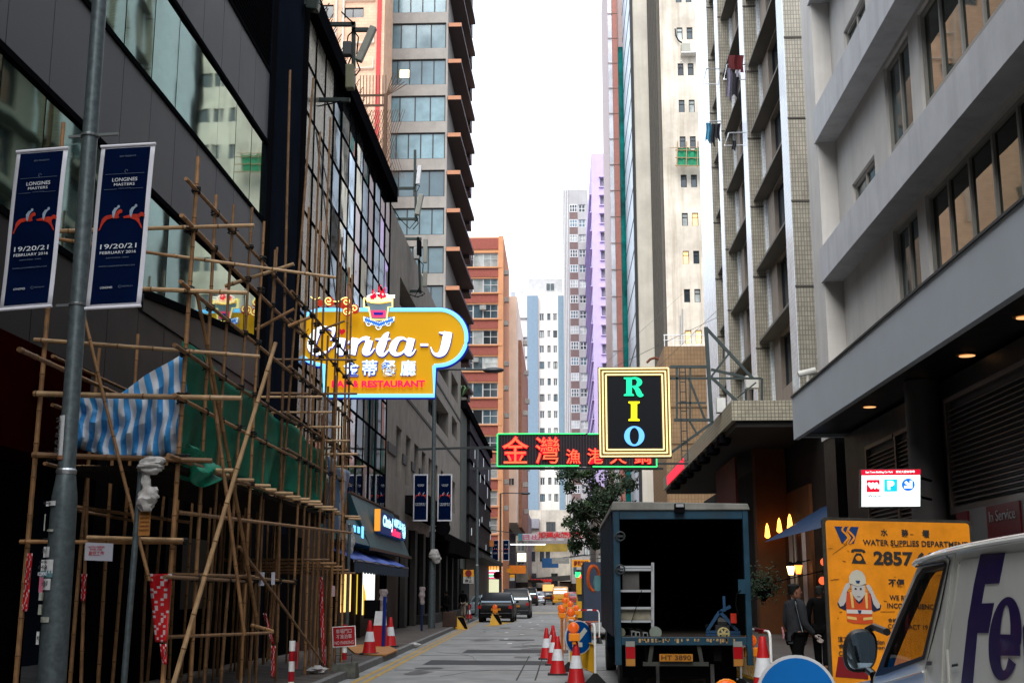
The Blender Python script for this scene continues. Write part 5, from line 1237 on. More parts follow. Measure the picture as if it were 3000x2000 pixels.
# ---------------------------------------------------------------- tarpaulins, netting and bits hanging on it
def cloth(name, label, cat, fn, nu, nv, mats, mi=None, group=None):
    b = B(); P = [[Vector(fn(i / nu, j / nv)) for j in range(nv + 1)] for i in range(nu + 1)]
    n0 = 0
    for i in range(nu):
        for j in range(nv): b.poly([P[i][j], P[i + 1][j], P[i + 1][j + 1], P[i][j + 1]], mi(i, j) if mi else 0)
    o = b.build(name, mats, None, smooth=True)
    md = o.modifiers.new('thickness', 'SOLIDIFY'); md.thickness = .004
    return tag(o, label, cat, group)
TB, TW_ = mat('blue tarpaulin', (0.06, 0.33, 0.72), 0.35, var=.25, scale=3), mat('white tarpaulin', (0.66, 0.68, 0.72), 0.35, var=.2, scale=3)
def interp(tab, x):
    for (a, p), (c, q) in zip(tab, tab[1:]):
        if x <= c: return p + (q - p) * (x - a) / (c - a)
    return tab[-1][1]
def tarp(u, v):
    px = 196 + (538 - 196) * u
    top = interp([(196, 1150), (352, 1152), (430, 1098), (538, 1033)], px); bot = interp([(196, 1275), (235, 1312), (350, 1345), (440, 1340), (538, 1328)], px)
    f = .07 * math.sin(px * .05 + v * 7) + .05 * math.sin(px * .13 - v * 11) + .035 * math.sin(v * 19 + px * .03)
    return at(px + 7 * math.sin(v * 5) + 3 * math.sin(v * 13 + px * .04), top + (bot - top) * v, Y=FY + .1 + f * min(1, v * 2))
cloth('tarpaulin', 'blue and white striped tarpaulin hung across the near end of the scaffold', 'tarpaulin', tarp, 84, 14, [TB, TW_], lambda i, j: (i // 4) % 2)
NET = mat('green mesh netting', (0.004, 0.15, 0.085), 0.7, var=.4, scale=2.5, alpha=.84)
def net(u, v):
    y = FY + .1 + u * (Yo[13] - FY); zt_ = 4.72 - .35 * u + .06 * math.sin(u * 20); zb_ = 3.22 - .08 * math.sin(u * 17) - (.12 if u < .25 else 0)
    return (OX + .0 - .05 + .07 * math.sin(u * 26 + v * 3) * v + .05 * math.sin(u * 55 + v * 8) * v, y, zt_ + (zb_ - zt_) * v)
cloth('safety_net', 'green mesh safety net stretched along the street side of the scaffold', 'netting', net, 90, 16, [NET])
def net2(u, v):
    p = at(548 + 90 * u, 1300 + 55 * u, Y=FY + .25 + u); return p + Vector((.06 * math.sin(v * 9 + u * 5), .05 * math.sin(u * 14), -(.12 + .3 * math.sin(PI * (u * .8 + .1))) * v))
cloth('safety_net', 'loose bunched end of green netting sagging below the deck corner', 'netting', net2, 26, 12, [mat('pale green netting', (0.01, 0.24, 0.14), .6, var=.4, scale=6)])
def tarp2(u, v):
    y = Yo[13] + u * (Yo[16] + .3 - Yo[13]); return (OX + .02 + .06 * math.sin(u * 9 + v * 4), y, 4.3 - .1 * u + (2.75 + .25 * u - 4.3) * v)
cloth('tarpaulin', 'crumpled blue and white tarpaulin at the far end of the scaffold', 'tarpaulin', tarp2, 24, 16, [mat('dull blue tarpaulin', (.05, .11, .2), .4, var=.3, scale=3), mat('dull white tarpaulin', (.25, .27, .31), .4, var=.2)], lambda i, j: ((i + j // 3) // 3) % 2)
RW = mat('warning tape red', (0.48, 0.012, 0.016), 0.4, var=.15); WW = mat('warning tape white', (0.5, 0.44, 0.45), 0.4, var=.15)
def strip(label, p0, p1, w0, w1, Y, name='warning_tape'):
    def fn(u, v):
        x = p0[0] + (p1[0] - p0[0]) * v; y = p0[1] + (p1[1] - p0[1]) * v; w = w0 + (w1 - w0) * v
        return at(x + (u - .5) * w, y, Y=Y + .03 * math.sin(v * 8 + u * 4))
    n = max(6, int(abs(p1[1] - p0[1]) / 7)); return cloth(name, label, 'tape', fn, 6, n, [RW, WW], lambda i, j: 1 if (j * 3 + i * 2 + (j * j) % 5) % 9 < 2 else 0)
strip('wide red and white tape sheet tied between two bamboo poles near the deck end', (470, 1680), (472, 1880), 68, 34, FY - .2)
strip('short red and white tape tail hanging under the wide tape sheet', (478, 1885), (482, 1945), 20, 14, FY - .22)
strip('red and white tape wound on the pole left of the numbered lamp post', (88, 1620), (72, 1790), 16, 18, FY - .1)
strip('red and white tape knotted on the slim pole behind the lamp post', (247, 1680), (243, 1760), 16, 12, 16.3)
strip('red and white tape trailing from the middle of the scaffold to the bollard', (775, 1795), (800, 1885), 9, 9, 20)
strip('red and white tape end hanging beside the red and white bollard', (801, 1890), (799, 1985), 12, 9, 20)
strip('red and white tape wound down the last scaffold pole', (938, 1690), (950, 1950), 15, 9, 24.3)
def sheet(label, px0, px1, py0, py1, Y, m, lines=(), name='notice', tilt=0):
    p, q = at(px0, py1, Y=Y), at(px1, py0, Y=Y)
    tt = thing(name, label, 'notice', p)
    b = B(); b.hexa(((p.x, Y, p.z), (q.x, Y, p.z + tilt), (q.x, Y + .006, p.z + tilt), (p.x, Y + .006, p.z), (p.x, Y, q.z), (q.x, Y, q.z + tilt), (q.x, Y + .006, q.z + tilt), (p.x, Y + .006, q.z))); b.build('sheet', m, tt)
    for s_, fx, fz, h, w, mm in lines: text(s_, (p.x + (q.x - p.x) * fx, Y - .004, p.z + (q.z - p.z) * fz + tilt / 2), UX, UZ, h * (q.z - p.z), w * (q.x - p.x), mm, tt, depth=.003)
    return tt
PAPER = mat('white paper', (0.46, 0.46, 0.52), .6, var=.06); REDI = mat('red print', (.5, .02, .03), .6, var=0); BLKI = mat('black print', (.02, .02, .02), .6, var=0)
sheet('white notice with red characters hung from the double bamboo rail', 247, 332, 1588, 1640, FY - .2, PAPER, (('高空工作', .42, .42, .26, .55, REDI), ('CAUTION WORKERS', .4, .78, .1, .6, REDI), ('WORK AREA', .4, .64, .1, .45, REDI)), tilt=-.012)
sheet('pale blank notice tied to the middle scaffold poles', 757, 775, 1675, 1715, 19.5, PAPER); sheet('pale blank notice beside the other one on the next scaffold pole', 794, 806, 1675, 1712, 19.8, PAPER)
sheet('small pink printed card on a pole before the lit shop window', 971, 982, 1715, 1746, 24, mat('pink paper', (.45, .3, .3), .6, var=.2))
# ================================================================ LAMP POST WITH BANNERS
NAVY = mat('navy banner cloth', (0.002, 0.007, 0.031), 0.6, spec=0, var=.25, scale=1.5)
HEM = mat('white banner hem', (0.72, 0.71, 0.76), .6, var=.08)
PRN = mat('white print', (.62, .64, .68), .6, var=0); PRN2 = mat('faint grey print', (.10, .13, .19), .6, var=0); PRED = mat('red horse print', (.42, .024, .008), .6, var=.4, scale=25); PGR = mat('grey rider print', (.25, .32, .4), .6, var=.3, scale=30)
def banner(label, c, w, h, full=True, tilt=0.0, group=None, post=True):
    """c = centre of the banner, facing the camera side; tilt raises the right edge"""
    c = Vector(c); tt = thing('banner', label, 'banner', (c.x, c.y, c.z - h / 2), group)
    ax = Vector((1, 0, tilt)).normalized(); ay = Vector((.035 if full else 0, 0, 1)).normalized(); K = lambda u, v, d=0: c + ax * (u * w / 2) + ay * (v * h / 2) + Vector((0, -d - .015 * math.sin(v * 2.4) * full, 0))
    b = B(); n = 14
    def grid(bb, u0, u1, v0, v1, d, mi=0):
        for j in range(n):
            a, e = v0 + (v1 - v0) * j / n, v0 + (v1 - v0) * (j + 1) / n
            for i in range(4):
                s0, s1 = u0 + (u1 - u0) * i / 4, u0 + (u1 - u0) * (i + 1) / 4
                bb.poly([K(s0, a, d), K(s1, a, d), K(s1, e, d), K(s0, e, d)], mi)
    grid(b, -1, 1, -1, 1, 0); o = b.build('hem', HEM, tt, smooth=True); md = o.modifiers.new('t', 'SOLIDIFY'); md.thickness = .006
    b = B(); grid(b, -.84, .84, -.955, .965, .008); b.build('cloth', NAVY, tt, smooth=True)
    for v in (1.0, -1.0): b = B(); b.tube([K(-1.02, v, .004), K(1.02, v, .004)], .018, 8); b.build('rod', HEM, tt)
    def tx(s_, u, v, hh, ww, m): text(s_, K(u, v, .020), ax, ay, hh * h, ww * w, m, tt, depth=.002)
    tx('LONGINES', .02, .56 if full else .56, .022, .46, PRN); tx('MASTERS', .02, .50, .016, .38, PRN)
    tx('19/20/21', 0, -.26, .029, .66, PRN); tx('FEBRUARY 2016', 0, -.335, .017, .66, PRN)
    if full:
        tx('EEM PRESENTS', .05, .855, .009, .3, PRN2); tx('HONG KONG', .05, .45, .006, .22, PRN2); tx('ASIAWORLD - EXPO', 0, -.40, .008, .42, PRN2); tx('WWW.LONGINESMASTERS.COM', 0, -.50, .008, .66, PRN2)
        tx('LONGINES', -.3, -.76, .012, .22, PRN); tx('C', .18, -.755, .016, .05, PRN2); tx('PREMIUM', .45, -.755, .008, .2, PRN2)
        b = B()
        for v in (.635, .445):
            for u0, u1 in ((-.72, -.25 if v < .5 else .0), (.25 if v < .5 else .0, .72)): b.bar(K(u0, v, .016), K(u1, v, .016), .003, .003)
        b.tube([K(.04 + .05 * math.cos(a), .665 + .02 * math.sin(a), .016) for a in [2 * PI * i / 12 for i in range(10)]], .003, 4); b.build('rule', PRN2, tt)
    # two leaping horses with riders
    horse = [(-.74, -.02), (-.70, .06), (-.62, .09), (-.52, .105), (-.35, .11), (-.22, .125), (-.12, .165), (-.02, .175), (.04, .15), (.02, .125), (-.06, .125), (-.1, .1), (-.06, .07), (-.16, .06), (-.3, .07), (-.5, .055), (-.6, .02), (-.66, -.01), (-.74, -.075), (-.8, -.08)]
    for dx, dy, st, mir in ((0.0, 0, 1, 1), (.62, -.005, 1, -1)):
        b = B()
        hp = [(u if mir > 0 else (u + .37), v) for u, v in horse]
        if mir < 0: hp = [(-.55, .08), (-.42, .09), (-.28, .10), (-.1, .105), (.02, .10), (.1, .125), (.2, .115), (.26, .085), (.22, .065), (.12, .075), (.05, .055), (.1, .0), (.16, -.04), (.2, -.085), (.13, -.06), (.04, -.01), (-.08, .03), (-.3, .06), (-.5, .06)]
        b.poly([K(u + dx, v + .02, .017) for u, v in hp]); b.build('horse_print', PRED, tt)
        b = B(); ox = -.22 if mir > 0 else .42
        b.poly([K(ox + u, v + .02, .019) for u, v in ((-.1, .09), (-.12, .15), (-.04, .19), (.06, .20), (.1, .185), (.04, .165), (.0, .13), (-.04, .06))])
        b.poly([K(ox + .1 + .05 * math.cos(a), .225 + .02 * math.sin(a), .019) for a in [2 * PI * i / 10 for i in range(10)]]); b.build('rider_print', PGR, tt)
    return tt
def lamp_post(label, x, y, top, rb, rt, zc, arm=None, group=None):
    tt = thing('lamp_post', label, 'lamp post', (x, y, .12), group)
    b = B(); b.lathe([(rb * 1.02, .12), (rb, .5), (rb * .93, zc - .18), (rb * .9, zc), (rt * 1.1, zc + .22), (rt, zc + .26), (rt * .8, top)], (x, y, 0), 20); b.build('pole', STEEL, tt, smooth=True)
    b = B(); b.lathe([(rt * 1.12, zc + .24), (rt * 1.16, zc + .28), (rt * 1.02, zc + .3)], (x, y, 0), 20); b.build('collar', ALU, tt)
    if arm:
        b = B(); b.tube([(x, y, top), (x + .5, y, top + .05), (x + arm, y, top + .02)], .045, 8); am = b.build('arm', DSTEEL, tt, smooth=True)
        b = B(); b.loft([[(x + arm - .1 + dx, y + w * .16 * math.cos(a), top + h * .5 * math.sin(a)) for a in [2 * PI * i / 10 for i in range(10)]] for dx, w, h in ((0, .4, .12), (.2, .9, .22), (.55, 1.0, .26), (.8, .7, .18), (.9, .3, .06))]); b.build('lamp_head', mat('dark lamp head', (.04, .045, .05), .3, .3, var=.2), am, smooth=True)
    return tt
LP = at(186, 1500, Y=13.0)
lp = lamp_post('thick grey lamp post numbered 24505 with stickers in the left foreground', LP.x, 13.0, 12, .145, .092, at(100, 1400, Y=13).z - .2)
def plate(par, px0, px1, py0, py1, m, name='sticker', dx=0.0, lines=()):
    p, q = at(px0, py1, Y=12.86), at(px1, py0, Y=12.86)
    rad = .15 if py0 > 1380 else .104
    b = B(); n = 5
    def cyl(x): u = max(-.98, min(.98, (x - LP.x) / rad)); return 13.0 - rad * math.sqrt(1 - u * u) - .003
    for i in range(n):
        xa, xb = p.x + (q.x - p.x) * i / n, p.x + (q.x - p.x) * (i + 1) / n
        b.hexa(((xa, cyl(xa), p.z), (xb, cyl(xb), p.z), (xb, cyl(xb) + .003, p.z), (xa, cyl(xa) + .003, p.z), (xa, cyl(xa), q.z), (xb, cyl(xb), q.z), (xb, cyl(xb) + .003, q.z), (xa, cyl(xa) + .003, q.z)))
    o = b.build(name, m, par)
    for s_, fx, fz, h, w, mm in lines:
        xx = p.x + (q.x - p.x) * fx; text(s_, (xx, cyl(xx) - .006, p.z + (q.z - p.z) * fz), UX, UZ, h * (q.z - p.z), (w * (q.x - p.x)) if w else None, mm, o, depth=.004)
    return o
STK, STK2, STK3 = mat('white sticker', (.5, .5, .5), .5, var=.15, scale=20), mat('pink sticker', (.5, .13, .2), .5, var=.2, scale=30), mat('torn pale paper', (.32, .33, .28), .6, var=.4, scale=20)
npl = plate(lp, 155, 187, 1214, 1332, STK, 'number_plate')
for k, ch in enumerate('24505'):
    c = at(171 - k * 1.6, 1229 + k * 22, Y=12.88); text(ch, (c.x, 12.885, c.z), UX, UZ, .05, .045, BLKI, npl, bold=.04, depth=.006)
plate(lp, 158, 180, 1332, 1344, mat('rust patch', (.28, .12, .06), .7, var=.4))
plate(lp, 122, 164, 1466, 1480, STK, lines=(('THE SAMSON MASSACRE', .5, .5, .5, .9, BLKI),))
plate(lp, 115, 122, 1503, 1552, STK3); plate(lp, 132, 157, 1549, 1556, STK3)
plate(lp, 114, 145, 1600, 1631, STK, lines=(('通渠', .5, .6, .45, .8, BLKI),)); plate(lp, 106, 158, 1638, 1678, STK, lines=(('PARTNER!!!', .45, .82, .16, .7, BLKI), ('64870', .5, .45, .3, .9, BLKI)))
plate(lp, 106, 156, 1670, 1690, mat('teal sticker', (.1, .2, .22), .5, var=.3), lines=(('ACCOUNTING SECRETARY', .5, .5, .5, .9, PRN),)); plate(lp, 117, 150, 1694, 1727, STK, lines=(('通渠', .5, .6, .45, .8, BLKI),))
plate(lp, 100, 116, 1682, 1734, STK2); plate(lp, 100, 124, 1734, 1758, STK3); plate(lp, 98, 120, 1770, 1800, STK3); plate(lp, 112, 145, 1806, 1822, STK3); plate(lp, 92, 108, 1850, 1888, STK, lines=(('PC', .5, .5, .3, .5, BLKI),))
for py in (399, 893):
    b = B(); c = at(230 if py < 500 else 199, py, Y=13); b.lathe([(.098, -.015), (.10, 0), (.098, .015)], (LP.x, 13, c.z), 16); b.bar((LP.x - .24, 13, c.z - .01), (LP.x + .32, 13, c.z + .02), .03, .03)
    b.build('clamp', mat('steel band', (.16, .17, .17), .4, .5), lp)
pa, pb = at(108, 670, Y=12.98), at(353, 660, Y=12.98)
banner('blue event banner left of the numbered lamp post', (at(100, 668, Y=12.97)), .575, 1.80, True, .07, 'event banners on the near lamp post')
banner('blue event banner right of the numbered lamp post with its bottom hem curling', (at(354, 660, Y=12.97)), .605, 1.84, True, .045, 'event banners on the near lamp post')
# second, third and fourth lamp posts along the kerb
c = at(1266, 1700, Y=54); lp2 = lamp_post('dark lamp post with two small blue banners by the slit windowed building', c.x, 54, at(1290, 1085, Y=54).z, .15, .10, 3.0, 2.25)
for px, side in ((1232, 'left'), (1303, 'right')): banner('small blue event banner on the %s side of the second lamp post' % side, at(px, 1457, Y=53.95), .63, 1.98, False, 0, 'event banners on the second lamp post')
c = at(1397, 1650, Y=78); lamp_post('slim dark lamp post behind the black parked car', c.x, 78, at(1400, 1315, Y=78).z, .12, .085, 3.0, .9)
c = at(1466, 1600, Y=117); lamp_post('far lamp post at the crossing before the corner store', c.x, 117, at(1470, 1445, Y=117).z, .14, .10, 3.0, 2.0)
for px, side in ((1451, 'left'), (1482, 'right')): banner('tiny blue event banner on the %s side of the far lamp post' % side, at(px, 1611, Y=116.9), .62, 1.85, False, 0, 'event banners on the far lamp post')
b = B(); p = at(1457, 1684, Y=116); b.lathe([(.36, -.03), (.36, .03)], p, 20, axis='y'); b.bar(p, (p.x + .3, 117, p.z), .05, .05); tag(b.build('round_sign', mat('dark red round sign', (.16, .005, .012), .5)), 'dark red round sign on the far lamp post', 'sign')
b = B(); p, q = at(1495, 1594, Y=118), at(1598, 1594, Y=118); b.tube([p, q], .06, 6); tag(b.build('fluorescent_lamp', mat('white tube light', (.95, 1, 1), emit=1.6)), 'long white tube light bar beyond the far lamp post', 'lamp')
# ================================================================ STREET FURNITURE
def lit_post(label, px, pz, Y, h, r=.03, m=STEEL, name='post', cat='post'):
    p = at(px, 1735, Y=Y); b = B(); b.tube([(p.x, Y, pz), (p.x, Y, pz + h)], r, 10)
    return tag(b.build(name, m, None, smooth=True), label, cat)
BAGM = mat('white plastic bag', (0.40, 0.38, 0.36), 0.35, var=.35, scale=12)
def bag(par, c, w, h, name='plastic_bag', seed=0):
    from mathutils import noise
    b = B(); n, k = 18, 14
    prof = lambda t: w * (.20 + .34 * math.sin(PI * min(1, t * .9 + .08)) ** .8)
    rings = []
    for i in range(k + 1):
        t = i / k; ring = []
        for j in range(n):
            a = 2 * PI * j / n; q = Vector((math.cos(a) * 1.7, math.sin(a) * 1.7, t * 4 + seed * 3.1)); d = noise.noise(q) * .5 + noise.noise(q * 2.7) * .35
            r = prof(t) * (1 + .75 * d); ring.append((c[0] + r * math.cos(a) + .10 * w * math.sin(t * 4 + seed), c[1] + r * .7 * math.sin(a), c[2] - h * (t + .05 * noise.noise(q * 1.9))))
        rings.append(ring)
    b.loft(rings); return b.build(name, BAGM, par, smooth=True)
# bagged sign post before the scaffold
p0, p1 = at(360, 2030, Y=14.2), at(416, 1345, Y=14.2)
t = thing('sign_post', 'grey sign post with a white plastic bag tied over its top and an orange notice', 'sign post', (p0.x, 14.2, .12))
b = B(); b.tube([p0 - (p1 - p0) * .2, p1], .035, 10); b.build('pole', STEEL, t, smooth=True)
c = at(446, 1338, Y=14.1); bag(t, (c.x, 14.1, c.z), .29, .20, 'bag', 2); c = at(430, 1378, Y=14.1); bag(t, (c.x, 14.1, c.z), .10, .30, 'bag', 5); c = at(436, 1425, Y=14.1); bag(t, (c.x, 14.1, c.z), .22, .28, 'bag', 8)
p, q = at(405, 1568, Y=14.15), at(443, 1483, Y=14.15); b = B(); b.box(p.x, q.x, 14.14, 14.155, p.z, q.z); nt = b.build('notice', mat('faded orange notice', (.30, .12, .025), .6, var=.25, scale=8), t)
for k in range(6): text('交通通告暫停', ((p.x + q.x) / 2, 14.135, q.z - .04 - k * .045), UX, UZ, .022, .11, mat('brown print', (.12, .04, .01)), nt, depth=.002)
# banded bollards with sign plates
def bands(b, x, y, z0, z1, r, n, first=0):
    for i in range(n): b.lathe([(r, z0 + (z1 - z0) * i / n), (r, z0 + (z1 - z0) * (i + 1) / n - .001)], (x, y, 0), 14, m=(i + first) % 2)
RWM = [WHITE, mat('band red', (.33, .008, .015), .45, var=.15)]
p = at(857, 1876, Y=19.5)
t = thing('bollard_sign', 'red and white banded bollard with its red sign plate turned edge on', 'bollard', (p.x, 19.5, .12))
b = B(); bands(b, p.x, 19.5, .12, p.z, .047, 5, 0); b.build('post', RWM, t)
b = B(); b.hexa(((p.x + .05, 19.5, p.z - .42), (p.x + .14, 19.2, p.z - .40), (p.x + .155, 19.21, p.z - .40), (p.x + .065, 19.51, p.z - .42), (p.x + .05, 19.5, p.z - .02), (p.x + .14, 19.2, p.z), (p.x + .155, 19.21, p.z), (p.x + .065, 19.51, p.z - .02))); b.build('sign_plate', mat('dull red plate', (.3, .03, .035), .5, var=.2), t)
NPY = 24.5
p = at(1006, 1870, Y=NPY)
t = thing('no_parking_sign', 'tilted red NO PARKING board on a banded post in a concrete block', 'sign', (p.x, NPY, .13))
b = B(); bands(b, p.x + .03, NPY, .34, 1.0, .045, 5, 1); b.build('post', RWM, t)
b = B(); b.hexa(((p.x - .22, NPY - .17, .0), (p.x + .28, NPY - .17, .0), (p.x + .3, NPY + .2, .0), (p.x - .22, NPY + .2, .0), (p.x - .2, NPY - .15, .27), (p.x + .27, NPY - .15, .30), (p.x + .27, NPY + .18, .30), (p.x - .2, NPY + .18, .27))); bs = b.build('base', mat('dirty concrete block', (.10, .10, .085), .85, var=.4, scale=8), t, bevel=.02)
b = B(); b.tube([(p.x - .12, NPY - .16, .27), (p.x - .12, NPY - .16, .42), (p.x + .2, NPY - .16, .44), (p.x + .2, NPY - .16, .3)], .01, 5); b.build('handle', DSTEEL, bs)
ax_ = Vector((1, 0, .06)).normalized(); ay_ = Vector((-.06, 0, 1)).normalized(); cp = at(1008, 1863, Y=NPY - .06)
def board(par, name, c, ax, ay, w, h, m, th=.01, rad=0): b = B(); b.prism([(-w / 2, -h / 2), (w / 2, -h / 2), (w / 2, h / 2), (-w / 2, h / 2)], c, ax, ay, th); return b.build(name, m, par)
board(t, 'board_edge', cp, ax_, ay_, .45, .385, WHITE, .012); board(t, 'board', cp + Vector((0, -.006, 0)), ax_, ay_, .42, .355, mat('no parking red', (.30, .006, .012), .45, var=.12))
PINK = mat('pale pink letters', (.5, .36, .36), .5, var=0)
for s_, dz, w in (('車場門口', .10, .30), ('不准泊車', .0, .30), ('NO PARKING', -.115, .37)): text(s_, cp + ay_ * dz + Vector((0, -.012, 0)), ax_, ay_, .085 if dz > -.1 else .065, w, PINK, t, bold=.01, depth=.003)
# traffic cones
def make_cone(label, x, y, z=0, h=.75, beacon=False, group='traffic cones', tilt=0, tape=True):
    t = thing('traffic_cone', label, 'traffic cone', (x, y, z), group); s = h / .75
    b = B(); b.box(x - .2 * s, x + .2 * s, y - .2 * s, y + .2 * s, z, z + .035); b.build('base', RUBBER, t, bevel=.01)
    b = B(); b.lathe([(.165 * s, z + .035), (.155 * s, z + .06), (.06 * s, z + .6 * s), (.038 * s, z + .74 * s), (.03 * s, z + .75 * s)], (x, y, 0), 20); b.build('body', RED, t, smooth=True)
    b = B(); R = lambda q: (.155 - .095 * (q - .06) / .54) * s + .003
    b.lathe([(R(.28), z + .28 * s), (R(.50), z + .50 * s)], (x, y, 0), 20); b.build('sleeve', REFLW, t, smooth=True)
    return t
def make_lamp(label, x, y, z, s=1.0, group='road lamps', yaw=0.0):
    t = thing('warning_lamp', label, 'warning lamp', (x, y, z), group)
    b = B(); b.box(x - .085 * s, x + .085 * s, y - .055 * s, y + .055 * s, z, z + .12 * s); b.box(x - .03 * s, x + .03 * s, y - .03 * s, y + .03 * s, z - .05 * s, z); b.build('battery_box', ORANGE, t, bevel=.012)
    b = B(); b.lathe([(.03 * s, -.05 * s), (.075 * s, -.04 * s), (.082 * s, 0), (.075 * s, .04 * s), (.03 * s, .05 * s)], (x - .01 * s, y, z + .20 * s), 18, axis='y'); lens = b.build('lens', AMBER, t, smooth=True)
    b = B(); b.lathe([(.085 * s, -.012 * s), (.09 * s, 0), (.085 * s, .012 * s)], (x - .01 * s, y, z + .20 * s), 18, axis='y'); b.build('lens_rim', ORANGE, lens)
    return t
make_cone('front cone below the blue arrow disc by the truck, topped by an amber lamp', .22, 23.0); make_lamp('amber road lamp on the front cone before the blue arrow disc', .19, 22.95, .75, 1.15)
make_cone('second cone from the front, left of the blue arrow disc', -.12, 25.6); make_cone('cone furthest left on the road side of the barriers', -.42, 31.5); make_cone('cone hidden behind the second one along the barrier line', -.22, 29.0); make_cone('far cone beneath the cluster of orange lamps', -.28, 34.0)
for i, (px, py, Y, s) in enumerate(((1648, 1810, 29, .95), (1656, 1778, 35, .9), (1674, 1822, 27, 1.0), (1672, 1790, 36, 1.0), (1690, 1800, 38, 1.0), (1644, 1802, 31, .9), (1660, 1760, 42, 1.0))):
    p = at(px, py, Y=Y); make_lamp(('orange lamp leftmost in the cluster above the red cones', 'orange lamp standing highest at the back of the cluster', 'orange lamp just behind the top of the blue arrow disc', 'orange lamp against the white post of the back barrier', 'orange lamp hung on the rear barrier rail', 'orange lamp overlapping the leftmost lamp of the cluster', 'tiny orange lamp furthest down the road')[i], p.x, Y, p.z, s)
    b = B(); b.tube([(p.x, Y, 0), (p.x, Y, p.z)], .018, 6); tag(b.build('lamp_stake', mat('dull orange stake', (.4, .12, .02), .5)), 'slim orange stake holding up an orange lamp in the barrier line', 'stake', 'lamp stakes')
make_cone('cone on the pavement kerb ramp, nearest of two by the red white water barrier', at(1082, 1915, Z=.14).x, at(1082, 1915, Z=.14).y, .14, .8)
make_cone('cone on the pavement behind the red white water barrier', at(1143, 1893, Z=.13).x, at(1143, 1893, Z=.13).y, .13, .8)
make_cone('small far cone beside the walking lady', at(1374, 1812, Z=.13).x, at(1374, 1812, Z=.13).y, .13, .75)
make_cone('red white cone right of the truck between the two yellow barriers', 3.02, 19.6, 0, .95); make_lamp('amber lamp on the yellow barrier right of the truck', 2.93, 20.2, .62, 1.2)
make_lamp('orange lamp at the bottom edge in front of the truck number plate', at(2133, 2000, Y=10.5).x, 10.5, at(2130, 2030, Y=10.5).z - .26, 1.3)
b = B(); c = at(2132, 2060, Y=10.5); b.lathe([(.16, .0), (.06, c.z - .33 if c.z > .4 else .35)], (c.x, 10.5, 0), 16); tag(b.build('traffic_cone', RED, None, smooth=True), 'cone below the orange lamp at the bottom edge', 'traffic cone', 'traffic cones')
# barriers
def barrier(label, a, c, h=1.0, col=YELLOW, group='road works barriers'):
    a, c = Vector(a), Vector(c); t = thing('barrier', label, 'barrier', (a + c) / 2, group); L_ = (c - a); up = Vector((0, 0, 1)); n = int(L_.length / .13)
    b = B(); rr = .10
    d = L_.normalized(); top = [a + up * .18, a + up * (h - rr), a + up * (h - rr * .3) + d * rr * .3, a + up * h + d * rr, c + up * h - d * rr, c + up * (h - rr * .3) - d * rr * .3, c + up * (h - rr), c + up * .18]
    b.tube(top, .022, 8); b.build('frame', WHITE, t, smooth=True)
    b = B(); b.tube([a + up * .2, c + up * .2], .016, 6); b.tube([a + up * (h * .66), c + up * (h * .66)], .016, 6)
    for i in range(1, n): q = a + L_ * (i / n); b.tube([q + up * .2, q + up * (h * .66)], .011, 6)
    b.build('railing', col, t, smooth=True)
    b = B(); m_ = a + up * h + L_ * .3; b.bar(a + up * (h + .001) + L_ * .25, a + up * (h + .001) + L_ * .5, .052, .052); b.bar(a + up * (h + .001) + L_ * .72, a + up * (h + .001) + L_ * .9, .052, .052); b.build('red_band', RWM[1], t)
    s_ = d.cross(up) * .22
    for q in (a, c):
        b = B(); b.loft([[q + s_ * k + d * .05 * j for k, j in ((-1, -1), (1, -1), (1, 1), (-1, 1))], [q + up * .2 + s_ * .12 * k + d * .04 * j for k, j in ((-1, -1), (1, -1), (1, 1), (-1, 1))]]); b.build('foot', RUBBER, t)
    return t
barrier('yellow barrier with white frame beside the truck rear and behind the blue arrow disc', (.12, 26.6, 0), (.56, 22.9, 0), 1.04)
barrier('barrier facing the camera further along, behind the orange lamps', (.35, 41, 0), (1.15, 41.2, 0), 1.05, mat('dull orange rail', (.4, .1, .02), .5))
barrier('yellow barrier right of the truck, the one nearer the camera', (2.95, 23.4, 0), (3.22, 20.1, 0), 1.0); barrier('yellow barrier right of the truck, hard against its rear corner', (2.80, 25.3, 0), (2.95, 21.6, 0), .98)
# arrow disc
def disc(label, c, r, face, m, rim, name='direction_sign'):
    t = thing(name, label, 'sign', c); y = Vector((0, 0, 1)); x = Vector((face[1], -face[0], 0)).normalized() * -1
    if x.x < 0: x = -x
    P = lambda R: [(R * math.cos(a), R * math.sin(a)) for a in [2 * PI * i / 40 for i in range(40)]]
    nrm = y.cross(x).normalized()
    b = B(); b.prism(P(r), c, x, y, .014); b.build('rim', rim, t)
    b = B(); b.prism(P(r * .93), Vector(c) - nrm * .004, x, y, .004); b.build('disc', m, t)
    return t, x, y, nrm
BLU = mat('road sign blue', (0.0, 0.055, 0.22), .35, var=.15, scale=3)
c = at(1696, 1866, Y=23.5)
t, x_, y_, n_ = disc('blue arrow disc leaning on the yellow barrier behind the front cone', c, .305, (.55, -.8), BLU, mat('grey sign rim', (.45, .46, .47), .5))
b = B(); q = [(-.16, -.12), (-.10, -.19), (.13, .04), (.19, .12), (.13, .17), (.06, .11)]; b.prism([(.185, .115), (.125, .175), (-.07, -.01), (-.07, .06), (-.15, .06), (-.15, -.17), (.07, -.17), (.07, -.09), (-.01, -.085)], c - n_ * .008, x_, y_, .003); b.build('arrow', mat('pale arrow', (.5, .52, .45), .5, var=.15), t)
b = B(); b.tube([c + n_ * .03, (c.x, c.y + .05, 0.0)], .025, 8); b.build('leg', DSTEEL, t)
c = at(2336, 2042, Y=9.6)
t, x_, y_, n_ = disc('large blue disc sign with white rim at the bottom edge before the orange water board', c, .305, (.05, -1), mat('bright road sign blue', (0.003, 0.115, 0.38), .35, var=.1), mat('white sign rim', (.5, .5, .5), .5))
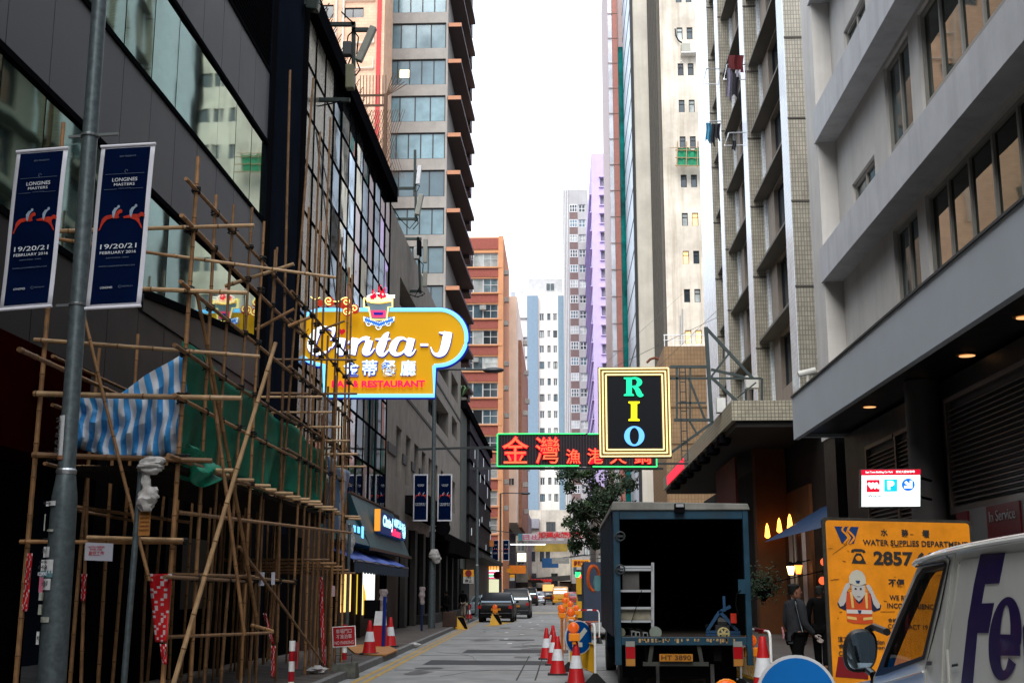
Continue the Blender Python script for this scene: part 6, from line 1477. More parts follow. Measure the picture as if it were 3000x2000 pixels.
b = B(); b.prism([(.16, .03), (.09, .10), (-.09, -.06), (-.09, .02), (-.16, .02), (-.16, -.18), (.05, -.18), (.05, -.11), (-.02, -.11)], c - n_ * .008, x_, y_, .003); b.build('arrow', mat('white arrow', (.6, .6, .6), .5), t)
b = B(); b.tube([c + n_ * .03 + Vector((-.1, 0, 0)), (c.x - .15, c.y + .1, 0)], .02, 8); b.tube([c + n_ * .03 + Vector((.1, 0, 0)), (c.x + .15, c.y + .1, 0)], .02, 8); b.build('leg', DSTEEL, t)
# water supplies notice board
WY = 14.0
t = thing('notice_board', 'large orange water works notice board with black edge behind the delivery van', 'notice board', at(2640, 2050, Y=WY))
c0 = at(2640, 1780, Y=WY); axw = Vector((1, -.05, -.028)).normalized(); ayw = Vector((.0, 0, 1))
sw = (at(2641, 1780, Y=WY) - at(2640, 1780, Y=WY)).length          # one pixel on the board
def wq(zx, zy, d=0.0):                                                # drawing units of the board zoom
    px, py = 2400 + zx / 3.136, 1500 + zy / 3.136
    u, v = (px - 2640) * sw, -(py - 1780) * sw - (px - 2640) * sw * .0
    return c0 + axw * u + ayw * v + Vector((0, -d, 0))
def wpoly(name, pts, m, d, par, th=.003):
    b = B(); b.prism([(((2400 + x / 3.136) - 2640) * sw, -((1500 + y / 3.136) - 1780) * sw) for x, y in pts], c0 + Vector((0, -d, 0)), axw, ayw, th); return b.build(name, m, par)
def rrect(x0, y0, x1, y1, r):
    o = []
    for cx, cy, a0 in ((x1 - r, y1 - r, 0), (x0 + r, y1 - r, 90), (x0 + r, y0 + r, 180), (x1 - r, y0 + r, 270)):
        for k in range(5): a = math.radians(a0 + k * 22.5); o.append((cx + r * math.cos(a), cy + r * math.sin(a)))
    return o
WOR = mat('worn orange board', (0.70, 0.235, 0.004), .5, var=.22, scale=5, streak=.22, grime=(.30, .10, .01))
wpoly('edge', rrect(66, 56, 1440, 1800, 40), mat('rusty black edge', (.03, .028, .022), .7, var=.5, scale=14), 0, t, .05); wb = wpoly('panel', rrect(98, 84, 1418, 1790, 30), WOR, .006, t)
wb2 = lambda s_, x, y, h, w, bold=.02, m=BLKI: text(s_, wq(x, y, .012), axw, ayw, h / 3.136 * sw, w / 3.136 * sw if w else None, m, t, bold=bold, depth=.003)
wb2('水', 636, 185, 66, 64); wb2('務', 827, 187, 68, 64); wb2('署', 1018, 190, 68, 64)
wb2('WATER SUPPLIES DEPARTMENT', 915, 282, 52, 960, .015); wb2('2857', 705, 425, 128, 360, .035); wb2('6', 960, 425, 128, 80, .035); wb2('9', 1055, 425, 128, 80, .035)
wb2('不便', 722, 648, 72, 150, .03); wb2('WE REGRET', 800, 785, 46, 300, .02); wb2('INCONVENIENCE', 850, 858, 46, 450, .02); wb2('合約', 665, 990, 38, 80, .01); wb2('CONTRACT 19', 800, 1045, 42, 360, .005); wb2('這工程', 230, 1175, 50, 140, .01); wb2('合約 Completion', 370, 1240, 46, 420, .02); wb2('C', 178, 1305, 42, 34, .01); wb2('tion', 545, 1192, 42, 72, .02)
WNV = mat('navy logo', (.003, .028, .12), .5, var=.15)
wpoly('logo', [(180, 140), (404, 140), (352, 298), (300, 298), (330, 240), (300, 190), (330, 150), (300, 145), (285, 190), (310, 240), (280, 296), (240, 298)], WNV, .010, t)
b = B(); ww = 17 / 3.136 * sw
for dx in (0, 55):
    ln = [((2400 + (x + dx) / 3.136 - 2640) * sw, -(1500 + y / 3.136 - 1780) * sw, ww) for x, y in smooth([(268, 138), (250, 175), (285, 215), (300, 245), (275, 280), (258, 299)], 5)]
    b.ribbon(ln, c0 + Vector((0, -.016, 0)), axw, ayw, .003)
b.build('logo_wave', WOR, t)
wpoly('telephone_mark', [(322, 480), (455, 480), (430, 420), (410, 385), (368, 385), (345, 420)], BLKI, .012, t); wpoly('telephone_mark', [(320, 372), (330, 352), (360, 345), (415, 345), (445, 355), (455, 375), (435, 382), (425, 370), (350, 370), (340, 382)], BLKI, .012, t); wpoly('telephone_dial', [(388 + 28 * math.cos(a), 432 + 24 * math.sin(a)) for a in [2 * PI * i / 18 for i in range(18)]], WOR, .017, t)
# plain workman picture: helmet, head, raised arms, reflective vest
SKN, VST, HLM = mat('printed pale skin', (.42, .40, .38), .5, var=.1), mat('printed red vest', (.5, .06, .012), .5, var=.15), mat('printed helmet', (.46, .44, .36), .5, var=.12)
DNV = mat('printed dark sleeve', (.012, .014, .04), .5, var=0); YVS = mat('printed yellow band', (.62, .40, .12), .5, var=.1)
for name, pts, m, d in (('sleeve', [(170, 850), (250, 750), (290, 740), (280, 900), (240, 915), (185, 890)], DNV, .010), ('sleeve', [(460, 750), (500, 770), (572, 860), (560, 900), (500, 920), (465, 890)], DNV, .010),
    ('vest', [(250, 760), (300, 735), (450, 735), (480, 770), (486, 1020), (430, 1030), (310, 1030), (252, 1010)], VST, .012), ('vest_band', [(252, 905), (484, 905), (485, 940), (252, 940)], mat('printed white band', (.55, .5, .45), .5), .015), ('vest_band', [(255, 965), (340, 975), (340, 1000), (255, 990)], YVS, .015), ('vest_band', [(400, 975), (484, 965), (484, 990), (400, 1000)], YVS, .015), ('vest_band', [(290, 745), (315, 740), (322, 890), (300, 890)], YVS, .015), ('vest_band', [(425, 740), (450, 745), (448, 890), (430, 890)], YVS, .015), ('shirt', [(320, 740), (430, 740), (400, 830), (372, 850), (345, 830)], DNV, .015),
    ('head', [(305, 680), (430, 680), (430, 760), (400, 800), (368, 830), (335, 800), (308, 760)], SKN, .018), ('forearm', [(178, 840), (200, 790), (240, 700), (262, 665), (296, 660), (290, 700), (262, 740), (250, 830), (225, 870), (195, 880)], SKN, .018), ('forearm', [(440, 680), (470, 670), (490, 700), (520, 780), (560, 850), (555, 880), (530, 890), (500, 850), (480, 760), (455, 720)], SKN, .018),
    ('helmet', [(285, 665), (290, 600), (320, 555), (365, 538), (410, 555), (438, 600), (442, 665), (365, 690)], HLM, .022), ('helmet_badge', [(345, 638), (388, 638), (378, 664), (355, 664)], WNV, .026), ('vest_badge', [(352, 908), (388, 908), (380, 936), (360, 936)], WNV, .02),
    ('eye', [(335, 705), (352, 705), (352, 722), (335, 722)], BLKI, .022), ('eye', [(382, 705), (399, 705), (399, 722), (382, 722)], BLKI, .022), ('mouth', [(352, 782), (384, 782), (382, 787), (354, 787)], BLKI, .022), ('red_block', [(155, 1335), (430, 1335), (415, 1528), (120, 1515)], mat('dark red block', (.16, .005, .008), .5, var=.15), .012)):
    wpoly(name, pts, m, d, t)
b = B()
for (x0, y0, x1, y1) in ((150, 400, 290, 300), (110, 350, 150, 345), (700, 320, 900, 300), (560, 916, 690, 912), (120, 640, 200, 628)): b.bar(wq(x0, y0, .011), wq(x1, y1, .011), .004, .003)
for k in range(26): p = wq(random.uniform(110, 1300), random.uniform(95, 1300), .010); b.bar(p, p + axw * random.uniform(.01, .04) + ayw * random.uniform(-.01, .01), .006, .004)
b.build('scratch', mat('dark scratches', (.09, .04, .01), .7), t)
b = B()
for x in (300, 1200): q = wq(x, 1800); b.bar((q.x, WY + .06, 0), (q.x, WY + .06, 2.2), .05, .05); b.bar((q.x, WY + .06, 1.2), (q.x, WY + .7, 0), .05, .05)
b.build('stand', DSTEEL, t)
# left pavement: wrapped parking meters, red white water barrier, ramp sheet, wedges, no stopping sign
def meter(label, px, ytop, ybot, Y, cone=True):
    p, q = at(px, ytop, Y=Y), at(px, ybot, Y=Y)
    t = thing('parking_meter', label, 'parking meter', (p.x, Y, .13), 'wrapped parking meters'); b = B(); b.tube([(p.x, Y, .13), (p.x, Y, q.z + .2)], .045, 8); b.build('post', mat('navy post', (.01, .02, .06), .4), t)
    b = B(); rings = []
    for i in range(9):
        f = i / 8; r = .11 + .025 * math.sin(i * 2.1) - (.03 if i > 5 else 0); rings.append([(p.x + r * math.cos(a) * (1 + .12 * math.sin(a * 3 + i)), Y + r * .8 * math.sin(a), p.z + (q.z - p.z) * f) for a in [2 * PI * j / 10 for j in range(10)]])
    b.loft(rings); b.build('plastic_wrap', mat('crumpled pale wrap', (.30, .25, .25), .4, var=.4, scale=14), t, smooth=True)
meter('wrapped parking meter behind the red and white water barrier', 1123, 1725, 1795, 36); meter('wrapped parking meter left of the second lamp post', 1237, 1718, 1770, 50)
p = at(1113, 1890, Y=35); t = thing('water_barrier', 'red and white plastic barrier with a blue post on the left pavement', 'barrier', (p.x, 35, .13))
b = B(); b.loft([[(p.x + u * .22, 35 + v * .15, .13) for u, v in ((-1, -1), (1, -1), (1, 1), (-1, 1))], [(p.x + u * .17, 35 + v * .11, .72) for u, v in ((-1, -1), (1, -1), (1, 1), (-1, 1))]]); b.build('base', RED, t)
b = B(); b.loft([[(p.x + u * .17, 35 + v * .11, .72) for u, v in ((-1, -1), (1, -1), (1, 1), (-1, 1))], [(p.x + u * .13, 35 + v * .08, 1.1) for u, v in ((-1, -1), (1, -1), (1, 1), (-1, 1))]]); b.build('top', REFLW, t)
b = B(); b.tube([(p.x + .12, 34.8, .13), (p.x + .14, 34.8, 1.5)], .05, 8); b.build('post', mat('blue post', (.005, .02, .16), .4), t)
b = B(); b.box(p.x - .5, p.x - .1, 35.2, 35.6, .9, 1.4); tag(b.build('utility_box', BLACK, None, bevel=.02), 'small black box on a stand behind the pavement cones', 'box')
q = [at(x, y, Z=.16) for x, y in ((1010, 1888), (1130, 1886), (1165, 1903), (1128, 1918), (1040, 1912))]
b = B(); b.poly([(v.x, v.y, .165) for v in q]); b.poly([(v.x, v.y, .13) for v in reversed(q)])
for i in range(5): a_, c_ = q[i], q[(i + 1) % 5]; b.poly([(a_.x, a_.y, .13), (c_.x, c_.y, .13), (c_.x, c_.y, .165), (a_.x, a_.y, .165)])
tag(b.build('ramp_sheet', mat('worn orange plywood', (.38, .17, .055), .7, var=.3, scale=3)), 'worn orange board laid on the pavement under the cones', 'board')
def wedge(label, px, py, h=.55):
    p = at(px, py, Z=0); t = thing('wedge_block', label, 'warning block', p, 'yellow and black warning blocks')
    b = B(); x, y = p.x, p.y; b.loft([[(x - .32, y - .25, .0), (x + .32, y - .25, .0), (x + .32, y + .25, .0), (x - .32, y + .25, .0)], [(x - .2, y - .1, h), (x + .12, y - .1, h), (x + .12, y + .1, h), (x - .2, y + .1, h)]]); b.build('block', YELLOW, t)
    b = B(); b.poly([(x - .17, y - .108, h - .01), (x + .13, y - .108, h - .01), (x + .33, y - .262, .03), (x + .2, y - .262, .03)]); b.build('stripe', BLACK, t)
    return t
wedge('yellow and black warning block at the kerb before the black car', 1350, 1842); wedge('yellow and black warning block behind the black car, topped by an orange lamp', 1453, 1829)
p = at(1453, 1829, Z=0); make_lamp('orange lamp on the warning block behind the black car', p.x - .04, p.y, .6, 1.4)
b = B(); p = at(1317, 1842, Y=56); b.box(p.x - .3, p.x + .3, 55.8, 56.3, .13, .78); tag(b.build('planter_box', mat('rusty brown box', (.05, .028, .02), .8, var=.3), None, bevel=.02), 'square rusty brown box on the pavement kerb', 'box')
t = thing('no_stopping_sign', 'yellow and white no stopping sign plate on a pole by the black car', 'sign', at(1372, 1810, Y=66))
p, q = at(1357, 1708, Y=66), at(1388, 1668, Y=66); zm = (p.z + q.z) / 2 + .0
b = B(); b.box(p.x, q.x, 66, 66.03, zm, q.z); b.build('yellow_plate', mat('amber plate', (.75, .33, .02), .5), t)
b = B(); b.box(p.x, q.x, 66, 66.03, p.z, zm - .01); b.build('white_plate', mat('grey white plate', (.42, .41, .38), .5), t)
b = B(); b.lathe([(.17, -.01), (.17, .01)], ((p.x + q.x) / 2, 65.98, (zm + q.z) / 2), 16, axis='y'); b.build('ring', mat('dark red disc', (.2, .02, .02), .5), t)
text('停止', ((p.x + q.x) / 2, 65.99, p.z + .13), UX, UZ, .17, .4, BLKI, t, bold=.02); text('上落客', ((p.x + q.x) / 2, 65.99, p.z + .3), UX, UZ, .09, .28, BLKI, t)
b = B(); b.tube([((p.x + q.x) / 2, 66.06, .12), ((p.x + q.x) / 2, 66.06, q.z)], .035, 6); b.build('pole', DSTEEL, t)
p, q = at(1493, 1700, Y=112), at(1508, 1682, Y=112)
t = thing('no_stopping_sign', 'tiny far yellow and white no stopping sign plate left of the silver car', 'sign', (p.x, 112, .1)); b = B(); b.box(p.x, q.x, 112, 112.03, (p.z + q.z) / 2, q.z); b.build('yellow_plate', mat('amber plate', (.75, .33, .02)), t); b = B(); b.box(p.x, q.x, 112, 112.03, p.z, (p.z + q.z) / 2); b.build('white_plate', mat('grey white plate', (.42, .41, .38)), t); b = B(); b.tube([((p.x + q.x) / 2, 112.06, .1), ((p.x + q.x) / 2, 112.06, q.z)], .04, 6); b.build('pole', DSTEEL, t)
# signal and bag-covered fixtures
for i, (px, py, Y, lab) in enumerate(((1026, 1545, 37, 'pale cloth wrapped round a fitting before the teal roof'), (1276, 1608, 53.8, 'white bag covering a sign on the second lamp post'))):
    p = at(px, py, Y=Y); o = bag(None, (p.x, Y, p.z), .3 if i == 0 else .42, .75 if i == 0 else .6, 'plastic_bag', 3 + i); tag(o, lab, 'plastic bag')
lit_post('slim grey post between the scaffold end and the lit shop window', 1019, .12, 36, 3.4, .05)
for i, (px, py, lab) in enumerate(((740, 1858, 'crumpled pale litter bag at the foot of the scaffold'), (930, 1972, 'white crumpled plastic litter near the last scaffold pole'), (1212, 1896, 'small pale litter in the gutter by the kerb'))):
    p = at(px, py, Z=.13 if i < 2 else .01); b = B(); rings = []
    for k in range(6): r = .16 * math.sin(.4 + k * .5) ; rings.append([(p.x + r * 1.3 * math.cos(a) * random.uniform(.7, 1.3), p.y + r * math.sin(a) * random.uniform(.7, 1.3), p.z + .03 * k) for a in [2 * PI * j / 9 for j in range(9)]])
    b.loft(rings); tag(b.build('plastic_bag', BAGM), lab, 'plastic bag')
# antennas on the glass building roof edge and grey building brackets
GRN = mat('olive antenna casing', (.13, .125, .075), .55, var=.15); GRY = mat('grey antenna casing', (.2, .2, .17), .5, var=.15)
def ant(label, Y, bars, boxes, wires, name='mobile_antenna'):
    t = thing(name, label, 'antenna', at(*bars[0][0], Y=Y), 'antennas on the left roofs')
    b = B()
    for p, q in bars: b.bar(at(*p, Y=Y), at(*q, Y=Y), .11, .11)
    b.build('bracket', mat('black green bracket', (.015, .025, .022), .5), t)
    for p, q, w, dp, m in boxes:
        b = B(); b.bar(at(*p, Y=Y - .2), at(*q, Y=Y - .2), w, dp, up=(1, .0, .0)); b.build('panel', m, t, bevel=.03)
    b = B()
    for pts in wires: b.tube([at(*p, Y=Y - .1) for p in pts], .022, 5)
    b.build('cable', BLACK, t)
ant('tilted antenna panel with radio boxes on a bracket above the black parapet', 34, [((885, 72), (1040, 72)), ((1036, 66), (1036, 200)), ((885, 293), (1025, 293)), ((1032, 88), (1080, 88))], [((1095, 80), (1050, 180), .22, .2, GRY), ((1018, 125), (1018, 165), .25, .25, mat('dark grey radio box', (.05, .05, .05), .5)), ((1026, 192), (1026, 262), .27, .25, GRN)], [[(1036, 90), (1020, 105), (1015, 130)], [(1036, 90), (1050, 110), (1045, 160)], [(1030, 165), (1020, 190)], [(1045, 180), (1055, 205), (1042, 222)], [(1000, 35), (1020, 55), (1036, 68)], [(895, 298), (930, 312), (970, 304), (1000, 296)]])
ant('slim white antenna panel on a pole before the tower windows', 52, [((1145, 552), (1215, 552)), ((1216, 440), (1216, 560))], [((1230, 485), (1224, 540), .12, .18, mat('pale antenna', (.5, .5, .5), .5))], [[(1215, 540), (1230, 545), (1222, 560)]])
ant('grey tilted antenna panel below the slim white one', 54, [((1135, 642), (1215, 642)), ((1218, 560), (1218, 648))], [((1235, 570), (1222, 630), .26, .22, GRY)], [[(1140, 590), (1170, 640), (1200, 670), (1225, 640)], [(1222, 635), (1225, 655), (1210, 672)]])
ant('cluster of small antenna boxes on a bracket over the slit windowed building', 56, [((1135, 700), (1235, 700)), ((1225, 695), (1232, 860)), ((1160, 853), (1230, 853))], [((1247, 700), (1245, 770), .16, .2, GRY), ((1221, 725), (1221, 760), .3, .25, mat('grey radio box', (.3, .3, .28), .5)), ((1246, 795), (1244, 840), .15, .2, GRY), ((1228, 705), (1228, 750), .35, .2, BLACK)], [[(1225, 760), (1240, 775), (1238, 800)], [(1230, 850), (1245, 860), (1225, 870), (1190, 860)], [(1230, 840), (1215, 870), (1240, 865)]])
ant('lamp fitting at the very top of the black parapet', 31.5, [((885, 10), (930, 10))], [((900, 15), (935, 20), .3, .3, mat('dark glass fitting', (.03, .04, .035), .2))], [[(930, 20), (945, 10)]])
# green netted repair scaffold on the cream tower
Yc = 99.6
t = thing('repair_scaffold', 'small bamboo repair scaffold with green netting high on the cream tower', 'scaffold', at(2030, 490, Y=Yc)); b = B()
for px in (1983, 2010, 2043, 2076): b.tube([at(px, 490, Y=Yc), at(px + 2, 415, Y=Yc)], .05, 5)
for py in (440, 462, 485): b.tube([at(1978, py, Y=Yc), at(2095, py + 2, Y=Yc)], .045, 5)
b.tube([at(1962, 434, Y=Yc), at(2090, 430, Y=Yc)], .03, 5); b.build('pole', BAM2, t)
b = B(); nn = 14
for i in range(nn):
    u0, u1 = i / nn, (i + 1) / nn; X_ = lambda u: 1985 + 95 * u; T_ = lambda u: 430 + 6 * math.sin(u * 3) + 4 * math.sin(u * 17)
    p = [at(X_(u0), 486, Y=Yc + .1), at(X_(u1), 486, Y=Yc + .1), at(X_(u1), T_(u1), Y=Yc + .1 + .1 * math.sin(i * 2)), at(X_(u0), T_(u0), Y=Yc + .1 + .1 * math.sin(i * 2 - 2))]; b.poly(p)
b.build('netting', mat('bright green netting', (.015, .21, .10), .6, var=.3, scale=2), t)
t = thing('air_conditioner', 'boxed air conditioner on a white bracket high on the cream tower', 'air conditioner', at(2015, 150, Y=100)); b = B(); p, q = at(1998, 147, Y=100), at(2023, 124, Y=100); b.box(p.x, q.x, 100.2, 101, p.z, q.z); b.build('casing', mat('grey unit', (.34, .33, .28), .6), t); b = B(); p, q = at(1996, 153, Y=100), at(2042, 149, Y=100); b.box(p.x, q.x, 100.1, 101, p.z, q.z); b.bar((p.x, 100.2, p.z - .7), (p.x, 100.9, p.z - .7), .05, .05); b.build('bracket', WHITE, t)
b = B(); b.tube([at(x, y, Y=100.7) for x, y in ((1978, 85), (1980, 105), (1988, 120), (1998, 126))], .07, 6); b.build('pipe', DSTEEL, t)
b = B(); p = at(1965, 925, Y=95); 
for px, y0 in ((1993, 925), (1999, 905)): b.tube([at(px, 1008, Y=88), at(px, y0, Y=88)], .06, 6)
tag(b.build('roof_pipe', mat('grey pipe', (.35, .35, .33), .5)), 'pair of grey vent pipes on the roof of the brown tiled block', 'pipe')
# laundry racks on the tiled building
CL = [mat('blue shirt cloth', (.05, .2, .32), .8, var=.3, scale=6), mat('dark clothes', (.02, .02, .025), .8, var=.2), mat('checked grey cloth', (.16, .15, .2), .8, var=.5, scale=14), mat('maroon awning cloth', (.08, .008, .01), .8), mat('pale cloth', (.4, .4, .45), .8)]
def rack(label, Y, frame, items, name='laundry_rack'):
    t = thing(name, label, 'laundry rack', at(*frame[0], Y=Y), 'laundry racks'); b = B(); fr = [at(*p, Y=Y) for p in frame]; b.tube(fr, .03, 5, cap=False); b.build('frame', ALU, t)
    for i, (x0, x1, y0, y1, m) in enumerate(items):
        g = B(); nn = 5
        P = lambda u, v: at(x0 + (x1 - x0) * u + 1.5 * math.sin(v * 5 + i), y0 + (y1 - y0) * v * (1 - .12 * math.sin(u * 5)), Y=Y - .1 + .06 * math.sin(u * 8 + i))
        for a_ in range(nn):
            for c_ in range(nn): g.poly([P(a_ / nn, c_ / nn), P((a_ + 1) / nn, c_ / nn), P((a_ + 1) / nn, (c_ + 1) / nn), P(a_ / nn, (c_ + 1) / nn)])
        g.build('garment', CL[m], t)
rack('rack of checked and dark clothes below a maroon window awning', 48, [(2130, 190), (2190, 190), (2183, 233), (2120, 233), (2130, 190)], [(2128, 2145, 200, 290, 2), (2145, 2165, 215, 285, 1), (2135, 2178, 162, 208, 3), (2155, 2170, 205, 228, 4)])
rack('empty wire rack at the left edge of the tiled building', 57, [(2070, 201), (2110, 203), (2105, 247), (2060, 246), (2070, 201)], [])
rack('rack of blue and dark clothes low at the left edge of the tiled building', 56, [(2078, 357), (2112, 355), (2112, 362), (2078, 364)], [(2068, 2083, 360, 415, 0), (2083, 2096, 362, 425, 1), (2096, 2110, 362, 410, 1)])
rack('small rack with one dark cloth beside the third column', 50, [(2135, 390), (2185, 388), (2180, 425), (2122, 427), (2135, 390)], [(2145, 2156, 412, 440, 1)])
# street tree
t = thing('street_tree', 'leafy dark green street tree rising behind the open truck', 'tree', (3.7, 96, .12))
b = B(); tk = [(3.7, 96, .1), (3.75, 96, 3), (3.5, 96.2, 5.5), (3.2, 96.5, 8), (2.9, 96.8, 10)]; b.tube(tk, [.28, .23, .18, .12, .05], 9)
rt = random.Random(4); tips = []
for k in range(15):
    z = rt.uniform(4.6, 8.5); a = rt.uniform(0, 2 * PI); L_ = rt.uniform(1.6, 3.2); p = Vector((3.45, 96.1, z)); e = p + Vector((math.cos(a) * L_ - .4, math.sin(a) * L_, rt.uniform(.8, 2.4))); b.tube([p, p.lerp(e, .5) + Vector((0, 0, .25)), e], [.09, .055, .02], 6); tips.append(e)
b.build('trunk', mat('tree bark', (.06, .045, .035), .9, var=.3, scale=6), t, smooth=True)
LEAF = mat('dark leaf', (.014, .028, .012), .6, var=.4, scale=2); LEAF2 = mat('lighter leaf', (.03, .055, .02), .6, var=.4, scale=2)
b = B(); cl_ = tips + [Vector((rt.uniform(.3, 5.6), rt.uniform(94.5, 98), rt.uniform(7.0, 11.6))) for _ in range(34)] + [Vector((rt.uniform(.9, 2.6), rt.uniform(95, 97), rt.uniform(5.0, 7))) for _ in range(6)]
for c in cl_:
    R = rt.uniform(.35, .9); mi = 0 if rt.random() < .68 else 1
    for k in range(int(300 * R)):
        v = Vector((rt.gauss(0, 1), rt.gauss(0, 1), rt.gauss(0, .75))); v = v.normalized() * R * rt.random() ** .45; q = c + v
        u = Vector((rt.gauss(0, 1), rt.gauss(0, 1), rt.gauss(0, 1))).normalized(); w = u.orthogonal().normalized(); s = rt.uniform(.10, .19); b.poly([q - u * s, q + w * s * .5, q + u * s, q - w * s * .5], mi)
cr = b.build('glass_crown', [LEAF, LEAF2], t); cr.name = 'crown'
# hanging plants on the pub front
t = thing('hanging_plant', 'dark leafy hanging basket on the pub wall', 'plant', at(2235, 1690, Y=39)); b = B(); c0_ = at(2235, 1712, Y=39)
for k in range(900):
    v = Vector((rt.gauss(0, .28), rt.gauss(0, .18), rt.gauss(0, .24))); q = c0_ + v; u = Vector((rt.gauss(0, 1), rt.gauss(0, 1), rt.gauss(0, 1))).normalized(); w = u.orthogonal().normalized(); s = .05; b.poly([q - u * s, q + w * s * .5, q + u * s, q - w * s * .5])
o = b.build('glass_foliage', LEAF, t); o.name = 'foliage'
b = B(); b.lathe([(.05, c0_.z - .5), (.22, c0_.z - .28), (.26, c0_.z - .12)], (c0_.x, 39, 0), 12); b.bar(c0_, (8.3, 39, c0_.z + .5), .03, .03); b.build('basket', BLACK, t)
# ================================================================ VEHICLES
TYRE = RUBBER
def wheel(par, x, y, r, w, m_rim=ALU, name='wheel', out=1):
    b = B(); b.lathe([(r * .62, -w / 2), (r * .96, -w / 2), (r, -w * .35), (r, w * .35), (r * .96, w / 2), (r * .62, w / 2)], (x, y, r), 22, axis='x'); o = b.build(name, TYRE, par, smooth=True)
    b = B(); b.lathe([(r * .12, out * (w * .42)), (r * .45, out * (w * .36)), (r * .62, out * w * .5)], (x, y, r), 18, axis='x'); b.build('rim', m_rim, o); return o
# --- open blue box truck
TX0, TX1, TY = .80, 2.93, 20.0
TBL = mat('faded blue truck paint', (0.010, 0.040, 0.066), .42, var=.3, scale=3, streak=.3, grime=(.05, .04, .035)); TIN = mat('truck lining with painted shade', (.0025, .0025, .0025), .8, var=.3, spec=.1)  # the lining's near-black colour stands for shade inside the box
TZ0, TZ1 = .93, 2.9
t = thing('box_truck', 'blue box truck parked with its empty dark rear open', 'truck', (1.86, 24, 0))
b = B()
for x0, x1 in ((TX0, TX0 + .03), (TX1 - .03, TX1)): b.box(x0, x1, TY + .08, TY + 6.6, TZ0, TZ1)
b.box(TX0, TX1, TY + 6.55, TY + 6.6, TZ0, TZ1)
for k in range(12): y = TY + .4 + k * .5; b.box(TX0 - .03, TX0, y, y + .09, TZ0, TZ1); b.box(TX1, TX1 + .03, y, y + .09, TZ0, TZ1)
b.build('box_side', mat('dull blue grey panel', (.010, .019, .030), .35, .2, var=.25, scale=2, streak=.25), t)
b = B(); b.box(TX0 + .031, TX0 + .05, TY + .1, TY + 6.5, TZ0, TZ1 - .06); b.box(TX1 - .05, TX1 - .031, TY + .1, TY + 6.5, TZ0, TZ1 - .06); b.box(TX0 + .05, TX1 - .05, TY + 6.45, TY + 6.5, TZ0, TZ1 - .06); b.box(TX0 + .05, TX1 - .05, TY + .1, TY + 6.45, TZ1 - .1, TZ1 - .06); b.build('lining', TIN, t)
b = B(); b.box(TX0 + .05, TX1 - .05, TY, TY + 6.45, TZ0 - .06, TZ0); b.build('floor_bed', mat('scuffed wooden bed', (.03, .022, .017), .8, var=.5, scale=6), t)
b = B(); zr = TZ1 - .02
for x0, x1 in ((TX0, TX0 + .10), (TX1 - .09, TX1)): b.box(x0, x1, TY - .02, TY + .08, .50, zr)
b.box(TX0 + .10, TX1 - .09, TY - .015, TY + .08, zr - .14, zr); b.box(TX0 + .10, TX1 - .09, TY - .018, TY + .07, TZ0 - .13, TZ0 - .005); b.build('rear_frame', TBL, t, bevel=.008)
b = B(); b.hexa(((TX0 - .04, TY - .05, zr), (TX1 + .03, TY - .05, zr), (TX1 + .03, TY + 6.7, zr), (TX0 - .04, TY + 6.7, zr), (TX0 + .0, TY - .04, zr + .14), (TX1 + .0, TY - .04, zr + .10), (TX1, TY + 6.7, zr + .10), (TX0, TY + 6.7, zr + .14))); b.build('roof', mat('grubby pale roof', (.16, .157, .14), .6, var=.3, scale=3, streak=.3), t, bevel=.015)
b = B(); p = at(1990, 1480, Y=TY - .06); b.box(p.x - .08, p.x + .08, TY - .14, TY - .05, p.z - .12, p.z + .03); rl = b.build('roof_lamp', BLACK, t, bevel=.01); b = B(); b.box(p.x - .06, p.x + .06, TY - .155, TY - .14, p.z - .03, p.z + .02); b.build('lens', mat('silver lens', (.6, .6, .6), .2, .8), rl)
for x0 in (TX0 + .16, TX1 - .31):
    b = B(); b.box(x0, x0 + .15, TY - .03, TY + .03, .48, .86); tl = b.build('tail_lamp', mat('tail lamp casing', (.03, .03, .03), .5), t)
    for z0, z1, m in ((.78, .86, mat('grey lens', (.22, .22, .2), .3)), (.60, .775, mat('red lens', (.30, .005, .008), .25)), (.49, .595, mat('amber tail lens', (.35, .15, .03), .25))):
        b = B(); b.box(x0 + .005, x0 + .145, TY - .04, TY - .03, z0, z1); b.build('lens', m, tl)
b = B(); p, q = at(1932, 1935, Y=TY - .03), at(2029, 1915, Y=TY - .03); zc = (p.z + q.z) / 2; b.box(p.x, q.x, TY - .05, TY - .04, zc - .055, zc + .055); npz = b.build('number_plate', mat('amber number plate', (.36, .14, .012), .5, var=.15), t); text('HT 3890', ((p.x + q.x) / 2, TY - .052, zc), UX, UZ, .075, .46, mat('dark plate letters', (.08, .03, .005), .6, var=0), npz, bold=.02)
b = B(); b.box(p.x - .25, q.x + .25, TY + .02, TY + .1, zc - .13, zc - .07); b.bar((p.x - .15, TY + .05, zc - .1), (p.x - .1, TY + .05, TZ0 - .1), .06, .04); b.bar((q.x + .15, TY + .05, zc - .1), (q.x + .1, TY + .05, TZ0 - .1), .06, .04); b.build('plate_bracket', mat('dirty bracket', (.035, .035, .03), .7), t)
b = B()
for x in (1.3, 2.35): b.box(x, x + .12, TY + .2, TY + 8.5, .55, .8)
b.box(1.2, 2.6, TY + 1.2, TY + 2.2, .38, .55); b.box(TX0 + .15, TX1 - .15, TY + .9, TY + 1.0, .25, .85); b.build('chassis', mat('dirty chassis', (.005, .005, .005), .9, spec=.1), t)
parts('mudflap_stay', [(1.45, 1.50, TY + .3, TY + .34, .1, .5), (2.3, 2.36, TY + .3, TY + .34, .08, .5)], mat('grey stay', (.05, .048, .045), .7), t)
for x in (1.02, 1.25, 2.5, 2.73): wheel(t, x, TY + 1.6, .40, .21, DSTEEL)
for x in (1.0, 2.72): wheel(t, x, TY + 7.3, .40, .21, DSTEEL)
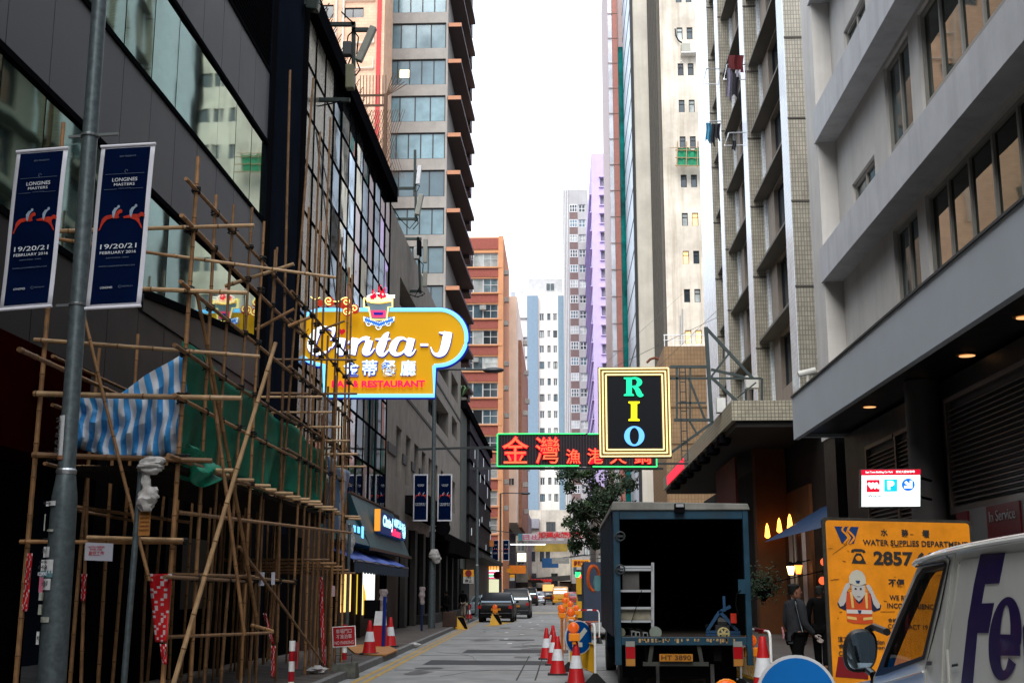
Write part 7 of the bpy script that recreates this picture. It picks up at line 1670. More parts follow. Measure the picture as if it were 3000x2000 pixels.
b = B(); b.loft([[(x, TY + 6.75, z) for x, z in ((.9, .5), (2.83, .5), (2.83, 2.1), (2.7, 2.35), (1.03, 2.35), (.9, 2.1))], [(x, TY + 8.3, z) for x, z in ((.92, .5), (2.8, .5), (2.8, 1.4), (2.65, 2.3), (1.05, 2.3), (.92, 1.4))]]); b.build('cab', TBL, t)
for k, (z0, z1) in enumerate(((2.42, 2.42), (1.78, 1.78))): p = at(1817, 1570 if k == 0 else 1667, Y=TY); b = B(); b.tube([(p.x + .07 * math.cos(a), TY - .05, p.z + .07 * math.sin(a)) for a in [2 * PI * i / 12 for i in range(13)]], .014, 5); b.bar((p.x - .1, TY - .02, p.z), (p.x + .05, TY - .04, p.z), .04, .03); b.build('latch_ring', DSTEEL, t)
b = B(); b.tube([at(x, y, Y=TY - .05) for x, y in ((2170, 1728), (2158, 1740), (2155, 1770), (2163, 1800))], .012, 5); b.build('cable', BLACK, t)
b = B(); p = at(2172, 1715, Y=TY - .04); b.box(p.x - .05, p.x + .06, TY - .05, TY - .02, p.z - .12, p.z + .1); b.build('hinge_plate', TBL, t)
b = B()
for k in range(34): x = TX0 + .35 + random.random() ** 1.2 * 1.5; b.box(x, x + random.uniform(.01, .04), TY - .0205, TY - .018, TZ0 - .05 - random.random() * .05, TZ0 - .03)
b.build('paint_chip', mat('chipped cream paint', (.34, .22, .09), .7, var=.5, scale=30), t)
# load inside the truck, each a thing
LY = TY + .45
t = thing('ladder_rack', 'aluminium ladder rack standing just inside the truck on the left', 'rack', at(1862, 1835, Y=LY))
a0, a1, b0, b1 = at(1812, 1842, Y=LY), at(1812, 1645, Y=LY), at(1912, 1838, Y=LY), at(1912, 1647, Y=LY); b = B(); b.bar(a0, a1, .045, .04); b.bar(b0, b1, .045, .04)
b.build('upright', ALU, t)
for py in (1660, 1668, 1730, 1780, 1819): p, q = at(1812, py, Y=LY), at(1912, py, Y=LY); b = B(); b.bar(p, q, .04, .035); b.build('rung', ALU, t)
b = B(); b.bar(at(1880, 1728, Y=LY - .04), at(1850, 1820, Y=LY - .04), .02, .01); b.build('strap', BLACK, t)
def crate(label, x0, x1, y0, y1, Y, m, name='crate', dp=.4):
    p, q = at(x0, y1, Y=Y), at(x1, y0, Y=Y); b = B(); b.box(p.x, q.x, Y, Y + dp, p.z, q.z); b.box(p.x - .01, q.x + .01, Y - .012, Y + dp, q.z - .03, q.z + .002); return tag(b.build(name, m, None, bevel=.006), label, 'crate')
crate('grubby cream box on the lowest shelf of the ladder rack', 1818, 1908, 1785, 1815, LY + .06, mat('grubby cream box', (.25, .23, .17), .7, var=.3, scale=7)); crate('grey carton on the upper shelf of the ladder rack', 1824, 1872, 1672, 1728, LY + .06, mat('grey carton', (.09, .085, .08), .7, var=.2))
for i, (x0, x1, y0, y1) in enumerate(((1850, 1862, 1848, 1864), (1863, 1875, 1850, 1864), (1884, 1898, 1852, 1866))):
    p, q = at(x0, y1, Y=TY + .12), at(x1, y0, Y=TY + .12); b = B(); w = .012
    for X0_, X1_, Z0_, Z1_ in ((p.x, q.x, p.z, p.z + w), (p.x, q.x, q.z - w, q.z), (p.x, p.x + w, p.z + w, q.z - w), (q.x - w, q.x, p.z + w, q.z - w)): b.box(X0_, X1_, TY + .12, TY + 2.5, Z0_, Z1_)
    tag(b.build('steel_tube', mat('grey steel tube', (.22, .23, .22), .4, .5)), ('square steel tube nearest the left post on the truck bed', 'square steel tube beside the first one on the truck bed', 'square steel tube by the round can on the truck bed')[i], 'tube')
def drum(label, px, py, r, m, Y=TY + .2): c = at(px, py, Y=Y); b = B(); b.lathe([(r * .3, -.05), (r, -.05), (r, .04), (r * .55, .05), (r * .5, .02)], c, 20, axis='y'); return tag(b.build('reel', m, None, smooth=True), label, 'reel')
drum('dull round reel at the left corner of the truck bed', 1818, 1851, .075, mat('dull reel', (.10, .10, .07), .6, var=.2)); drum('pale round disc leaning by the ladder rack foot', 1920, 1852, .095, mat('pale disc', (.16, .19, .16), .5, var=.2))
t = thing('trolley_machine', 'blue framed machine with a cream spoked wheel on the truck bed', 'machine', at(2110, 1870, Y=TY + .3)); MY = TY + .35; b = B(); BF = mat('blue machine frame', (.012, .045, .10), .45, var=.2)
for p, q in (((2068, 1850), (2168, 1852)), ((2072, 1846), (2108, 1790)), ((2108, 1790), (2160, 1846)), ((2120, 1745), (2122, 1790)), ((2068, 1858), (2168, 1860)), ((2110, 1790), (2140, 1775))): b.bar(at(*p, Y=MY), at(*q, Y=MY), .04, .05)
b.build('frame', BF, t); c = at(2120, 1855, Y=MY - .12); b = B(); WH = mat('cream wheel', (.36, .30, .13), .5, var=.15)
b.tube([(c.x + .085 * math.cos(a), MY - .12, c.z + .085 * math.sin(a)) for a in [2 * PI * i / 24 for i in range(25)]], .016, 6); 
for k in range(6): a = k * PI / 3; b.bar((c.x, MY - .12, c.z), (c.x + .08 * math.cos(a), MY - .12, c.z + .08 * math.sin(a)), .03, .02, up=(0, 1, 0))
b.lathe([(.02, -.02), (.03, 0), (.02, .02)], (c.x, MY - .12, c.z), 10, axis='y'); b.build('wheel', WH, t, smooth=True)
b = B(); q = at(2118, 1820, Y=MY); b.lathe([(.03, -.1), (.11, -.08), (.12, .06), (.05, .1)], (q.x, MY + .1, q.z), 14, axis='x'); b.box(q.x - .12, q.x + .1, MY, MY + .25, q.z - .15, q.z - .05); b.build('engine', mat('black engine', (.02, .02, .022), .5, var=.3), t)
b = B(); q = at(2148, 1805, Y=MY - .05); b.loft([[(q.x + u * .045, MY - .05 + v * .04, q.z + dz) for u, v in ((-1, -1), (1, -1), (1, 1), (-1, 1))] for dz in (-.1, 0, .05)]); b.build('fuel_can', mat('red fuel can', (.42, .025, .01), .4), t)
# hose coil and jacket hung at the truck's outer left side, and the dark second truck beyond
t = thing('hose_coil', 'orange hose coil hung on the side of the truck', 'hose', at(1738, 1690, Y=27)); b = B()
for k in range(6): c = at(1737 + k % 2 * 4, 1690 + k, Y=27 - .05 * k); b.tube([(c.x + .12 * math.cos(a), c.y, c.z + .26 * math.sin(a)) for a in [2 * PI * i / 18 for i in range(19)]], .018, 5)
b.build('coil', mat('orange hose', (.5, .09, .015), .5), t)
b = B(); p, q = at(1744, 1730, Y=26.5), at(1755, 1685, Y=26.5); b.loft([[(p.x + .05 + (.09 - abs(k - 2) * .012) * math.cos(a), 26.5 + .05 * math.sin(a), p.z + (q.z - p.z) * k / 4) for a in [2 * PI * j / 8 for j in range(8)]] for k in range(5)]); tag(b.build('cloth_bag', mat('pale teal cloth', (.12, .28, .30), .8, var=.3), None, smooth=True), 'pale teal cloth bag hanging on the truck side below the hose', 'bag')
t = thing('panel_truck', 'dark blue truck standing further ahead beside the roadworks', 'truck', (1.6, 46, 0)); p, q = at(1712, 1800, Y=44), at(1738, 1645, Y=44); b = B(); b.box(p.x, p.x + 2.1, 44, 50, .6, q.z); b.build('box_body', mat('dark slate blue panel', (.03, .04, .065), .5, var=.2), t); b = B(); b.box(p.x + .1, p.x + 2, 50.1, 51.6, .5, 2.2); b.build('cab', TBL, t)
for x in (p.x + .15, p.x + 1.95): wheel(t, x, 45.5, .38, .22, DSTEEL); wheel(t, x, 50.8, .38, .22, DSTEEL)
t = thing('digger', 'small yellow digger cab standing past the barriers with a green lamp', 'digger', at(1700, 1800, Y=60)); b = B(); p, q = at(1689, 1760, Y=60), at(1710, 1692, Y=60); b.box(p.x, q.x, 60, 61.5, q.z - .75, q.z); b.box(p.x, q.x + .3, 60, 62, .45, 1.2); b.bar((q.x, 60.2, 1.2), (q.x - .03, 60.2, q.z - .7), .08, .08); b.bar((p.x + .04, 60.2, 1.2), (p.x + .04, 60.2, q.z - .7), .06, .06); b.build('body', YELLOW, t); b = B(); b.box(p.x - .1, q.x + .3, 60, 62, .02, .45); b.build('track', RUBBER, t); b = B(); b.box(p.x + .06, q.x - .06, 60.1, 61.4, 1.2, q.z - .75); b.build('window', GLASS, t)
b = B(); c = at(1693, 1682, Y=62); b.box(c.x - .12, c.x + .12, 62, 62.1, c.z - .12, c.z + .12); gl_ = b.build('signal_lamp', mat('green signal', (.02, .95, .15), emit=2), t)
b = B(); c = at(1701, 1687, Y=62); b.box(c.x - .1, c.x + .1, 62, 62.1, c.z - .08, c.z + .08); b.build('signal_lamp', mat('red signal', (1, .03, .06), emit=1.6), t)
# --- cars
def car(label, cx, cy, L_, W, prof, belt, mbody, zg=0.0, heading=0.0, group=None, plate=None, van=False, rim=ALU):
    """prof: (y from the rear, height) of the roof line; belt: height of the window sill; the rear faces the camera"""
    t = thing('van' if van else 'parked_car', label, 'van' if van else 'car', (cx, cy, zg), group)
    def W_(z, ym):   # half width by height
        k = 1 - .02 * abs(ym - L_ / 2) / L_
        return W / 2 * k * (1 if z <= belt else 1 - (.20 if not van else .08) * (z - belt) / (prof_max - belt))
    prof_max = max(z for _, z in prof)
    b = B(); rings = []
    for y, zt in prof:
        zb = .24; zl = min(belt, zt)
        hw = W / 2 * (1 - .12 * max(0, 1 - y / .25) - .12 * max(0, 1 - (L_ - y) / .25)); ht = hw * (1 - (.21 if not van else .09) * max(0, zt - belt) / max(.01, prof_max - belt))
        rings.append([(cx - hw * .94, cy + y, zg + zb), (cx - hw, cy + y, zg + zb + .2), (cx - hw, cy + y, zg + zl), (cx - ht, cy + y, zg + zt - .03), (cx - ht * .86, cy + y, zg + zt), (cx + ht * .86, cy + y, zg + zt), (cx + ht, cy + y, zg + zt - .03), (cx + hw, cy + y, zg + zl), (cx + hw, cy + y, zg + zb + .2), (cx + hw * .94, cy + y, zg + zb)])
    b.loft(rings); b.build('body', mbody, t, smooth=True)
    # rear and side glass stand a little proud of the body
    hw = W / 2; zi = [(y, z) for y, z in prof if z > belt + .1]
    y0, z0 = next(((y, z) for y, z in prof if z > belt + .05)); yr, zr_ = next((y, z) for y, z in prof if z > prof_max - .12)
    ya = [y for y, z in prof if z <= belt + .05][0:99]; yb = max([y for y in ya if y < y0] + [0.0]); zb_ = [z for y, z in prof if y == yb][0] if yb in [y for y, _ in prof] else belt
    za = max(zb_, belt) if not van else belt
    b = B(); wt, wb = hw * .72, hw * .86; f = .90; dy = -.03
    A = Vector((0, yb + (y0 - yb) * .0, max(za, belt) + .03)); E_ = Vector((0, yr, zr_ - .07)); dv = (E_ - A)
    A = A + dv * .06; E_ = A + dv * .85
    b.hexa(((cx - wb, cy + A.y + dy, zg + A.z), (cx + wb, cy + A.y + dy, zg + A.z), (cx + wb, cy + A.y + dy + .02, zg + A.z), (cx - wb, cy + A.y + dy + .02, zg + A.z), (cx - wt, cy + E_.y + dy, zg + E_.z), (cx + wt, cy + E_.y + dy, zg + E_.z), (cx + wt, cy + E_.y + dy + .02, zg + E_.z), (cx - wt, cy + E_.y + dy + .02, zg + E_.z))); b.build('rear_window', mat('car glass', (.13, .165, .19), .04, .65, var=0, spec=1.0), t)
    for s in (-1, 1):
        b = B(); yf = [y for y, z in prof if z > belt + .25]; u0, u1 = min(yf) + .25, max(yf) + .1; h = prof_max - .14
        k0, k1 = hw * 1.003, hw * (1 - (.21 if not van else .09) * (h - belt) / (prof_max - belt)) * 1.01
        b.hexa(((cx + s * k0, cy + u0 - .1, zg + belt + .03), (cx + s * k0, cy + u1 + .3, zg + belt + .03), (cx + s * (k0 - .02), cy + u1 + .3, zg + belt + .03), (cx + s * (k0 - .02), cy + u0 - .1, zg + belt + .03), (cx + s * k1, cy + u0 + .15, zg + h), (cx + s * k1, cy + u1 - .2, zg + h), (cx + s * (k1 - .02), cy + u1 - .2, zg + h), (cx + s * (k1 - .02), cy + u0 + .15, zg + h))); b.build('side_window', mat('car glass', (.015, .02, .022)), t)
        b = B(); zl = belt - .02 if not van else belt - .1; b.box(cx + s * hw * .88 - (.0 if s > 0 else .0) - .16, cx + s * hw * .88 + .0 + (.0) + .04, cy - .02, cy + .1, zg + zl - (.22 if not van else .42), zg + zl - .05); b.build('tail_light', mat('car tail light', (.32, .006, .01), .2, var=0, spec=.8), t)
        b = B(); b.loft([[(cx + s * (hw + .02), cy + u1 - .1, zg + belt + .04), (cx + s * (hw + .18), cy + u1 - .1, zg + belt + .06), (cx + s * (hw + .18), cy + u1 - .1, zg + belt + .17), (cx + s * (hw + .02), cy + u1 - .1, zg + belt + .14)], [(cx + s * (hw + .02), cy + u1 + .08, zg + belt + .06), (cx + s * (hw + .14), cy + u1 + .08, zg + belt + .08), (cx + s * (hw + .14), cy + u1 + .08, zg + belt + .14), (cx + s * (hw + .02), cy + u1 + .08, zg + belt + .12)]]); b.build('mirror', mbody, t)
        for yy in (.75, L_ - .85): o = wheel(t, cx + s * (hw - .10), cy + yy, .33, .22, rim, out=s); o.location.z += zg
    b = B(); b.box(cx - hw * .93, cx + hw * .93, cy - .05, cy + .06, zg + .26, zg + .52); bp_ = b.build('bumper', mbody if not van else mbody, t, bevel=.03)
    b = B(); b.box(cx - .3, cx + .3, cy - .062, cy - .05, zg + .30, zg + .36); b.build('trim', mat('chrome trim', (.6, .6, .62), .15, 1.0), bp_)
    b = B(); zp = belt - .28 if not van else .62; b.box(cx - .26, cx + .26, cy - .065, cy - .02, zg + zp - .065, zg + zp + .065); b.build('number_plate', mat('amber number plate', (.60, .25, .02)), t)
    return t
SUV = [(0, .85), (.05, 1.02), (.35, 1.32), (.75, 1.56), (1.3, 1.62), (2.3, 1.60), (2.9, 1.45), (3.5, 1.05), (4.4, .92), (4.62, .7)]
MPV = [(0, 1.05), (.04, 1.1), (.2, 1.55), (.42, 1.82), (1.2, 1.87), (2.8, 1.85), (3.4, 1.6), (4.1, 1.08), (4.7, .95), (4.85, .7)]
SED = [(0, .8), (.06, .98), (.75, 1.02), (1.35, 1.36), (1.9, 1.44), (2.6, 1.42), (3.3, 1.02), (4.3, .9), (4.55, .65)]
VAN = [(0, .9), (.04, 1.1), (.12, 1.5), (.25, 1.86), (.8, 1.96), (3.2, 1.96), (3.8, 1.8), (4.5, 1.1), (4.75, .8)]
BLKP = mat('black car paint', (.002, .0023, .003), .35, var=0, spec=.12, coat=.03); GRYP = mat('dark grey car paint', (.014, .015, .016), .35, 0, var=0, spec=.15, coat=.06); SILP = mat('silver car paint', (.34, .36, .39), .25, .5, var=0, coat=.4); YELP = mat('yellow van paint', (.66, .30, .01), .3, var=0, coat=.3); REDP = mat('red taxi paint', (.42, .008, .03), .25, var=0, coat=.4)
def park(label, px, Y, *a, **k): p = at(px, 1770, Y=Y); return car(label, p.x, Y, *a, **k)
park('black parked car with a pale rear window reflection behind the yellow warning block', 1453, 70, 4.62, 1.95, SUV, .98, BLKP)
park('dark grey people carrier parked ahead of the black car', 1510, 80, 4.85, 1.86, MPV, 1.05, GRYP)
park('silver saloon car driving away at the far crossing', 1573, 134, 4.55, 1.74, SED, .93, SILP, zg=.3)
park('yellow van driving away at the far crossing', 1642, 136, 4.75, 1.74, VAN, 1.12, YELP, zg=.3, van=True)
park('red taxi half hidden behind the yellow digger', 1682, 140, 4.5, 1.7, SED, .93, REDP, zg=.25)
park('dark saloon car between the silver car and the yellow van', 1606, 150, 4.5, 1.72, SED, .95, BLKP, zg=.35)
park('dark car hidden behind the grey people carrier', 1548, 128, 4.85, 1.8, MPV, 1.05, BLKP, zg=.25)
park('pale car half hidden left of the black parked car', 1412, 84, 4.55, 1.7, SED, .93, mat('pale blue car paint', (.2, .25, .27), .25, .3, var=0, coat=.4))
# the road climbs gently towards the crossing
b = B(); b.poly([(-9, 106, .008), (9, 106, .008), (9, 128, .30), (-9, 128, .30)]); b.poly([(-9, 128, .30), (9, 128, .30), (9, 211, .42), (-9, 211, .42)]); struct(b.build('road', ASPH))
# --- cream delivery van in the right foreground
PSI = -.07
VX = lambda y: 2.25 + (7.2 - y) * .07       # the plane of its left side
t = thing('van', 'cream delivery van with large purple letters parked in the right foreground', 'van', (3.2, 7, 0))
CRM = mat('cream van paint', (.74, .755, .72), .2, var=.05, scale=3, coat=1.0, streak=.12); VBL = mat('black van trim', (.012, .012, .013), .35, var=0)
def vs(px, py, d=0.0):                        # a point on the van's left side; d metres proud of it
    a, b_ = (px - 1500) / F_PX, (1000 - py) / F_PX; v = [_d[i] + a * _r[i] + b_ * _u[i] for i in range(3)]
    s = 2.25 + 7.2 * .07; tt = s / (v[0] + .07 * v[1]); p = Vector((v[0] * tt, v[1] * tt, CAM_H + v[2] * tt))
    return p + Vector((-1, -.07, 0)).normalized() * d
side = [(2555, 2040), (2572, 1955), (2592, 1890), (2630, 1800), (2668, 1712), (2690, 1655), (2700, 1640), (2760, 1618), (2850, 1600), (2940, 1585), (3060, 1568), (3060, 2060)]
NV = Vector((1, .07, 0)).normalized(); out = [vs(*p) for p in side]
def grow(p, w): return p + NV * w
bodypts = [Vector((0, 0, 0))]
# side wall, then the rounded roof shoulder, then the roof
roofline = [(2682, 1650), (2700, 1622), (2745, 1600), (2800, 1585), (2860, 1573), (2930, 1560), (3000, 1548), (3070, 1537)]
inner = [(2690, 1655), (2702, 1642), (2748, 1626), (2802, 1613), (2862, 1600), (2930, 1588), (3000, 1577), (3070, 1565)]
yfront, yrear = vs(2555, 2040).y + .55, vs(3060, 1800).y - 3.2
b = B()
low = [vs(2555, 2000), vs(3060, 2000)]
# extend the side to the rear past the frame
def ext(p, y): f = Vector((-.07, 1, 0)); return p + f * (y - p.y)
wallp = [vs(2555, 1990), vs(2572, 1955), vs(2630, 1800), vs(2690, 1655)] + [vs(*q) for q in inner[1:]]
rear_t = ext(wallp[-1], yrear); rear_t.z += .06
front_b = ext(Vector((wallp[0].x, wallp[0].y, .35)), wallp[0].y + .55); rear_b = ext(Vector((wallp[0].x, wallp[0].y, .30)), yrear)
front_m = ext(Vector((wallp[0].x, wallp[0].y, .95)), wallp[0].y + .5)
poly = [rear_b, front_b, front_m] + wallp + [rear_t]
W_ = 1.62
win_o = [(2566, 1980), (2582, 1938), (2632, 1815), (2688, 1688), (2706, 1664), (2776, 1648), (2776, 1660), (2742, 1800), (2712, 1930), (2660, 1950), (2590, 1976)]
win_i = [(2592, 1953), (2600, 1925), (2645, 1815), (2697, 1697), (2712, 1676), (2768, 1660), (2766, 1668), (2734, 1800), (2706, 1920), (2655, 1938), (2606, 1955)]
hole = [vs(*p) for p in win_i]
key = [rear_b, front_b, front_m, wallp[0]] + [hole[0]] + hole[:0:-1] + [hole[0]] + wallp + [rear_t]      # the side with the window cut out of it
b.poly(key); b.poly([grow(p, W_) for p in reversed(key)])
for i in range(len(poly)):
    p, q = poly[i], poly[(i + 1) % len(poly)]
    if i > 3 and i < len(poly) - 1: continue
    b.poly([q, p, grow(p, W_), grow(q, W_)])
ob = b.build('body', CRM, t)
b = B(); rings = []
for i in range(len(inner) + 1):
    pi_ = vs(*inner[min(i, len(inner) - 1)]); po = vs(*roofline[min(i, len(inner) - 1)])
    if i == len(inner): pi_ = ext(pi_, yrear); po = ext(po, yrear); pi_.z += .06; po.z += .07
    h = max(.03, po.z - pi_.z)
    prof_ = []
    for k in range(9): a = PI * k / 8; prof_.append(pi_ - NV * .0 + NV * (W_ / 2 - (W_ / 2 + .012) * (abs(math.cos(a)) ** .28 * (1 if math.cos(a) > 0 else -1))) + Vector((0, 0, h * math.sin(a) ** .55)))
    rings.append(prof_)
b.loft(rings, closed=False); b.build('roof', CRM, t, smooth=True)
b = B(); b.tube([vs(2688, 1652, .02)] + [vs(x, y, .025) for x, y in inner[1:]] + [ext(vs(*inner[-1], .025), yrear)], .016, 8); b.build('roof_gutter', CRM, t, smooth=True)
VG = mat('dark van glass', (.012, .013, .014), .02, var=0, spec=1.0)
def vpoly(name, pts, m, d, th=.004, par=None): b = B(); P = [vs(*p, d) for p in pts]; Q = [vs(*p, d - th) for p in pts]; n = len(P); b.poly(P); b.poly(Q[::-1]); [b.poly([P[(i + 1) % n], P[i], Q[i], Q[(i + 1) % n]]) for i in range(n)]; return b.build(name, m, par or t)
b = B()
for i in range(11):
    j = (i + 1) % 11; b.poly([vs(*win_o[i], .008), vs(*win_o[j], .008), vs(*win_i[j], .008), vs(*win_i[i], .008)]); b.poly([vs(*win_i[i], .008), vs(*win_i[j], .008), vs(*win_i[j], -.06), vs(*win_i[i], -.06)])
vw = b.build('window_surround', VBL, t)
VGT = mat('see through tinted glass', (.008, .009, .010), .02, var=0, spec=.8, alpha=.42)
b = B(); b.poly([vs(*p, -.004) for p in win_i]); b.build('window', VGT, vw)
b = B(); A_, B_, C_ = vs(2572, 1955), vs(2630, 1800), vs(2690, 1655); b.poly([A_, B_, grow(B_, W_), grow(A_, W_)]); b.poly([B_, C_, grow(C_, W_), grow(B_, W_)]); b.build('windscreen', VGT, t)
b = B(); q = ext(A_, A_.y - .45); b.hexa([A_ + Vector((.03, -.02, -.25)), grow(A_, W_ - .03) + Vector((0, -.02, -.25)), grow(q, W_ - .03) + Vector((0, 0, -.25)), q + Vector((.03, 0, -.25)), A_ + Vector((.03, -.02, .0)), grow(A_, W_ - .03) + Vector((0, -.02, .0)), grow(q, W_ - .03) + Vector((0, 0, -.05)), q + Vector((.03, 0, -.05))]); b.build('dashboard', BLACK, t)
b = B(); q = grow(ext(vs(2650, 1880), vs(2650, 1880).y - .1), 1.2); b.tube([q + Vector((.17 * math.cos(a), .08 * math.sin(a), .17 * math.sin(a))) for a in [2 * PI * i / 18 for i in range(19)]], .016, 6); b.build('steering_wheel', BLACK, t)
b = B()     # seat and wheel seen dimly behind the glass are dark shapes on the inside
for line, w in (([(2770, 1625), (2786, 1640), (2752, 1800), (2716, 1960), (2710, 2050)], .006), ([(2800, 1620), (2790, 1680), (2768, 1840), (2760, 2050)], .006), ([(2814, 1648), (2800, 1760), (2778, 1900), (2786, 2050)], .010)):
    b.tube([vs(*p, .004) for p in line], w, 6)
b.build('panel_seam', mat('cream van paint shade', (.5, .49, .44), .3, var=0, coat=.6), t)
vpoly('quarter_panel', [(2820, 1640), (3060, 1606), (3060, 2050), (2795, 2050), (2784, 1900), (2803, 1740), (2812, 1660)], CRM, .007)
vpoly('door_seal', [(2714, 1958), (2716, 1958), (2760, 1780), (2788, 1640), (2786, 1640), (2757, 1780)], VBL, .010)
vpoly('door_catch', [(2721, 1936), (2736, 1936), (2736, 1948), (2721, 1948)], mat('chrome catch', (.5, .5, .5), .15, 1.0), .014)
# lettering on the side: a slanted F and a round e
PRP = mat('deep purple lettering', (.010, .004, .075), .3, var=0, coat=.5)
Z = lambda x, y: (2650 + x / 3.137, 1500 + y / 3.137)
vpoly('letter', [Z(*p) for p in ((716, 385), (940, 370), (884, 650), (752, 660), (722, 835), (836, 832), (785, 1108), (682, 1105), (628, 1720), (520, 1720), (600, 1000), (655, 660))], PRP, .011)
ex, ey = 945, 1160
b = B(); outer_, inner_ = [], []
def ell(a, rx, ry): return Z(ex + rx * math.cos(a) - 22 * math.sin(a) * -1 * 0 , ey + ry * math.sin(a))
ringo = [Z(ex + 150 * math.cos(a) + (35 if math.cos(a) < -.2 else 0) * 0 - 30 * math.sin(a), ey + 385 * math.sin(a)) for a in [2 * PI * i / 48 for i in range(48)]]
ringi = [Z(ex + 48 * math.cos(a) - 12 * math.sin(a), ey + 300 * math.sin(a) - 10) for a in [2 * PI * i / 48 for i in range(48)]]
for i in range(48):
    j = (i + 1) % 48; a = 2 * PI * i / 48
    if .12 < a < .62: continue
    b.poly([vs(*ringo[i], .012), vs(*ringo[j], .012), vs(*ringi[j], .012), vs(*ringi[i], .012)])
b.poly([vs(*Z(*p), .0125) for p in ((860, 1118), (1080, 1122), (1088, 1318), (840, 1312))]); lt = b.build('letter', PRP, t)
vpoly('letter', [Z(*p) for p in ((1105, 1060), (1180, 900), (1300, 800), (1500, 800), (1500, 1700), (1200, 1700), (1120, 1400))], PRP, .011)
# door mirror on its arm
mc = at(2523, 1905, Y=9.15)
b = B(); rings = []
for k, (dx, s) in enumerate(((0, .8), (.02, 1.0), (.05, 1.0), (.10, .82), (.13, .5))):
    rings.append([(mc.x + .118 * s * (abs(math.cos(a)) ** .75) * (1 if math.cos(a) > 0 else -1) + .02 * math.sin(a) * s, mc.y + dx, mc.z + .15 * s * (abs(math.sin(a)) ** .8) * (1 if math.sin(a) > 0 else -1)) for a in [2 * PI * i / 28 for i in range(28)]])
b.loft(rings); mr = b.build('mirror', VBL, t, smooth=True)
b = B(); b.poly([(mc.x + .10 * (abs(math.cos(a)) ** .75) * (1 if math.cos(a) > 0 else -1) + .018 * math.sin(a), mc.y - .004, mc.z + .13 * (abs(math.sin(a)) ** .8) * (1 if math.sin(a) > 0 else -1)) for a in [2 * PI * i / 28 for i in range(28)]]); b.build('glass_mirror', mat('mirror glass', (.33, .42, .48), .01, 1.0, var=0), mr)
b = B(); b.tube([(mc.x + .06, mc.y + .05, mc.z + .14), (mc.x + .10, mc.y + .0, mc.z + .165), vs(2590, 1850, -.02)], .026, 8); b.tube([(mc.x + .05, mc.y + .06, mc.z - .13), vs(2560, 1975, .0), vs(2552, 2030, 0)], .028, 8); b.build('mirror_arm', VBL, mr, smooth=True)
for yy, r_ in ((wallp[0].y - .35, .31), (yrear + .9, .31)): p = ext(wallp[0], yy); wheel(t, p.x + .14, yy, .31, .2, ALU, out=-1); q = grow(p, W_ - .14); wheel(t, q.x, yy, .31, .2, ALU, out=1)
b = B(); p = vs(2690, 1700); s0 = grow(vs(2700, 1850), .55); b.loft([[s0 + Vector((u * .22, v * .09 - .35, dz)) for u, v in ((-1, -1), (1, -1), (1, 1), (-1, 1))] for dz in (-.35, .0, .28)]); b.build('seat', BLACK, t)
vpoly('door_handle', [Z(*p) for p in ((468, 1395), (520, 1388), (520, 1412), (468, 1420))], VBL, .022)
b = B(); b.tube([vs(*Z(120, 500), .012), vs(*Z(250, 478), .012), vs(*Z(385, 462), .012)], .006, 5); b.build('window_seal', VBL, t)
b = B(); b.tube([vs(2552, 2010, .006), vs(2640, 1985, .006), vs(2706, 1966, .006)], .007, 6); b.build('belt_crease', CRM, t)
# ================================================================ PEOPLE
SKIN = mat('skin', (.22, .10, .06), .5, var=.08); HAIR = mat('black hair', (.004, .0035, .003), .7, var=.2, scale=30, spec=.15); 
def skin_obj(name, nodes, edges, m, parent, sub=2):
    """one continuous surface grown round a skeleton; nodes {key: (pos, rx, ry)}; the first node is the root"""
    ks = list(nodes); me = bpy.data.meshes.new(name); c = Vector(nodes[ks[0]][0])
    me.from_pydata([Vector(nodes[k][0]) - c for k in ks], [(ks.index(a), ks.index(b_)) for a, b_ in edges], [])
    me.materials.append(m); o = put(name, me, c, parent)
    md = o.modifiers.new('skin', 'SKIN'); md.use_smooth_shade = True; md.branch_smoothing = .3
    sv = me.skin_vertices[0].data if me.skin_vertices else None
    if sv is None:
        me.attributes  # layer is made by the modifier
        bpy.context.view_layer.update(); sv = me.skin_vertices[0].data
    for i, k in enumerate(ks): sv[i].radius = nodes[k][1:3]; sv[i].use_root = (i == 0)
    s = o.modifiers.new('subdivision', 'SUBSURF'); s.levels = sub; s.render_levels = sub
    return o
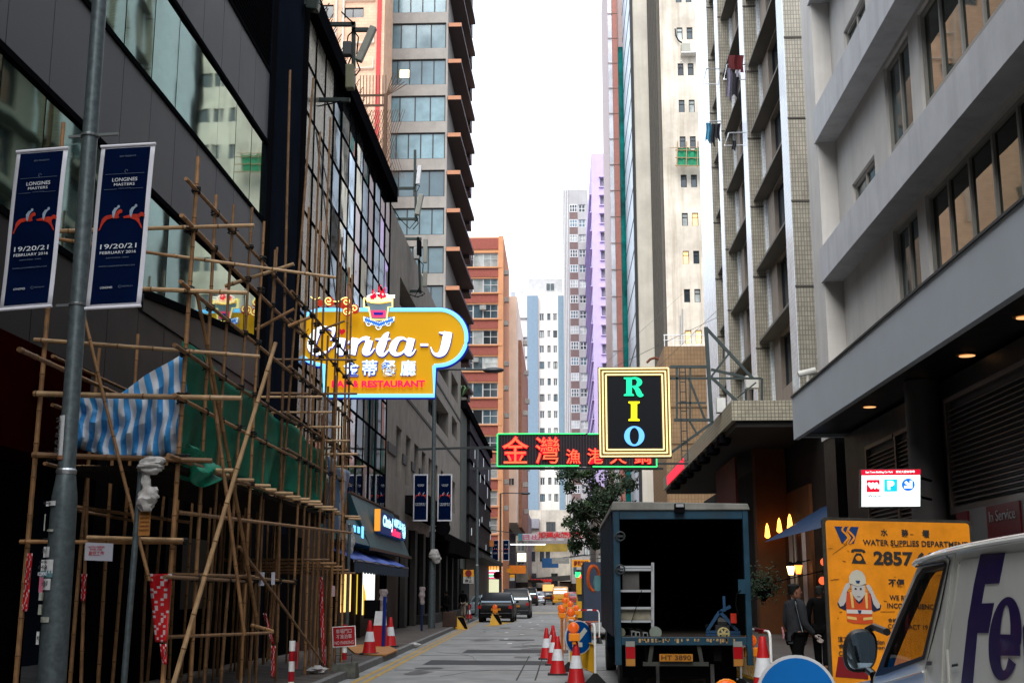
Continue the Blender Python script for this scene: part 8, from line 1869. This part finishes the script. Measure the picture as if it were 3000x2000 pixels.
def person(label, x, y, z, H, yaw, jacket, trousers, shoes, stride=.25, arm=(.1, -.15), hair=HAIR, glove=None, look=0.0, bag_=None, shortskirt=False, bend=.25):
    """standing / walking figure; yaw 0 faces +Y (away); arm = forward swing of left and right hand"""
    t = thing('person', label, 'person', (x, y, z)); s = H / 1.70
    R = Matrix.Rotation(yaw, 4, 'Z'); W = lambda p: Vector((x, y, z)) + (R @ Vector(p)) * s
    hip, knee, ank = .90, .49, .08
    J = {}
    def add(k, p, rx, ry=None): f_ = .8 if k in ('pelvis', 'waist', 'chest', 'neckb', 'shl', 'shr', 'hipl', 'hipr', 'kneel', 'kneer', 'ell', 'elr') else 1; J[k] = (W(p), rx * s * f_, (ry or rx) * s * f_)
    add('pelvis', (0, 0, .93), .125, .10); add('waist', (0, .0, 1.08), .125, .10); add('chest', (0, -.01, 1.27), .15, .115); add('neckb', (0, -.01, 1.43), .07, .07); add('neck', (0, .01, 1.48), .05, .052); 
    E_ = [('pelvis', 'waist'), ('waist', 'chest'), ('chest', 'neckb'), ('neckb', 'neck')]
    for sd_, sg, f in (('l', -1, stride), ('r', 1, -stride)):
        add('hip' + sd_, (sg * .09, 0, .88), .09); add('knee' + sd_, (sg * .10, f * .45 + .03, .50), .062); add('ank' + sd_, (sg * .10, f - .02, .10 + max(0, -f) * .25), .042); add('toe' + sd_, (sg * .12, f + .14, .04 + max(0, -f) * .05), .035)
        E_ += [('pelvis', 'hip' + sd_), ('hip' + sd_, 'knee' + sd_), ('knee' + sd_, 'ank' + sd_), ('ank' + sd_, 'toe' + sd_)]
    hands = {}
    for sd_, sg, f in (('l', -1, arm[0]), ('r', 1, arm[1])):
        sh = Vector((sg * .185, 0, 1.385)); el = Vector((sg * .245, f * .35 - .05, 1.10)); ha = Vector((sg * .245, f + .02, .87 + abs(f) * bend))
        add('sh' + sd_, sh, .062); add('el' + sd_, el, .043); add('wr' + sd_, ha, .029)
        E_ += [('neckb', 'sh' + sd_), ('sh' + sd_, 'el' + sd_), ('el' + sd_, 'wr' + sd_)]; hands[sd_] = (el, ha)
    body = skin_obj('body', J, E_, SKIN, t)
    # head with face, ears, on the neck
    hd = Matrix.Rotation(yaw + look, 4, 'Z'); HW = lambda p: Vector((x, y, z)) + (R @ Vector((0, .015, 1.585))) * s + (hd @ Vector(p)) * s
    b = B(); rings = []
    for zz, rx, ry, oy in ((-.115, .03, .035, .03), (-.105, .05, .055, .025), (-.08, .06, .078, .012), (-.045, .068, .088, .004), (0, .073, .095, 0), (.04, .074, .098, -.004), (.075, .066, .088, -.008), (.10, .045, .06, -.01), (.112, .018, .024, -.01)):
        rings.append([HW((rx * math.cos(a), oy + ry * math.sin(a), zz)) for a in [2 * PI * i / 16 for i in range(16)]])
    b.loft(rings)
    b.loft([[HW((sx, .085 + dy, dz)) for sx, dy, dz in ((-.012, 0, .02), (.012, 0, .02), (.018, 0, -.028), (-.018, 0, -.028))], [HW((sx, .112, dz)) for sx, dz in ((-.006, -.005), (.006, -.005), (.010, -.024), (-.010, -.024))]])
    for sg in (-1, 1): b.ball(HW((sg * .074, -.005, 0)), (.012 * s, .02 * s, .032 * s), 8, 5)
    hdm = b.build('head', SKIN, t, smooth=True)
    b = B()
    for sg in (-1, 1): b.ball(HW((sg * .028, .083, .008)), .010 * s, 6, 4)
    b.bar(HW((-.022, .088, -.055)), HW((.022, .088, -.055)), .006 * s, .004 * s); b.build('face_features', mat('dark eyes and lips', (.06, .025, .02), .4), hdm)
    b = B(); rings = []
    for zz, k, fr in ((-.05, 1.0, -.05), (-.01, 1.1, -.035), (.03, 1.13, .0), (.06, 1.14, .045), (.085, 1.12, .07), (.11, .8, .05), (.122, .3, .01)):
        rx, ry = .072 * k * (1 if zz < .1 else .8), .094 * k; rings.append([HW((rx * math.cos(a), max(-9, min(fr, ry * math.sin(a))) - .006, zz)) for a in [2 * PI * i / 18 for i in range(18)]])
    b.loft(rings); b.build('hair', hair, t, smooth=True)
    # clothes as their own continuous surfaces a little outside the body
    G = {}; 
    for k, dr in (('pelvis', .045), ('waist', .052), ('chest', .052), ('neckb', .042), ('shl', .036), ('shr', .036), ('ell', .03), ('elr', .03), ('wrl', .018), ('wrr', .018)): p, a_, c_ = J[k]; G[k] = (p, a_ + dr * s, c_ + dr * s)
    G['hem'] = (W((0, 0, .84)), .165 * s, .135 * s)
    for sd_ in 'lr': p, a_, c_ = J['wr' + sd_]; q = J['el' + sd_][0]; G['wr' + sd_] = (q.lerp(p, .97), .046 * s, .046 * s)
    skin_obj('jacket', G, [('chest', 'waist'), ('waist', 'pelvis'), ('pelvis', 'hem'), ('chest', 'neckb'), ('neckb', 'shl'), ('neckb', 'shr'), ('shl', 'ell'), ('shr', 'elr'), ('ell', 'wrl'), ('elr', 'wrr')], jacket, t)
    G = {k: (J[k][0], J[k][1] + .036 * s, J[k][2] + .036 * s) for k in ('pelvis', 'hipl', 'hipr', 'kneel', 'kneer')}
    for sd_ in 'lr': G['ank' + sd_] = (J['ank' + sd_][0], .066 * s, .066 * s)
    skin_obj('trousers', G, [('pelvis', 'hipl'), ('pelvis', 'hipr'), ('hipl', 'kneel'), ('hipr', 'kneer'), ('kneel', 'ankl'), ('kneer', 'ankr')], trousers, t)
    for sd_ in 'lr':
        a_, c_ = J['ank' + sd_][0], J['toe' + sd_][0]; b = B(); d = (c_ - a_); d.z = 0; d.normalize(); sx = Vector((-d.y, d.x, 0)); base = min(a_.z, c_.z) - .04 * s
        b.loft([[a_ - d * .07 * s + sx * k * .04 * s + Vector((0, 0, hz - a_.z)) for k, hz in ((-1, base), (1, base), (.8, base + .10 * s), (-.8, base + .10 * s))], [a_ + d * .06 * s + sx * k * .045 * s + Vector((0, 0, hz - a_.z)) for k, hz in ((-1, base), (1, base), (.8, base + .085 * s), (-.8, base + .085 * s))], [a_ + d * .19 * s + sx * k * .036 * s + Vector((0, 0, hz - a_.z)) for k, hz in ((-1, base), (1, base), (.8, base + .05 * s), (-.8, base + .05 * s))]]); b.build('shoe', shoes, t, smooth=True)
    # hands: palm, four curled fingers, thumb
    for sd_, (el, ha) in hands.items():
        d = (ha - el).normalized(); sg = -1 if sd_ == 'l' else 1; side_ = Vector((0, 1, 0)); side_ = (side_ - d * side_.dot(d)).normalized(); nn_ = d.cross(side_).normalized() * (-sg)
        Hn = {'w': (W(ha), .026 * s, .022 * s), 'p': (W(ha + d * .05), .036 * s, .018 * s), 'k': (W(ha + d * .085), .038 * s, .016 * s)}; ed = [('w', 'p'), ('p', 'k')]
        hm = skin_obj('hand', Hn, ed, glove or SKIN, t)
        for i, (off, ln) in enumerate(((.030, .072), (.010, .082), (-.010, .076), (-.028, .058))):
            p0 = ha + d * .08 + side_ * off; p1 = p0 + d * ln * .5 - nn_ * .008; p2 = p1 + d * ln * .3 - nn_ * .022; p3 = p2 + d * ln * .1 - nn_ * .02
            b = B(); b.tube([W(p0), W(p1), W(p2), W(p3)], [.0095 * s, .009 * s, .008 * s, .006 * s], 6); b.build('finger', glove or SKIN, hm, smooth=True)
        p0 = ha + d * .03 + side_ * .03; p1 = p0 + d * .035 + side_ * .028; p2 = p1 + d * .03 - nn_ * .012; b = B(); b.tube([W(p0), W(p1), W(p2)], [.012 * s, .0105 * s, .008 * s], 6); b.build('thumb', glove or SKIN, hm, smooth=True)
    if bag_:
        b = B(); c = W(bag_[0]); w, h, d_ = bag_[1]; b.loft([[c + R @ Vector((u * w * k * s, v * d_ * k * s, dz * h * s)) for u, v in ((-1, -1), (1, -1), (1, 1), (-1, 1))] for dz, k in ((-.5, .85), (-.3, 1), (.3, 1), (.5, .7))]); g = b.build('bag', bag_[2], t, bevel=.01)
    return t
JK = mat('dark grey work jacket', (.026, .027, .031), .9, var=.35, scale=9, bump=.5, spec=.1); BK = mat('black cloth', (.002, .002, .0022), .95, var=.2, spec=.08); TR = mat('near black trousers', (.002, .002, .0025), .95, var=.2, spec=.08)
p = at(2330, 1720, Y=18.9)
o = person('man in a dark grey jacket walking right before the pub with one pale gloved hand', p.x - .02, 18.9, .125, 1.60, -1.2, JK, TR, BK, .22, (.08, .16), glove=mat('pale work glove', (.36, .30, .27), .7, var=.2), look=-.2, bend=.35)
b = B(); c = at(2291, 1835, Y=18.8); b.tube([c, c + Vector((.02, 0, -.12)), c + Vector((.015, 0, -.17))], [.012, .016, .01], 6); b.build('red_tag', mat('red and white tag', (.45, .2, .22), .6, var=.5, scale=60), o)
b = B(); b.tube([at(x, y, Y=18.72) for x, y in ((2330, 1760), (2337, 1790), (2345, 1825), (2352, 1850))], .008, 5); b.build('sleeve_piping', mat('pale piping', (.2, .24, .26), .5), o)
p = at(2400, 1733, Y=24)
person('man in black seen from behind with a bare neck beside the orange notice board', p.x, 24.0, .125, 1.60, -.35, BK, TR, BK, .2, (.12, -.1), hair=mat('grey black hair', (.016, .016, .015), .8, spec=.1, var=.3, scale=40))
p = at(1357, 1735, Y=76)
person('lady in black with a pale shoulder bag walking on the left pavement', p.x, 76, .13, 1.62, .0, BK, mat('beige patterned skirt', (.22, .17, .13), .8, var=.4, scale=9), BK, .16, (.1, -.1), bag_=((.2, .0, .86), (.17, .24, .10), mat('pale tote bag', (.36, .30, .22), .7, var=.3)))
p = at(1305, 1790, Y=66)
person('dark figure leaning at the planter by the second lamp post', p.x, 66.2, .13, 1.55, .9, BK, BK, BK, .2, (.1, .1))
